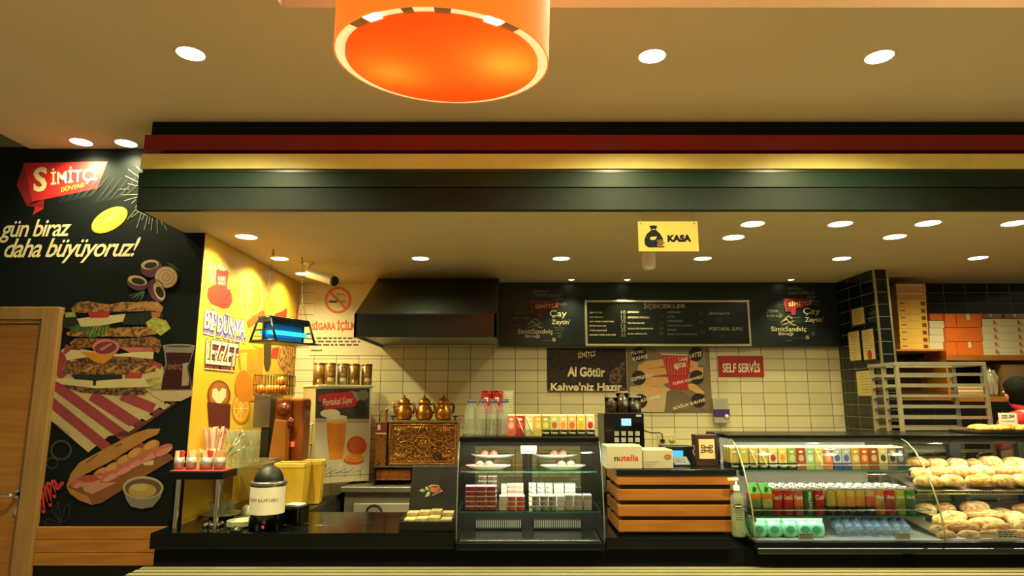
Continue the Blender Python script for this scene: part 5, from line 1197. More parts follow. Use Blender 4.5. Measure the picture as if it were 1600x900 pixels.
# ------------------------------------------------------------------ bottles, cups and cartons on the cake case
CT = 1.3785
bot = thing('water_bottle', 'x', 'bottle', (0, 0, CT), 0, 'water bottles on the cake case')
MB().lathe([(.001, .004), (.024, .0), (.031, .008), (.031, .03), (.029, .034), (.031, .038), (.031, .055), (.029, .06), (.031, .065), (.031, .085), (.0285, .09), (.031, .096), (.031, .135), (.024, .165), (.014, .185), (.0125, .2)], n=18).build('bottle', FROST('d4d8c8', .16, .12), bot, local=True)
MB().lathe([(.0145, .195), (.0145, .216), (.001, .217)], n=16).build('cap', M('3c2c4c', .4), bot, local=True)
MB().lathe([(.0313, .10), (.0313, .128)], n=18).build('label', FROST('b8c0b0', .35), bot, local=True)
k = 0
for row in range(2):
    for i in range(4):
        x = P(733.5+17.4*i, 660, 3.87).x+.02*row; y = 3.88+.075*row
        lab = 'clear water bottle on the cake case, %s from the urn, %s row' % (ORD[i], ('front', 'back')[row])
        if k == 0: bot.location = (x, y, CT); bot['label'] = lab
        else: dup(bot, (x, y, CT), .3*k, lab)
        k += 1
plaid = SPECK('7c1214', 'c0302c', 45, .5, .45, .55)
for px, n_, m_, l in ((760, 6, plaid, 'red plaid paper cups behind the water bottles, nearer the urn'), (776.5, 6, plaid, 'red plaid paper cups behind the water bottles, nearer the cartons'), (794, 5, FROST('d8d8b8', .4), 'clear plastic cups behind the water bottles')):
    x = P(px, 625, 4.09).x; b = MB(); z = 0
    b.lathe([(.001, .001), (.024, .001), (.034, .12), (.0355, .122), (.034, .125), (.032, .125), (.023, .004), (.001, .004)], n=20, mi=0)
    nn = 9
    for j in range(nn): b.lathe([(.0335, .123+.016*j), (.0345, .136+.016*j), (.036, .138+.016*j), (.0345, .14+.016*j), (.031, .139+.016*j)], n=20, mi=0)
    t = thing('cup_stack', 'tall stack of '+l, 'cups', (x, 4.09, CT), 0, 'cup stacks on the cake case'); b.build('cups', m_, t, local=True)
    if n_ == 6:
        w = MB(); w.box(-.012, .012, -.0362, -.0352, .20, .225); w.build('emblem', M('ead8b8', .5), t, local=True)
def carton(name, top, low, fruit, lab, loc, straw=False, group=None, h=.125, script=None, band=M('e6e0c8', .5)):
    t = thing(name, lab, 'juice carton', loc, 0, group)
    MB().box(-.025, .025, -.018, .018, .0005, h*.3).build('lower_panel', low, t, .001, True)
    MB().box(-.025, .025, -.018, .018, h*.3, h-.004).build('upper_panel', top, t, .001, True)
    m = MB().box(-.025, .025, -.012, .012, h-.004, h); m.box(-.025, .025, -.004, .004, h, h+.004); m.build('top_fold', band, t, local=True)
    if fruit:
        m = MB(); m.flat = True; n = 12
        m.add([(.016*math.cos(i*2*math.pi/n), -.0186, h*.52+.02*math.sin(i*2*math.pi/n)) for i in range(n)], [tuple(range(n))], 0)
        m.add([(.012*math.cos(i*2*math.pi/n), -.0188, h*.8+.008*math.sin(i*2*math.pi/n)) for i in range(n)], [tuple(range(n))], 1)
        m.build('picture', [fruit, M('d9dcae', .5)], t, local=True)
    if script:
        m = MB(); m.flat = True; flattext(m, script, -.021, .021, -.0188, h*.10, h*.22, 0, .01); m.build('lettering', M('e6e2d0', .5), t, local=True)
    if straw: MB().tube([(-.018, -.021, h*.9), (.014, -.021, h*.25), (.018, -.021, h*.12)], .0024, 6).build('straw', M('ece6cc', .4), t, local=True)
    return t
blk = M('0d0f0c', .4); gr1 = M('8a9440', .45, var=.15, scale=40)
JU = [(798.5, 'd06a58', 'b8563c', 'e3a890', 0, 'salmon pink'), (813, 'a82a2c', '8c2424', 'd05a50', 1, 'red'), (827, 'c8c49a', '9c9a5a', 'd8d8b0', 1, 'pale green'), (840.5, 'd8a04a', 'a8a04a', 'e8c070', 0, 'orange'), (852.5, '9aa04a', None, 'c8c06a', 0, 'lime green'),
      (866, 'b8b878', None, 'b05a3a', 0, 'cream and black, brown fruit'), (879.5, 'c8b878', None, 'd88a24', 0, 'cream and black, peach picture'), (893.5, 'c8b070', None, 'c85a20', 0, 'cream and black, orange picture'), (907.5, 'd0b85a', None, 'e0a020', 0, 'cream and black, apricot picture'), (922, 'c8b8a0', None, 'b02424', 0, 'cream and black, red fruit')]
for k, (px, c1, c2, fr_, st_, l) in enumerate(JU):
    x = P(px, 670, 3.89).x
    carton('juice_carton', M(c1, .45), M(c2, .45) if c2 else blk, M(fr_, .45, var=.15, scale=60), '%s juice carton on cake case, %s from the water bottles' % (l, ORD[k]), (x, 3.89, CT), st_, 'juice cartons on the cake case', .122, None if c2 else 'Cappy')
# ------------------------------------------------------------------ black tea box with its lid up
tb = thing('tea_bag_box', 'open black tea box, its raised lid printed with a cup and leaves', 'box', (P(668, 830, 3.82).x, 3.82, CTOP))
x0, x1 = P(623, 830, 3.72).x, P(710, 830, 3.72).x; x1 = min(x1, XC0-.012)
m = MB(); zt_ = .935
m.box(x0, x1, 3.72, 3.735, CTOP+.0005, zt_-.01); m.box(x0, x1, 3.96, 3.975, CTOP+.0005, zt_); m.box(x0, x0+.014, 3.735, 3.96, CTOP+.0005, zt_); m.box(x1-.014, x1, 3.735, 3.96, CTOP+.0005, zt_); m.box(x0+.014, x1-.014, 3.735, 3.96, CTOP+.0005, CTOP+.02)
m.build('tray', M('0c0d0c', .35), tb, .002)
lt = P(674, 729, 4.02); lz = lt.z
MB().prism([(x0+.01, 3.977, zt_-.02), (x1+.0, 3.977, zt_-.02), (x1+.0, 4.04, lz), (x0+.02, 4.04, lz)], (0, .014, .004)).build('lid', M('1b1c18', .4), tb, .002)
n_ = Vector((0, -(lz-zt_+.02), .063)).normalized(); a = Art((0, 3.977, zt_-.02), n_, zP, .0012)
a.ell(702, 578, 27, 8, M('b8a078', .5)).add([(677, 580), (730, 580), (722, 604), (702, 612), (684, 602)], M('a8583a', .5)).ell(704, 579, 22, 5, M('5a2a18', .5)).line([(726, 586), (736, 590), (724, 600)], 3, M('a8583a', .5))
for q in (((625, 600), (640, 590), (660, 598), (645, 608)), ((655, 585), (668, 578), (678, 600), (664, 598)), ((655, 632), (668, 606), (684, 604), (676, 626))): a.add(list(q), M('8a9a58', .5))
a.line([(690, 624), (742, 600)], 3, M('b8b090', .5)).ell(740, 600, 5, 3, M('b8b090', .5)); a.build('print', tb)
pk = M('b09a62', .5, c2='c4ae74', var=.1, scale=20)
k = 0; iw = (x1-x0-.036)/4
for row, (yy, zz) in enumerate(((3.90, CTOP+.0785), (3.80, CTOP+.060))):
    for i in range(4):
        x = x0+.018+iw*(i+.5); hh_ = zz+.01*((i*7+row*3) % 3)/2
        t = thing('tea_packet', 'beige tea packet pile in the black box, %s from the napkin side, %s row' % (ORD[i], ('back', 'front')[row]), 'tea packet', (x, yy, CTOP+.0205), 0, 'tea packets in the black box')
        for j in range(3):
            z_ = CTOP+.0205+(hh_-CTOP-.0205)*j/3; MB().box(x-iw*.46, x+iw*.46, yy-.042, yy+.042, z_+.0003, z_+(hh_-CTOP-.0205)/3-.0008).build('packet', pk, t, .0015)
# ================================================================== till block with slats
tx0, tx1, ty0, ty1 = .597, 1.252, 3.755, 4.18
tz0, tz1 = .846, 1.20
T_ = thing('till_counter', 'black till block wrapped in four orange wood slats', 'counter', ((tx0+tx1)/2, 3.95, tz0))
MB().box(tx0+.02, tx1-.01, ty0+.025, ty1, tz0, tz1-.035).build('body', M('07090a', .4), T_)
MB().box(tx0-.005, tx1+.02, ty0-.005, ty1, tz1-.035, tz1).build('top', M('0a1013', .2), T_, .004)
wd = WOOD('8a501a', 'a86c2a', 'x', .45, 2.5)
for k in range(4):
    y0_, y1_ = 740.5+24.3*k, 757.5+24.6*k
    za, zb_ = P(1050, y1_, ty0).z, P(1050, y0_, ty0).z
    m = MB().box(tx0, tx1, ty0, ty0+.02, za, zb_); m.box(tx0, tx0+.02, ty0+.02, ty1, za, zb_); m.build('slat', wd, T_, .002)
    if k < 3: MB().cyl((tx0+.004, ty0+.28, za-.016), (tx0+.028, ty0+.28, za-.016), .012).build('spacer', ink, T_)
zTT = tz1+.0005
def pbox(name, lab, cat, px0, px1, ytop, d, dep, mat, rz=0, group=None):
    a_, b_ = P(px0, 700, d), P(px1, 700, d); w = b_.x-a_.x; h_ = P(px0, ytop, d).z-zTT
    t = thing(name, lab, cat, (a_.x, d, zTT), rz, group); MB().box(0, w, 0, dep, 0, h_).build('carton', mat, t, .003, True); return t, w, h_, d, a_.x
cb_ = M('b0a98e', .6, var=.03, spec=.3)
t, w, h_, d, ax_ = pbox('hazelnut_spread_box', 'cream carton with black and red hazelnut spread lettering on the till', 'box', 947, 1003, 697, 3.785, .21, cb_)
m = MB(); m.flat = True; flattext(m, 'n', .045, .068, -.0006, h_*.34, h_*.52, 0, .025); flattext(m, 'utella', .071, .185, -.0006, h_*.34, h_*.62, 1, .025); m.build('lettering', [ink, M('b02a1c', .5)], t, local=True)
MB().box(-.0006, -.0001, .08, .10, h_*.3, h_*.42).build('side_mark', ink, t, local=True)
t, w, h_, d, ax_ = pbox('snack_box', 'flat white printed carton beside the spread carton on the till', 'box', 1004.5, 1051, 703, 3.80, .2, M('aaa389', .6, var=.04, spec=.3))
m = MB(); m.flat = True
m.add([(w*.82+.022*math.cos(i*.5236), -.0006, h_*.62+.016*math.sin(i*.5236)) for i in range(12)], [tuple(range(12))], 0); m.add([(w*.82+.016*math.cos(i*.5236), -.0009, h_*.60+.009*math.sin(i*.5236)) for i in range(12)], [tuple(range(12))], 1)
for k in range(3): m.add([(w*.04, -.0006, h_*(.1+.12*k)), (w*(.3+.1*k), -.0006, h_*(.1+.12*k)), (w*(.3+.1*k), -.0006, h_*(.14+.12*k)), (w*.04, -.0006, h_*(.14+.12*k))], [(0, 1, 2, 3)], 2)
m.build('print', [M('b83a2c', .5), M('5a8a3c', .5), M('8a8468', .5)], t, local=True)
rg = thing('cash_register', 'black cash register with lit blue display on the till', 'till', (1.03, 4.05, zTT))
x0, x1, z0, z1 = R4(1036, 697, 1083, 730, 4.05); MB().box(x0, x1, 4.05, 4.16, zTT, z1).build('body', M('14181a', .3), rg, .006)
x0, x1, z0, z1 = R4(1045, 704, 1067, 715, 4.048); MB().box(x0, x1, 4.046, 4.0495, z0, z1).build('display', EM((.06, .45, 1.0), 1.6), rg)
x0, x1, z0, z1 = R4(1045, 717, 1067, 720, 4.048); MB().box(x0, x1, 4.046, 4.0495, z0, z1).build('display', EM((.06, .45, 1.0), 1.2), rg)
x0, x1, z0, z1 = R4(1052, 722, 1077, 731, 3.96); m = MB().prism([(x0, 3.93, zTT), (x0, 3.93, zTT+.012), (x0, 4.02, zTT+.05), (x0, 4.02, zTT)], (x1-x0, 0, 0)); kp_ = m.build('card_reader', M('2a2d2e', .35), rg, .004)
for i in range(4):
    for j in range(3): y = 3.945+.018*j; MB().box(x0+.012+i*.018, x0+.024+i*.018, y, y+.011, zTT+.016+.0076*j*1.0, zTT+.022+.0082*j).build('key', M('8a8c86', .4), kp_)
mc = thing('menu_card_stand', 'brown framed card with a cream scroll ornament beside the register', 'card stand', (1.12, 3.95, zTT))
x0, x1, z0, z1 = R4(1088, 679, 1120, 728, 3.93); MB().box(x0, x1, 3.93, 4.0, zTT, z1).build('frame', M('3c2214', .45, c2='2e190f', var=.15, scale=12), mc, .004)
xs = P(1081, 700, 4.0).x; MB().box(xs, x0-.001, 3.95, 4.0, zTT, z1).build('side_card', M('2b1810', .5), mc, .003)
x0, x1, z0, z1 = R4(1093, 686, 1116, 717, 3.928); MB().box(x0, x1, 3.9285, 3.9299, z0, z1).build('card', M('cdb98a', .5), mc)
a = Art((0, 3.9283, 0), bn, lambda p: p)
for sx in (-1, 1):
    for sy in (-1, 1): a.line([(1104.5+sx*1, 701.5+sy*1), (1104.5+sx*5, 701.5+sy*6), (1104.5+sx*9, 701.5+sy*5), (1104.5+sx*8, 701.5+sy*1.5), (1104.5+sx*4, 701.5+sy*2)], 1.5, M('4a2a18', .5))
a.ring(1104.5, 701.5, 5, 4, 1.2, M('4a2a18', .5)); a.build('ornament', mc)
a = Art((0, 3.9497, 0), bn, lambda p: p); a.line([(1083, 695), (1086, 700), (1083, 705), (1086, 712)], 1.4, M('b8a884', .5)); a.build('side_ornament', mc)
px_ = P(1127, 700, 4.12).x
t = thing('monitor_back', 'dark screen stand between the card stand and the long glass case', 'monitor', (px_, 4.12, zTT)); x0, x1, z0, z1 = R4(1119, 676, 1138, 730, 4.1); x1 = min(x1, 1.298)
MB().box(x0, x1, 4.10, 4.14, zTT+.02, z1).build('screen_back', M('0d1012', .35), t, .004); MB().box(x0+.01, x1-.01, 4.08, 4.16, zTT, zTT+.02).build('base', M('0d1012', .35), t)
# soap pump bottle
sc_ = P(1154, 826, 3.72)
t = thing('soap_bottle', 'clear pump bottle with an oval black label at the end of the till', 'bottle', (sc_.x, 3.72, .8455))
m = MB().lathe([(.001, .001), (.034, .001), (.038, .012), (.038, .19), (.034, .215), (.016, .235), (.014, .25)], n=24, sy=.75); m.build('bottle', FROST('c8cfb0', .22, .15), t, local=True)
m = MB().lathe([(.001, .004), (.035, .004), (.035, .12), (.001, .121)], n=20, sy=.72); m.build('liquid', FROST('b8c8a0', .2, .1), t, local=True)
m = MB().lathe([(.017, .245), (.017, .27), (.007, .275), (.006, .30), (.001, .30)], n=14); m.box(-.045, .012, -.008, .008, .30, .313); m.build('pump', M('e3dcc0', .4), t, local=True)
w = MB(); w.flat = True; w.add([(-.004+.026*math.cos(i*.35), -.0292, .165+.012*math.sin(i*.35)) for i in range(18)], [tuple(range(18))])
w.build('label', M('0c0e10', .5), t, local=True)
m = MB(); m.flat = True; [m.add([(-.022+.008*k, -.0296, .161), (-.016+.008*k, -.0296, .161), (-.016+.008*k, -.0296, .169), (-.022+.008*k, -.0296, .169)], [(0, 1, 2, 3)]) for k in range(5)]; m.build('lettering', M('d8d4c4', .5), t, local=True)
m = MB(); m.flat = True
for k in range(5): m.add([(-.022, -.0292, .14-.012*k), (.02-.006*(k % 2), -.0292, .14-.012*k), (.02-.006*(k % 2), -.0292, .144-.012*k), (-.022, -.0292, .144-.012*k)], [(0, 1, 2, 3)])
m.build('small_print', M('4a4c40', .5), t, local=True)
# ================================================================== long chilled case (drinks and bread)
YD0, YD1 = 3.63, 4.40
DX0, DXM, DXE = 1.315, 2.345, 3.72
prof = [(3.645, .835), (3.648, .92), (3.665, 1.01), (3.705, 1.11), (3.76, 1.21), (3.835, 1.30), (3.90, 1.342), (3.955, 1.358)]
D = thing('chilled_display_case', 'long curved glass chilled case holding drinks and floury bread', 'display case', (2.5, 4.0, .787))
MB().box(DX0, DXE, 3.645, YD1, .787, .832).build('base', black_gloss, D, .003)
MB().box(DX0, DXE, 3.615, 3.6449, .775, .806).build('bumper', M('14181a', .12, coat=.6), D, .006)
MB().box(DX0-.012, DXE, 3.95, YD1+.01, 1.358, 1.380).build('top', M('070909', .25, spec=.25), D, .004)
m = MB(); m.add([(x, y, z) for y, z in prof for x in (DX0+.002, DXE)], [(2*i, 2*i+1, 2*i+3, 2*i+2) for i in range(len(prof)-1)], 0, True); m.build('front_glass', tint, D)
for x, lab in ((DX0+.001, 'end_glass'), (DXM, 'divider_glass')):
    m = MB(); m.poly([(x, y, z) for y, z in prof]+[(x, YD1-.04, 1.358), (x, YD1-.04, .835)]); g = m.build(lab, GL('f2f6ee', .02, .8, 0) , D)
    MB().tube([(x, y, z) for y, z in prof], .0045, 6).build('glass_edge', M('a8a078', .2, .5), g)
MB().box(DX0, DX0+.06, YD1-.03, YD1, .832, 1.358).build('back_post', fr, D)
for x in (P(1490, 740, YD1).x, P(1597, 740, YD1).x): MB().box(x-.035, x+.035, YD1-.04, YD1, .832, 1.358).build('back_post', fr, D)
MB().box(DX0+.06, DXM, YD1-.03, YD1-.02, .832, 1.358).build('back_panel', M('c8c4b0', .3, var=.03), D)
MB().box(DXM, DXE, YD1-.03, YD1, 1.30, 1.358).build('back_rail', fr, D); MB().box(DXM, DXE, YD1-.03, YD1, .832, .90).build('back_rail', fr, D)
m = MB(); m.add([(DXM, YD1-.012, .90), (DXE, YD1-.012, .90), (DXE, YD1-.012, 1.30), (DXM, YD1-.012, 1.30)], [(0, 1, 2, 3)]); m.build('sliding_door', GL('a8b4b4', .03, 2.0, .10), D)
MB().box(DX0+.06, DXE-.02, 3.972, 3.995, 1.346, 1.3575).build('light_strip', EM((1, .95, .74), 4), D); MB().box(DX0+.01, DXE-.02, 3.957, 3.966, 1.338, 1.358).build('strip_shield', ink, D)  # lip board added here too, keeps the strip's glow out of view
lamp('AREA', 'case_strip_and_fill', ((DX0+DXM)/2, 3.98, 1.338), 6.5, COOL, .98, D, (R(12), 0, 0), shape='RECTANGLE', size_y=.03)
lamp('AREA', 'case_strip_and_fill', ((DXM+DXE)/2, 3.98, 1.338), 8.0, COOL, 1.3, D, (R(8), 0, 0), shape='RECTANGLE', size_y=.03)
MB().box(DX0+.01, DXE-.01, 3.66, YD1-.035, .832, .838).build('deck', M('c8c4b4', .3, .4), D)
for z, y0, ra in ((1.185, 3.865, .028), (.957, 3.712, .03)):
    x0, x1 = DX0+.03, DXM-.012
    sh = MB().box(x0, x1, y0+.003, 4.33, z-.008, z).build('shelf', GL('d8ece0', .03, 1.0, .04), D)
    MB().box(x0, x1, y0, y0+.003, z-.009, z).build('shelf_edge', edge, sh)
    MB().tube([(x0, 4.1, z+ra), (x0, y0-.003, z+ra), (x1, y0-.003, z+ra), (x1, 4.1, z+ra)], .0028, 6).build('guard_rail', M('c8c8b8', .2, .8), sh)
    for x in (x0, x1-.012): MB().box(x, x+.012, y0+.01, y0+.05, z-.035, z-.008).build('bracket', ink, sh)
    for x in (x0+.001, (x0+x1)/2, x1-.011): MB().box(x, x+.01, 4.28, 4.33, z-.03, z-.008).build('bracket', dark_steel, sh)
lamp('AREA', 'case_strip_and_fill', ((DX0+DXM)/2, 3.90, 1.172), 4.2, COOL, .95, D, (R(10), 0, 0), shape='RECTANGLE', size_y=.02)
lamp('AREA', 'case_strip_and_fill', ((DX0+DXM)/2, 3.702, 0.944), 1.0, (.85, 1.0, .9), .95, D, (R(22), 0, 0), shape='RECTANGLE', size_y=.02)  # added fill light without a fixture, brightens pouches and small bottles
lamp('AREA', 'case_strip_and_fill', ((DXM+DXE)/2, 3.88, 1.045), 4.0, COOL, 1.3, D, (R(10), 0, 0), shape='RECTANGLE', size_y=.02)
# bread trays
tz = lambda y, y0, y1, z0, z1: z0+(z1-z0)*(y-y0)/(y1-y0)
m = MB()
UT = (3.87, 4.33, 1.073, 1.165); LT = (3.675, 4.33, .842, .935)
xs0 = DXM+.012
m.prism([(xs0, UT[0], UT[2]), (xs0, UT[1], UT[3]), (xs0, UT[1], UT[3]-.006), (xs0, UT[0], UT[2]-.006)], (DXE-.02-xs0, 0, 0))
ut = m.build('upper_tray', M('8c8674', .35, .8), D)
m = MB(); m.tube([(xs0, UT[0]-.003, UT[2]-.004), (DXE-.02, UT[0]-.003, UT[2]-.004)], .005, 6); m.tube([(xs0, UT[0]-.003, UT[2]-.022), (DXE-.02, UT[0]-.003, UT[2]-.022)], .004, 6)
n = 70
for i in range(n): x = xs0+.005+(DXE-.03-xs0)*i/(n-1); m.cyl((x, UT[0]-.003, UT[2]-.022), (x, UT[0]-.003, UT[2]-.004), .0022, n=5)
m.build('tray_rim', M('a89c80', .3, .8), ut)
m = MB().prism([(xs0, LT[0], LT[2]), (xs0, LT[1], LT[3]), (xs0, LT[1], LT[3]-.006), (xs0, LT[0], LT[2]-.006)], (DXE-.02-xs0, 0, 0)); m.build('lower_tray', M('8c8674', .35, .8), D)
# ------------------------------------------------------------------ bread
floury = [SPECK('a8722e', 'd6b478', 3.2, .85, .32, .62, .35), SPECK('a06a28', 'd8bc80', 2.6, .85, .3, .6, .35), SPECK('945c20', 'd0ac6a', 3.6, .85, .36, .66, .35)]
LO_ = []
for v in range(3):
    rr = random.Random(20+v); b = MB(); ph = [rr.uniform(0, 6) for _ in range(4)]
    def fz(q, ph=ph):
        k = 1+.05*math.sin(3*q.x+ph[0])+.04*math.sin(5*q.y+ph[1])+.03*math.sin(7*q.x+ph[2])
        z = q.z*k
        if z < -.45: z = -.45-(-.45-z)*.2
        if q.z > .55: z -= .09*max(0, 1-abs(q.y+.15*math.sin(4*q.x))/.22)
        return Vector((q.x*k, q.y*k, z))
    b.ell((0, 0, .52), (1, 1, 1), 0, 28, 14, f=fz)
    o = b.build('bread_roll', floury[v], None, local=True); LO_.append([o, False])
def loaf(px, py, w, h, d, v, lab, name, cat, grp, dep=.05, rz=0.):
    p = P(px, py, d); sc = (p.x/((px-800)/FPX)) if px != 800 else 3.9
    zc = d*CP+(p.z-CAMZ)*SP
    L_ = w*zc/1000/2; H__ = h*zc/1000/1.5
    o, used = LO_[v]
    if used: o = o.copy(); COL.objects.link(o)
    LO_[v][1] = True
    o.name = name
    o.location = (p.x, d, p.z-.52*H__); o.scale = (L_, dep, H__); o.rotation_euler = (0, 0, rz); tag(o, lab, cat, grp)
ROWS = [('upper', 'front', 3.905, .052, [(1450, 753, 42, 15), (1486, 753, 37, 16), (1532, 753, 43, 17), (1567, 752, 32, 16), (1597, 752, 30, 16), (1634, 752, 40, 16)]),
        ('upper', 'middle', 4.03, .06, [(1436, 741, 34, 15), (1467, 739, 38, 16), (1498, 738, 37, 17), (1533, 738, 36, 16), (1567, 737, 38, 16), (1605, 738, 40, 17), (1640, 738, 36, 16)]),
        ('upper', 'back', 4.16, .06, [(1434, 724, 30, 14), (1462, 726, 31, 15), (1494, 725, 28, 13), (1520, 726, 26, 13), (1546, 723, 32, 16), (1584, 727, 40, 18), (1628, 726, 40, 16)]),
        ('lower', 'first', 3.725, .035, [(1478, 838, 30, 13), (1515, 838, 40, 13), (1552, 837, 42, 13), (1588, 836, 40, 13), (1630, 836, 40, 14)]),
        ('lower', 'second', 3.80, .04, [(1466, 830, 28, 13), (1503, 827, 56, 15), (1559, 826, 50, 14), (1600, 824, 30, 15), (1645, 826, 44, 14)]),
        ('lower', 'third', 3.885, .045, [(1491, 818, 44, 14), (1540, 817, 54, 13), (1591, 815, 30, 16), (1626, 817, 36, 15)]),
        ('lower', 'fourth', 3.975, .045, [(1460, 812, 34, 13), (1487, 807, 44, 13), (1536, 805, 60, 13), (1581, 809, 36, 16), (1618, 808, 40, 15)]),
        ('lower', 'back', 4.08, .05, [(1446, 797, 30, 15), (1476, 795, 32, 13), (1522, 794, 46, 17), (1566, 801, 24, 10), (1604, 797, 40, 15)])]
for ri, (sh_, row, d, dep, items) in enumerate(ROWS):
    for i, (px, py, w, h, ) in enumerate(items):
        long_ = w > 48
        nm, ct_ = ('bread_baton', 'bread') if long_ else ('bread_roll', 'bread')
        if px > 1620: lab = 'floury bread %s at the picture edge, %s row of the %s bread tray' % ('baton' if long_ else 'roll', row, sh_)
        else: lab = 'floury %s, %s from the glass divider, %s row, %s tray' % ('long bread' if long_ else 'oval roll', ORD[i], row, sh_)
        loaf(px, py, w*1.04, h*1.08, d, (i+ri) % 3, lab, nm, ct_, 'bread on the %s tray' % sh_, dep, R(((i*37+ri*11) % 17)-8))
def ticket(px0, py0, px1, py1, d, lab, rows, mat=M('c8b890', .6)):
    a_, b_ = P(px0, py1, d), P(px1, py0, d)
    t = thing('price_ticket', lab, 'price ticket', ((a_.x+b_.x)/2, d, a_.z), 0, 'price tickets in the long case')
    MB().box(a_.x, b_.x, d, d+.002, a_.z, b_.z).build('card', mat, t)
    m = MB(); m.flat = True; W_ = b_.x-a_.x; H_ = b_.z-a_.z; rr = random.Random(int(px0))
    for r_ in range(rows):
        x = a_.x+W_*.08
        while x < b_.x-W_*.2:
            w_ = W_*rr.uniform(.08, .2); z = b_.z-H_*(.2+.7*r_/rows); m.add([(x, d-.0004, z-H_*.12), (x+w_, d-.0004, z-H_*.12), (x+w_, d-.0004, z), (x, d-.0004, z)], [(0, 1, 2, 3)]); x += w_+W_*.05
    m.build('writing', M('3a3428', .6), t)
    return t
for a_ in ((1531, 831, 1559, 841, 3.672, 'handwritten price ticket on the lower bread, nearer the glass divider', 1), (1559, 828, 1589, 842, 3.670, 'handwritten price ticket on the lower bread, further from the glass divider', 3),
           (1248, 833, 1271, 843, 3.664, 'tan price ticket in front of the green pouches', 2), (1400, 833, 1422, 843, 3.664, 'tan price ticket in front of the small water bottles', 2)): ticket(*a_)
# ------------------------------------------------------------------ cans on the middle shelf
def can(name, body, band, script, lab, loc, group, low=None, vertical=False, tc=None):
    t = thing(name, lab, 'can', loc, 0, group); r = .0265
    cols = [body, band or body, low or body]
    MB().lathe([(.001, .001), (r-.004, .0005), (r, .008), (r, .045), (r, .10), (r, .132)], n=20, mis=[2, 2, 2, 1, 0]).build('body', cols, t, local=True)
    MB().lathe([(r, .132), (r-.004, .141), (r-.003, .1445), (r-.005, .1445), (r-.006, .142), (.001, .142)], n=20).build('lid', M('c8c4b4', .25, .9), t, local=True)
    if script:
        c = (0, 0, 0)
        if vertical: w = cyltext(script, c, r+.0006, .02, .125, -118, -62, .02, True)
        else: w = cyltext(script, c, r+.0006, .083 if not low else .018, .108 if not low else .032, -150, -30, .02)
        w.build('lettering', tc or M('e8e0cc', .5), t, local=True)
    return t
cr = M('b3161a', .3, var=.04); CAN = [
    (1214, cr, None, 'Coca-Cola', 'red can', None, False), (1230.5, cr, None, 'Coca-Cola', 'red can', None, False), (1247, M('a8544a', .3), M('d8701c', .3), 'Fanta', 'orange and pink can', None, False),
    (1263, M('1f6a3c', .3), None, 'Sprite', 'green can with tall lettering', None, True), (1279.5, M('a81a22', .3), None, 'Cola', 'dark red can', None, False),
    (1298, M('8a8c40', .35, c2='a89a4a', var=.15, scale=30), M('a89a44', .35), 'Cappy', 'olive green can with black foot', blk, False), (1313.5, M('b0a048', .35, c2='c8983c', var=.15, scale=30), M('c08a3c', .35), 'Cappy', 'yellow green can with black foot', blk, False),
    (1328.5, M('b8a44a', .35, var=.15, scale=30), M('c8863c', .35), 'Cappy', 'yellow can with black foot', blk, False), (1343.5, M('b09a4a', .35, var=.15, scale=30), M('c0843c', .35), 'Cappy', 'tan yellow can with black foot', blk, False), (1359, M('b89a6a', .35, var=.15, scale=30), M('b8583c', .35), 'Cappy', 'pinkish can with black foot', blk, False),
    (1374, M('d8741a', .3), M('b89a4a', .3), 'Uludağ', 'orange can', None, False), (1390.5, M('b8262a', .3), M('a8443c', .3), 'Uludağ', 'red can beside the orange one', None, False), (1406, M('a8ac34', .3), M('98963c', .3), 'Uludağ', 'lime yellow can', None, False), (1421.5, M('2f7a34', .3), M('4a7a3c', .3), 'Uludağ', 'bright green can', None, False)]
ZB = .9575

for k, (px, body, band, sc__, l, low, vt) in enumerate(CAN):
    x = P(px, 785, 3.752).x
    t = can('drink_can', body, band, sc__, '%s, %s in the front row from the soap bottle end' % (l, ORD[k]), (x, 3.752, ZB), 'cans in the front row', low, vt)
    for row in range(1, 5):
        y = 3.752+.0565*row
        dup(t, (x, y, ZB), .25*row, 'silver can top, %s row behind the front, %s from the soap bottle end' % (ORD[row-1], ORD[k]), 'cans behind the front row')
for k, (px, l) in enumerate(((1178, 'nearest the soap bottle'), (1196.5, 'beside the red cans'))):
    x = P(px, 785, 3.76).x
    t = thing('juice_pack', 'tall green topped juice pack with orange band on the can shelf, '+l, 'juice carton', (x, 3.765, ZB), R(3), 'green juice packs on the can shelf')
    MB().box(-.029, .029, -.03, .03, .001, .035).build('foot_band', M('1f4a2c', .4), t, .002, True); MB().box(-.029, .029, -.03, .03, .035, .085).build('body', M('9a9a48' if k else '5a7a3c', .4, var=.2, scale=40), t, .002, True)
    MB().box(-.0295, .0295, -.0305, .0305, .085, .115).build('orange_band', M('c0661c', .4, var=.1, scale=30), t, .002, True)
    m = MB(); m.prism([(-.029, -.03, .115), (.029, -.03, .115), (.029, .012, .165), (-.029, .012, .165)], (0, .018, 0)); m.build('top', M('2f8a34', .35, c2='3c9a3c', var=.1, scale=30), t, .002, local=True)
    MB().cyl((0, -.016, .135), (0, -.034, .155), .010, n=12).build('cap', M('3aa03c', .35), t, local=True)
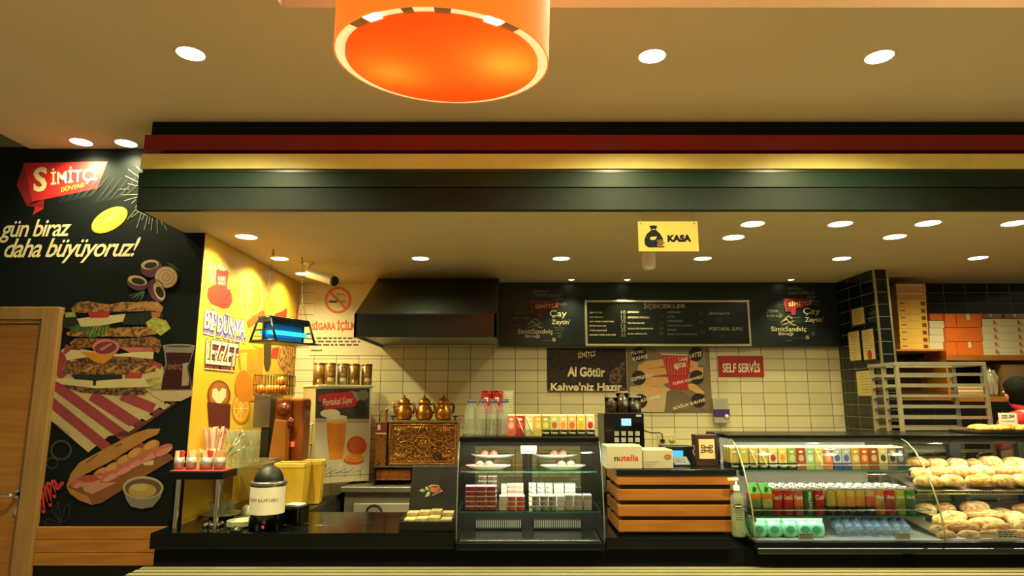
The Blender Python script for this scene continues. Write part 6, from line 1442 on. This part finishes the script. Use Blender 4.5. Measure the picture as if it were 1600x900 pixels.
# ------------------------------------------------------------------ cartons on the upper drinks shelf
ZA = 1.1855
J2 = [(1146.5, 'a89a5a', None, 'b8a060', 'olive', 0), (1161.5, 'b8a860', None, 'c8a050', 'sandy', 0), (1176.5, 'c0a868', None, 'c88a40', 'cream', 1), (1191.5, 'bcae70', None, 'b89a50', 'pale straw', 1), (1206.5, 'd0c898', None, 'b02a34', 'cream with red fruit', 0), (1221.5, 'd0c080', None, 'd8901c', 'cream with orange fruit', 0), (1236, '8a9a5a', None, 'c8b88a', 'pale green', 0),
      (1250, '9c3a28', '8a4a34', 'c8a088', 'brick red', 0), (1264, '9ab0a8', '8a9a6a', 'd8d8c0', 'pale blue', 0), (1278, 'c8b060', 'a8985a', 'e0d090', 'straw yellow', 1), (1292, 'c86a44', 'a85a3c', 'd8a080', 'salmon', 0), (1306.5, 'b0b0b8', '2c3c8c', '4a5aa0', 'blue and white', 0), (1320.5, 'a8a8b4', '26368a', '4a5aa8', 'blue and white', 0),
      (1335, 'b8905a', '8a6a4a', 'd8c090', 'tan', 0), (1349, 'b0582c', '8a4a28', 'd8a060', 'rust brown', 0), (1363.5, '8a4a30', '6a3a28', 'c8a070', 'dark brown', 0), (1378, 'c8b890', '8a7a5c', '4a3a2c', 'cream brown', 0), (1392.5, '8a7a68', '5a4a44', '2c2420', 'grey brown', 0), (1405, '4a4658', '2a2a4c', '8a8aa0', 'dark violet', 0)]
for k, (px, c1, c2, fr_, l, st_) in enumerate(J2):
    x = P(px, 720, 3.90).x
    t = carton('juice_carton', M(c1, .45, var=.12, scale=50), M(c2, .45) if c2 else blk, M(fr_, .45, var=.15, scale=60), '%s carton, upper drinks shelf, %s in front row from till end' % (l, ORD[k]), (x, 3.90, ZA), st_, 'cartons in front on the upper drinks shelf', .128, None if c2 else 'Cappy')
    for row in (1, 2): dup(t, (x, 3.90+.05*row, ZA), 0, 'carton on the upper drinks shelf, %s row behind the front, %s from till' % (ORD[row-1], ORD[k]), 'cartons behind on the upper drinks shelf')
# ------------------------------------------------------------------ green pouches and small water bottles on the deck
gpm = M('4a9c62', .35, c2='8cc898', var=.2, scale=25)
pp0 = None
for row in range(2):
    for i, px in enumerate((1189, 1213, 1238, 1261, 1279)):
        x = P(px, 830, 3.71).x+.02*row; y = 3.752+.085*row
        lab = 'green drink pouch, %s from the soap bottle end in the %s row' % (ORD[i], ('front', 'back')[row])
        if pp0 is None:
            pp0 = thing('drink_pouch', lab, 'pouch', (x, y, .8385), R(6), 'green pouches on the case floor')
            def fp(q): return Vector((q.x*(1-.18*abs(q.z)), q.y*(1-.5*max(0, q.z)), q.z))
            MB().ell((0, 0, .046), (.05, .034, .05), 0, 20, 12, f=lambda q: Vector((math.copysign(abs(q.x)**.6, q.x), math.copysign(abs(q.y)**.8, q.y)*(1-.45*max(0, q.z)), max(-.92, math.copysign(abs(q.z)**.7, q.z))))).build('pouch', gpm, pp0, local=True)
            MB().box(-.043, .043, -.009, .009, .084, .100).build('top_seal', M('c8cca0', .35), pp0, .003, True)
            m = MB(); m.flat = True
            m.add([(-.01+.026*math.cos(i_*.524), -.0355, .044+.02*math.sin(i_*.524)) for i_ in range(12)], [tuple(range(12))]); m.build('emblem', M('3f8a58', .4), pp0, local=True)
        else: dup(pp0, (x, y, .8385), R(((i*29+row*7) % 15)-7), lab)
wb = None; capb = M('142c58', .4)
for row in range(3):
    for i in range(8):
        x = P(1318+15.2*i, 830, 3.72).x+.012*row; y = 3.735+.075*row; z = .856+.018*row
        lab = 'small tilted water bottle, %s from the green pouches in the %s row' % (ORD[i], ('front', 'middle', 'back')[row])
        if wb is None:
            wb = thing('small_water_bottle', lab, 'bottle', (x, y, z), 0, 'small water bottles on the case floor')
            MB().lathe([(.001, .003), (.018, .0), (.0255, .006), (.0255, .022), (.024, .026), (.0255, .03), (.0255, .05), (.024, .054), (.0255, .058), (.0255, .072), (.018, .09), (.011, .098)], n=16).build('bottle', FROST('d4dce0', .10, .1), wb, local=True)
            MB().lathe([(.014, .094), (.014, .112), (.001, .113)], n=14).build('cap', capb, wb, local=True); MB().lathe([(.0258, .032), (.0258, .05)], n=16).build('label', FROST('8aa8c8', .4), wb, local=True)
            wb.rotation_euler = (R(-55), 0, 0)
        else: dup(wb, (x, y, z), None, lab, rot=(R(-55+((i*13) % 7)), 0, R(((i*31+row*17) % 13)-6)))
# ================================================================== kitchen behind: rack trolley, shelves, boxes, framed papers
TR = thing('rack_trolley', 'tall stainless bakery rack trolley behind the glass case', 'trolley', (P(1475, 640, 4.9).x, 4.9, 0))
rk = M('a39a84', .42, .5, var=.1, scale=6)
ya, yb = 4.75, 5.08
xa0, xa1 = P(1404, 610, ya).x, P(1541, 610, ya).x; zt_ = P(1470, 566, ya).z
bw = .013
m = MB()
for x, y in ((xa0, ya), (xa1, ya), (xa0, yb), (xa1, yb)):
    MB().box(x-bw, x+bw, y-bw, y+bw, .09, zt_-.026).build('post', rk, TR, .002)
MB().box(xa0-bw, xa0+bw, (ya+yb)/2-bw, (ya+yb)/2+bw, .12, zt_-.026).build('side_upright', rk, TR, .002)
for (x0, x1, y0, y1) in ((xa0-bw-.01, xa1+bw, ya-bw, ya+bw), (xa0-bw-.01, xa1+bw, yb-bw, yb+bw), (xa0-bw-.01, xa0+bw, ya+bw, yb-bw), (xa1-bw, xa1+bw, ya+bw, yb-bw)):
    MB().box(x0, x1, y0, y1, zt_-.026, zt_).build('top_rail', rk, TR, .002)
k = 0; z = P(1470, 585, ya).z
while z > .2:
    for y, s in ((ya, 1), (yb, -1)): MB().box(xa0+bw, xa1-bw, y-bw*.6, y+bw*.6, z-.011, z+.011).build('runner', rk, TR)
    MB().box(xa0-bw*.7, xa0+bw*.7, ya+bw, yb-bw, z-.030, z-.018).build('side_runner', dark_steel, TR)
    z -= .078; k += 1
for x, y in ((xa0, ya), (xa1, ya), (xa0, yb), (xa1, yb)):
    MB().cyl((x-.012, y, .045), (x+.012, y, .045), .045, n=18).build('caster', ink, TR)
# wall shelves
wsh = WOOD('9a5c1e', 'b8762c', 'x', .45, 2.5)
SH = thing('kitchen_wall_shelf', 'orange wood kitchen wall shelves on dark tiles carrying cake boxes', 'shelf', (3.9, 5.55, 1.5))
ys = 5.36
zS1 = P(1440, 546, ys).z; zS2 = P(1560, 555, ys).z; zS3 = P(1560, 619, ys).z
xs_l, xs_m = P(1399, 546, ys).x, P(1477, 546, ys).x
MB().box(xs_l, xs_m, ys, YB-.001, zS1-.014, zS1).build('board', wsh, SH, .002)
MB().box(xs_m, 6, ys, YB-.001, zS2-.042, zS2).build('board', wsh, SH, .002)
MB().box(xs_l, xs_m+.02, ys+.02, YB-.001, zS3-.035, zS3-.018).build('board', wsh, SH, .002)
MB().box(xs_m+.02, 6, ys-.02, YB-.001, zS3-.045, zS3).build('board', wsh, SH, .002)
MB().box(xs_m-.0, xs_m+.02, ys+.02, YB-.001, zS3-.018, zS2-.043).build('upright', wsh, SH, .002)
MB().box(xs_l+.12, xs_m-.0, YB-.02, YB-.001, zS3-.018, zS1-.06).build('back_board', WOOD('4a2f14', '5f3d1c', 'z', .5), SH)
# framed papers on the pillar's side
a_p0, a_n = (XR-.004, 0, 0), (-1, 0, 0)
zQ, zR_ = zoom(1300, 420, 6.43), zoom(1300, 560, 6.92)
def paper(q, inset, lab, zf, extra=None):
    pts = [hit(*zf(p), Vector((XR-.006, 0, 0)), Vector((1, 0, 0))) for p in q]
    ys_ = [p.y for p in pts]; zs = [p.z for p in pts]; y0, y1, z0, z1 = min(ys_), max(ys_), sum(sorted(zs)[:2])/2, sum(sorted(zs)[2:])/2
    t = thing('framed_certificate', lab, 'certificate', (XR-.006, (y0+y1)/2, z0), 0, 'framed papers on the dark tiles')
    MB().box(XR-.012, XR-.0005, y0-.012, y1+.012, z0-.012, z1+.012).build('frame', M('171715', .35), t, .002)
    MB().box(XR-.0135, XR-.012, y0, y1, z0, z1).build('paper', M('c0aa62', .6, var=.04), t)
    m = MB(); m.flat = True; rr = random.Random(int(z0*1000)); n_ = int((z1-z0)/.022)
    for r_ in range(1, n_):
        za = z1-.022*r_; w = (y1-y0); a0 = y0+w*rr.uniform(.1, .3); a1 = y1-w*rr.uniform(.08, .35)
        m.add([(XR-.0139, a0, za), (XR-.0139, a1, za), (XR-.0139, a1, za+.004), (XR-.0139, a0, za+.004)], [(0, 1, 2, 3)], 0)
    if extra:
        cy, cz = y0+(y1-y0)*extra[0], z0+(z1-z0)*extra[1]; m.add([(XR-.0142, cy+extra[2]*math.cos(i*.524), cz+extra[2]*1.4*math.sin(i*.524)) for i in range(12)], [tuple(range(12))], 1)
    m.build('writing', [M('6a5c38', .6), M('a8281c', .5)], t)
paper([(205, 410), (322, 385), (335, 545), (218, 575)], 0, 'small square framed paper, topmost on the dark tiled pillar', zQ)
paper([(168, 640), (272, 625), (300, 900), (196, 940)], 0, 'tall framed paper on the dark pillar, without a red seal', zQ)
paper([(305, 625), (412, 600), (445, 895), (335, 925)], 0, 'tall framed paper on the dark pillar with a red seal', zQ, (.45, .14, .032))
paper([(270, 145), (440, 128), (468, 400), (300, 408)], 0, 'wide framed paper, lowest on the dark tiled pillar beside the trolley', zR_)
p = P(1378, 488, 5.098)
# cake boxes
def cbox(px0, px1, py0, py1, d, dep, mat, lab, grp, logo=None, side=None, name='cake_box'):
    a_, b_ = P(px0, py1, d), P(px1, py0, d)
    t = thing(name, lab, 'box', ((a_.x+b_.x)/2, d+dep/2, a_.z), 0, grp); w = (b_.x-a_.x)/2-.0008; h_ = b_.z-a_.z-.0008
    MB().box(-w, w, -dep/2, dep/2, .0002, h_).build('carton', mat, t, .002, True)
    if logo:
        m = MB(); m.flat = True
        for (u0, u1, v0, v1, mi) in logo: m.add([(-w+2*w*u0, -dep/2-.0006, h_*v0), (-w+2*w*u1, -dep/2-.0006, h_*v0), (-w+2*w*u1, -dep/2-.0006, h_*v1), (-w+2*w*u0, -dep/2-.0006, h_*v1)], [(0, 1, 2, 3)], mi)
        m.build('print', [M('7a3a14', .5), M('c0702c', .5), M('e8d8b0', .5)], t, local=True)
    return t
yel = M('dca848', .5, c2='e6b654', var=.05, scale=4); brs = M('c08c58', .5); orm = M('e8701c', .45, var=.05); whb = M('e2d6b4', .5, var=.04)
yb_ = [546, 536, 525, 513.5, 502, 491, 480, 468, 456, 443]; xl_ = [1407, 1406.5, 1406, 1405.5, 1404.5, 1403.5, 1402.5, 1401.5, 1400.5, 1400]
xr_ = [1452, 1451, 1450, 1449.5, 1448.5, 1447.5, 1447, 1446.5, 1446, 1444]
zz = zS1
for k in range(9):
    h_px = yb_[k]-yb_[k+1]
    t = cbox(xl_[k], xr_[k], yb_[k+1], yb_[k], ys+.03, .28, yel if k < 7 else brs, 'yellow cake box, %s from the bottom of the tall front stack on the shelf' % ORD[k] if k < 7 else ('tan cake box just under the top of the tall yellow stack' if k == 7 else 'tan cake box at the very top of the tall yellow stack'),
             'tall stack of cake boxes', [(.08, .25, .45, .6, 0), (.8, .95, .2, .75, 0)] if k < 7 else [(.1, .9, .72, .8, 2)])
for k in range(8):
    cbox(1387, 1396, 461+10.6*(7-k), 461+10.6*(8-k), ys+.12, .22, yel if k < 6 else whb, '%s cake box, %s from the bottom of the narrow pillar stack' % ('yellow' if k < 6 else 'pale', ORD[k]), 'narrow stack of cake boxes', [(.1, .4, .3, .7, 1)])
for k in range(4):
    cbox(1453, 1475.5, 546-11.2*(k+1), 546-11.2*k, ys+.05, .25, whb, 'small white cake box, %s from the bottom beside the orange cartons' % ORD[k], 'small white boxes beside the orange cartons')
o_y = [(555, 534), (533.5, 512), (511.5, 490)]
for r_ in range(3):
    for c_ in range(2):
        x0, x1 = ((1478.5, 1496.5), (1497, 1535.5))[c_]
        sh_ = -1.2*r_
        cbox(x0+(sh_ if c_ else .5), x1+(sh_ if c_ else -2.6), o_y[r_][1], o_y[r_][0], ys+.02, .30, orm, 'bright orange carton, %s layer, %s' % (('bottom', 'middle', 'top')[r_], ('narrow one beside the white boxes', 'wide one beside the white stacks')[c_]), 'orange cartons on the shelf', [(.42, .55, .55, .98, 2)] if (r_ in (0, 2) and c_ == 1) else None)
cbox(1454, 1476, 490, 500.5, ys+.06, .24, orm, 'flat orange carton on top of the small white boxes', 'orange cartons on the shelf')
for c_, (x0, x1, l) in enumerate(((1537, 1574, 'column next to the orange cartons'), (1575, 1612, 'column at the picture edge'))):
    for r_ in range(5):
        cbox(x0-1.0*r_, x1-1.0*r_, 555-11.4*(r_+1), 555-11.4*r_, ys+.02, .28, whb, 'white printed cake box, %s level of the %s' % (('lowest', 'second', 'third', 'fourth', 'fifth')[r_], l), 'white cake boxes on the shelf', [(.5, .6, .2, .8, 1), (.62, .66, .1, .5, 1)])
    cbox(x0-5, x1-8, 490, 497.5, ys+.10, .22, brs, 'tan flat box on top of the white boxes, '+l, 'white cake boxes on the shelf', [(.4, .52, .3, .95, 2)])
# middle shelf oddments
zz3 = zS3+.0005
cbox(1571, 1612, 569, 618, ys+.04, .25, M('8a6c48', .55), 'brown cardboard carton on the lower kitchen shelf behind the person', None, None, name='carton')
cbox(1567, 1582, 567, 569, ys+.0, .01, whb, 'x', None) if False else None
b = MB(); rr = random.Random(9)
p = P(1549, 600, ys+.08); 
def crumple(q): k = 1+.13*math.sin(9*q.x+3*q.z)+.1*math.sin(11*q.y+7*q.z)+.07*math.sin(17*q.x-5*q.y); return q*k if q.z > -.6 else Vector((q.x*k, q.y*k, -.62))
b.ell((0, 0, .09), (.06, .055, .14), 0, 24, 16, f=crumple); o = b.build('plastic_bag', M('b8aa8c', .12, coat=.8, var=.3, scale=14), None, local=True); o.location = (p.x, ys+.10, zS3+.0035); tag(o, 'shiny crumpled clear bag on the lower kitchen shelf', 'bag')
for k in range(5):
    t = tag(MB().box(-.16, .13, -.09, .09, 0, .0165).build('paper_pile', [whb, brs][k % 2], None, .002, True), 'flat %s pack of papers, %s from the bottom on the lower shelf behind the trolley' % (('pale', 'tan')[k % 2], ORD[k]), 'papers', 'paper packs on the lower shelf'); t.location = (P(1512, 610, ys+.1).x, ys+.12, zS3+.0005+.017*k)
for k, (px, h_, r_, l) in enumerate(((1489, .25, .03, 'nearer the shelf upright'), (1499, .235, .028, 'further from the shelf upright'))):
    x = P(px, 600, ys+.1).x; t = tag(MB().lathe([(.001, .0), (r_*.75, .0), (r_, h_*.5), (r_*1.04, h_*.98), (r_*.9, h_), (.001, h_)], n=18).build('cup_sleeve', M('c0b088', .45, var=.1, scale=30), None, local=True), 'tall sleeve of white paper cups, '+l, 'cups', 'cup sleeves on the lower shelf'); t.location = (x, ys+.20, zS3+.0005)
for k in range(2):
    t = tag(MB().box(-.15, .15, -.1, .1, 0, .018).build('baking_tray', dark_steel, None, .003, True), '%s flat metal tray in the shelf compartment behind the trolley' % ('lower', 'upper')[k], 'tray', 'trays in the shelf compartment'); t.location = (P(1440, 612, ys+.1).x, ys+.19, zS3-.0175+.02*k)
# pastry tray on top of the case with its price card
pt0, pt1 = P(1519, 668, 4.12).x, 3.7
t = thing('pastry_tray', 'dark tray on top of the long glass case heaped with golden pastries', 'tray', ((pt0+pt1)/2, 4.15, 1.3805)); MB().box(pt0-.02, pt1, 4.03, 4.32, 1.3805, 1.398).build('tray', M('0f1112', .3), t, .004)
for i in range(6):
    for j in range(2):
        o = MB().ell((0, 0, .012), (.075, .05, .022), 0, 16, 8, f=lambda q: Vector((q.x, q.y, max(q.z, -.5)))).build('pastry', SPECK('b8782c', 'dca850', 30, .6, .4, .6, .4), None, local=True)
        o.location = (pt0+.075+.105*i+.03*j, 4.09+.11*j, 1.3985); o.rotation_euler = (0, 0, .3*i); o.scale = (1, 1, 1+.3*((i*5+j) % 3)/2)
        tag(o, 'flat golden pastry, %s from the trolley end in the %s row' % (ORD[i], ('front', 'back')[j]), 'pastry', 'pastries on the dark tray')
p = P(1577, 655, 4.06)
t = thing('pastry_price_card', 'white price card standing among the golden pastries before the person', 'price card', (p.x, 4.055, 1.42)); a_, b_ = P(1562, 664, 4.05), P(1588, 645, 4.05)
MB().box(a_.x, b_.x, 4.05, 4.053, a_.z, b_.z).build('card', M('e0d8b8', .5), t); MB().cyl((p.x, 4.055, 1.42), (p.x, 4.055, a_.z+.01), .003, n=8).build('stick', steel, t)
a = Art((0, 4.05, 0), bn, lambda p: p); a.text('234', [(1576, 648), (1585, 648), (1585, 653), (1576, 653)], ink, .04); a.scribble(1565, 1574, 648.5, 2, ink, 2); a.scribble(1565, 1574, 652, 1.5, ink, 3); a.scribble(1565, 1586, 657, 1.2, M('8a846c', .5), 4); a.build('print', t)
# ================================================================== person behind the case (mostly hidden), seen from behind
def skinned(name, joints, edges, mat, parent, lv=2):
    """joints: name -> (x, y, z, radius); one continuous surface grown over the edges"""
    keys = list(joints); me = bpy.data.meshes.new(name+'_bones')
    me.from_pydata([joints[k][:3] for k in keys], [(keys.index(a), keys.index(b)) for a, b in edges], [])
    ob = bpy.data.objects.new(name+'_bones', me); COL.objects.link(ob)
    sk = ob.modifiers.new('skin', 'SKIN'); sk.use_smooth_shade = True
    for i, k in enumerate(keys):
        r_ = joints[k][3]; me.skin_vertices[0].data[i].radius = r_ if isinstance(r_, tuple) else (r_, r_)
        me.skin_vertices[0].data[i].use_root = (i == 0)
    sb = ob.modifiers.new('sub', 'SUBSURF'); sb.levels = lv; sb.render_levels = lv
    bpy.context.view_layer.update()
    out = bpy.data.meshes.new_from_object(ob.evaluated_get(bpy.context.evaluated_depsgraph_get()))
    bpy.data.objects.remove(ob); bpy.data.meshes.remove(me); out.name = name
    for p in out.polygons: p.use_smooth = True
    out.materials.clear(); out.materials.append(mat)
    o = bpy.data.objects.new(name, out); COL.objects.link(o); o.parent = parent; return o
PXc, PYc = 3.66, 4.575
per = thing('person', 'person with short dark hair and red polo shirt behind the bread case', 'person', (PXc, PYc, 0), R(6))
SKN = M('9a6240', .5, var=.06)
J = {'pelvis': (0, 0, .95, (.15, .11)), 'waist': (0, .01, 1.10, (.14, .10)), 'chest': (0, .02, 1.29, (.165, .115)), 'collar': (0, .035, 1.455, (.09, .08)), 'neck': (0, .055, 1.515, .056), 'jaw': (-.006, .085, 1.56, (.068, .075)), 'skull': (-.012, .085, 1.635, (.082, .096)), 'crown': (-.012, .075, 1.71, (.06, .07))}
E = [('pelvis', 'waist'), ('waist', 'chest'), ('chest', 'collar'), ('collar', 'neck'), ('neck', 'jaw'), ('jaw', 'skull'), ('skull', 'crown')]
for s, n in ((-1, 'a'), (1, 'b')):
    J.update({'sh'+n: (s*.185, .02, 1.425, .062), 'el'+n: (s*.235, .0, 1.12, .045), 'wr'+n: (s*.215, .07, .90, .031), 'pa'+n: (s*.205, .09, .83, (.02, .034)),
              'hi'+n: (s*.10, 0, .88, .09), 'kn'+n: (s*.105, .015, .50, .062), 'an'+n: (s*.105, -.005, .09, .042), 'to'+n: (s*.115, .15, .04, (.04, .03))})
    E += [('collar', 'sh'+n), ('sh'+n, 'el'+n), ('el'+n, 'wr'+n), ('wr'+n, 'pa'+n), ('pelvis', 'hi'+n), ('hi'+n, 'kn'+n), ('kn'+n, 'an'+n), ('an'+n, 'to'+n)]
    for f, (dx, ln) in enumerate(((-.027, .062), (-.009, .075), (.009, .070), (.026, .055))):
        J.update({'k%d' % f+n: (s*.203, .095+dx, .795, .0095), 'm%d' % f+n: (s*.20, .098+dx*1.1, .795-ln*.55, .0085), 't%d' % f+n: (s*.188, .102+dx*1.1, .795-ln, .0075)})
        E += [('pa'+n, 'k%d' % f+n), ('k%d' % f+n, 'm%d' % f+n), ('m%d' % f+n, 't%d' % f+n)]
    J.update({'th0'+n: (s*.195, .128, .81, .011), 'th1'+n: (s*.188, .14, .765, .009)}); E += [('pa'+n, 'th0'+n), ('th0'+n, 'th1'+n)]
body = skinned('body', J, E, SKN, per)
# face on the far side: nose, ears, brow; hair cap with a nape line
hc = Vector((-.012, .085, 1.63))
m = MB(); m.ell((-.012, .185, 1.615), (.014, .022, .022), 0, 10, 8)
m.build('nose', SKN, body, local=True)
for s in (-1, 1):
    e = MB(); e.ell((-.012+s*.088, .095, 1.605), (.011, .018, .028), 0, 12, 8); e.build('ear', SKN, body, local=True)
    e = MB(); e.ell((-.012+s*.032, .172, 1.642), (.012, .010, .008), 0, 10, 6); e.build('eye', M('e0d8c8', .3), body, local=True)
m = MB(); m.ell((-.012, .168, 1.575), (.026, .012, .007), 0, 12, 6); m.build('mouth', M('7a3c34', .5), body, local=True)
hr = M('0a0807', .8, var=.4, scale=60, bump=.6, spec=.12)
def hairf(q):
    k = 1.0
    if q.y > .25 and q.z < .45: k = 1-.35*min(1, (q.y-.25)/.25)*min(1, (.45-q.z)/.3)
    z = q.z*k
    if z < -.9: z = -.9
    return Vector((q.x*k*(1-.18*max(0, -q.z)), q.y*k, z))
m = MB(); m.ell(hc+Vector((0, -.004, .012)), (.094, .114, .115), 0, 32, 22, f=hairf); m.build('hair', hr, body, local=True)
# clothes: polo shirt with collar and sleeves, dark trousers, shoes
redp = M('b3121c', .7, var=.08, scale=6)
JS = {'pelvis': (0, 0, .93, (.168, .128)), 'waist': (0, .01, 1.10, (.16, .12)), 'chest': (0, .02, 1.30, (.185, .135)), 'collar': (0, .035, 1.462, (.105, .09)), 'top': (0, .045, 1.52, (.07, .07))}
ES = [('pelvis', 'waist'), ('waist', 'chest'), ('chest', 'collar'), ('collar', 'top')]
for s, n in ((-1, 'a'), (1, 'b')):
    JS.update({'sh'+n: (s*.19, .02, 1.425, .08), 'sl'+n: (s*.236, .02, 1.22, .066)}); ES += [('collar', 'sh'+n), ('sh'+n, 'sl'+n)]
shirt = skinned('polo_shirt', JS, ES, redp, body)
m = MB().tube([(.072*math.cos(i*.45), .05+.075*math.sin(i*.45), 1.535+.018*math.sin(i*.45)) for i in range(14)], .017, 8, closed=True); m.build('collar', redp, shirt, local=True)
JT = {'pelvis': (0, 0, .94, (.16, .122))}; ET = []
for s, n in ((-1, 'a'), (1, 'b')):
    JT.update({'hi'+n: (s*.10, 0, .86, .10), 'kn'+n: (s*.105, .015, .50, .075), 'an'+n: (s*.105, -.005, .10, .06)}); ET += [('pelvis', 'hi'+n), ('hi'+n, 'kn'+n), ('kn'+n, 'an'+n)]
skinned('trousers', JT, ET, M('14151a', .7), body)
for s in (-1, 1): MB().ell((s*.112, .07, .045), (.05, .14, .045), 0, 16, 8, f=lambda q: Vector((q.x, q.y, max(q.z, -.95)))).build('shoe', ink, body, local=True)
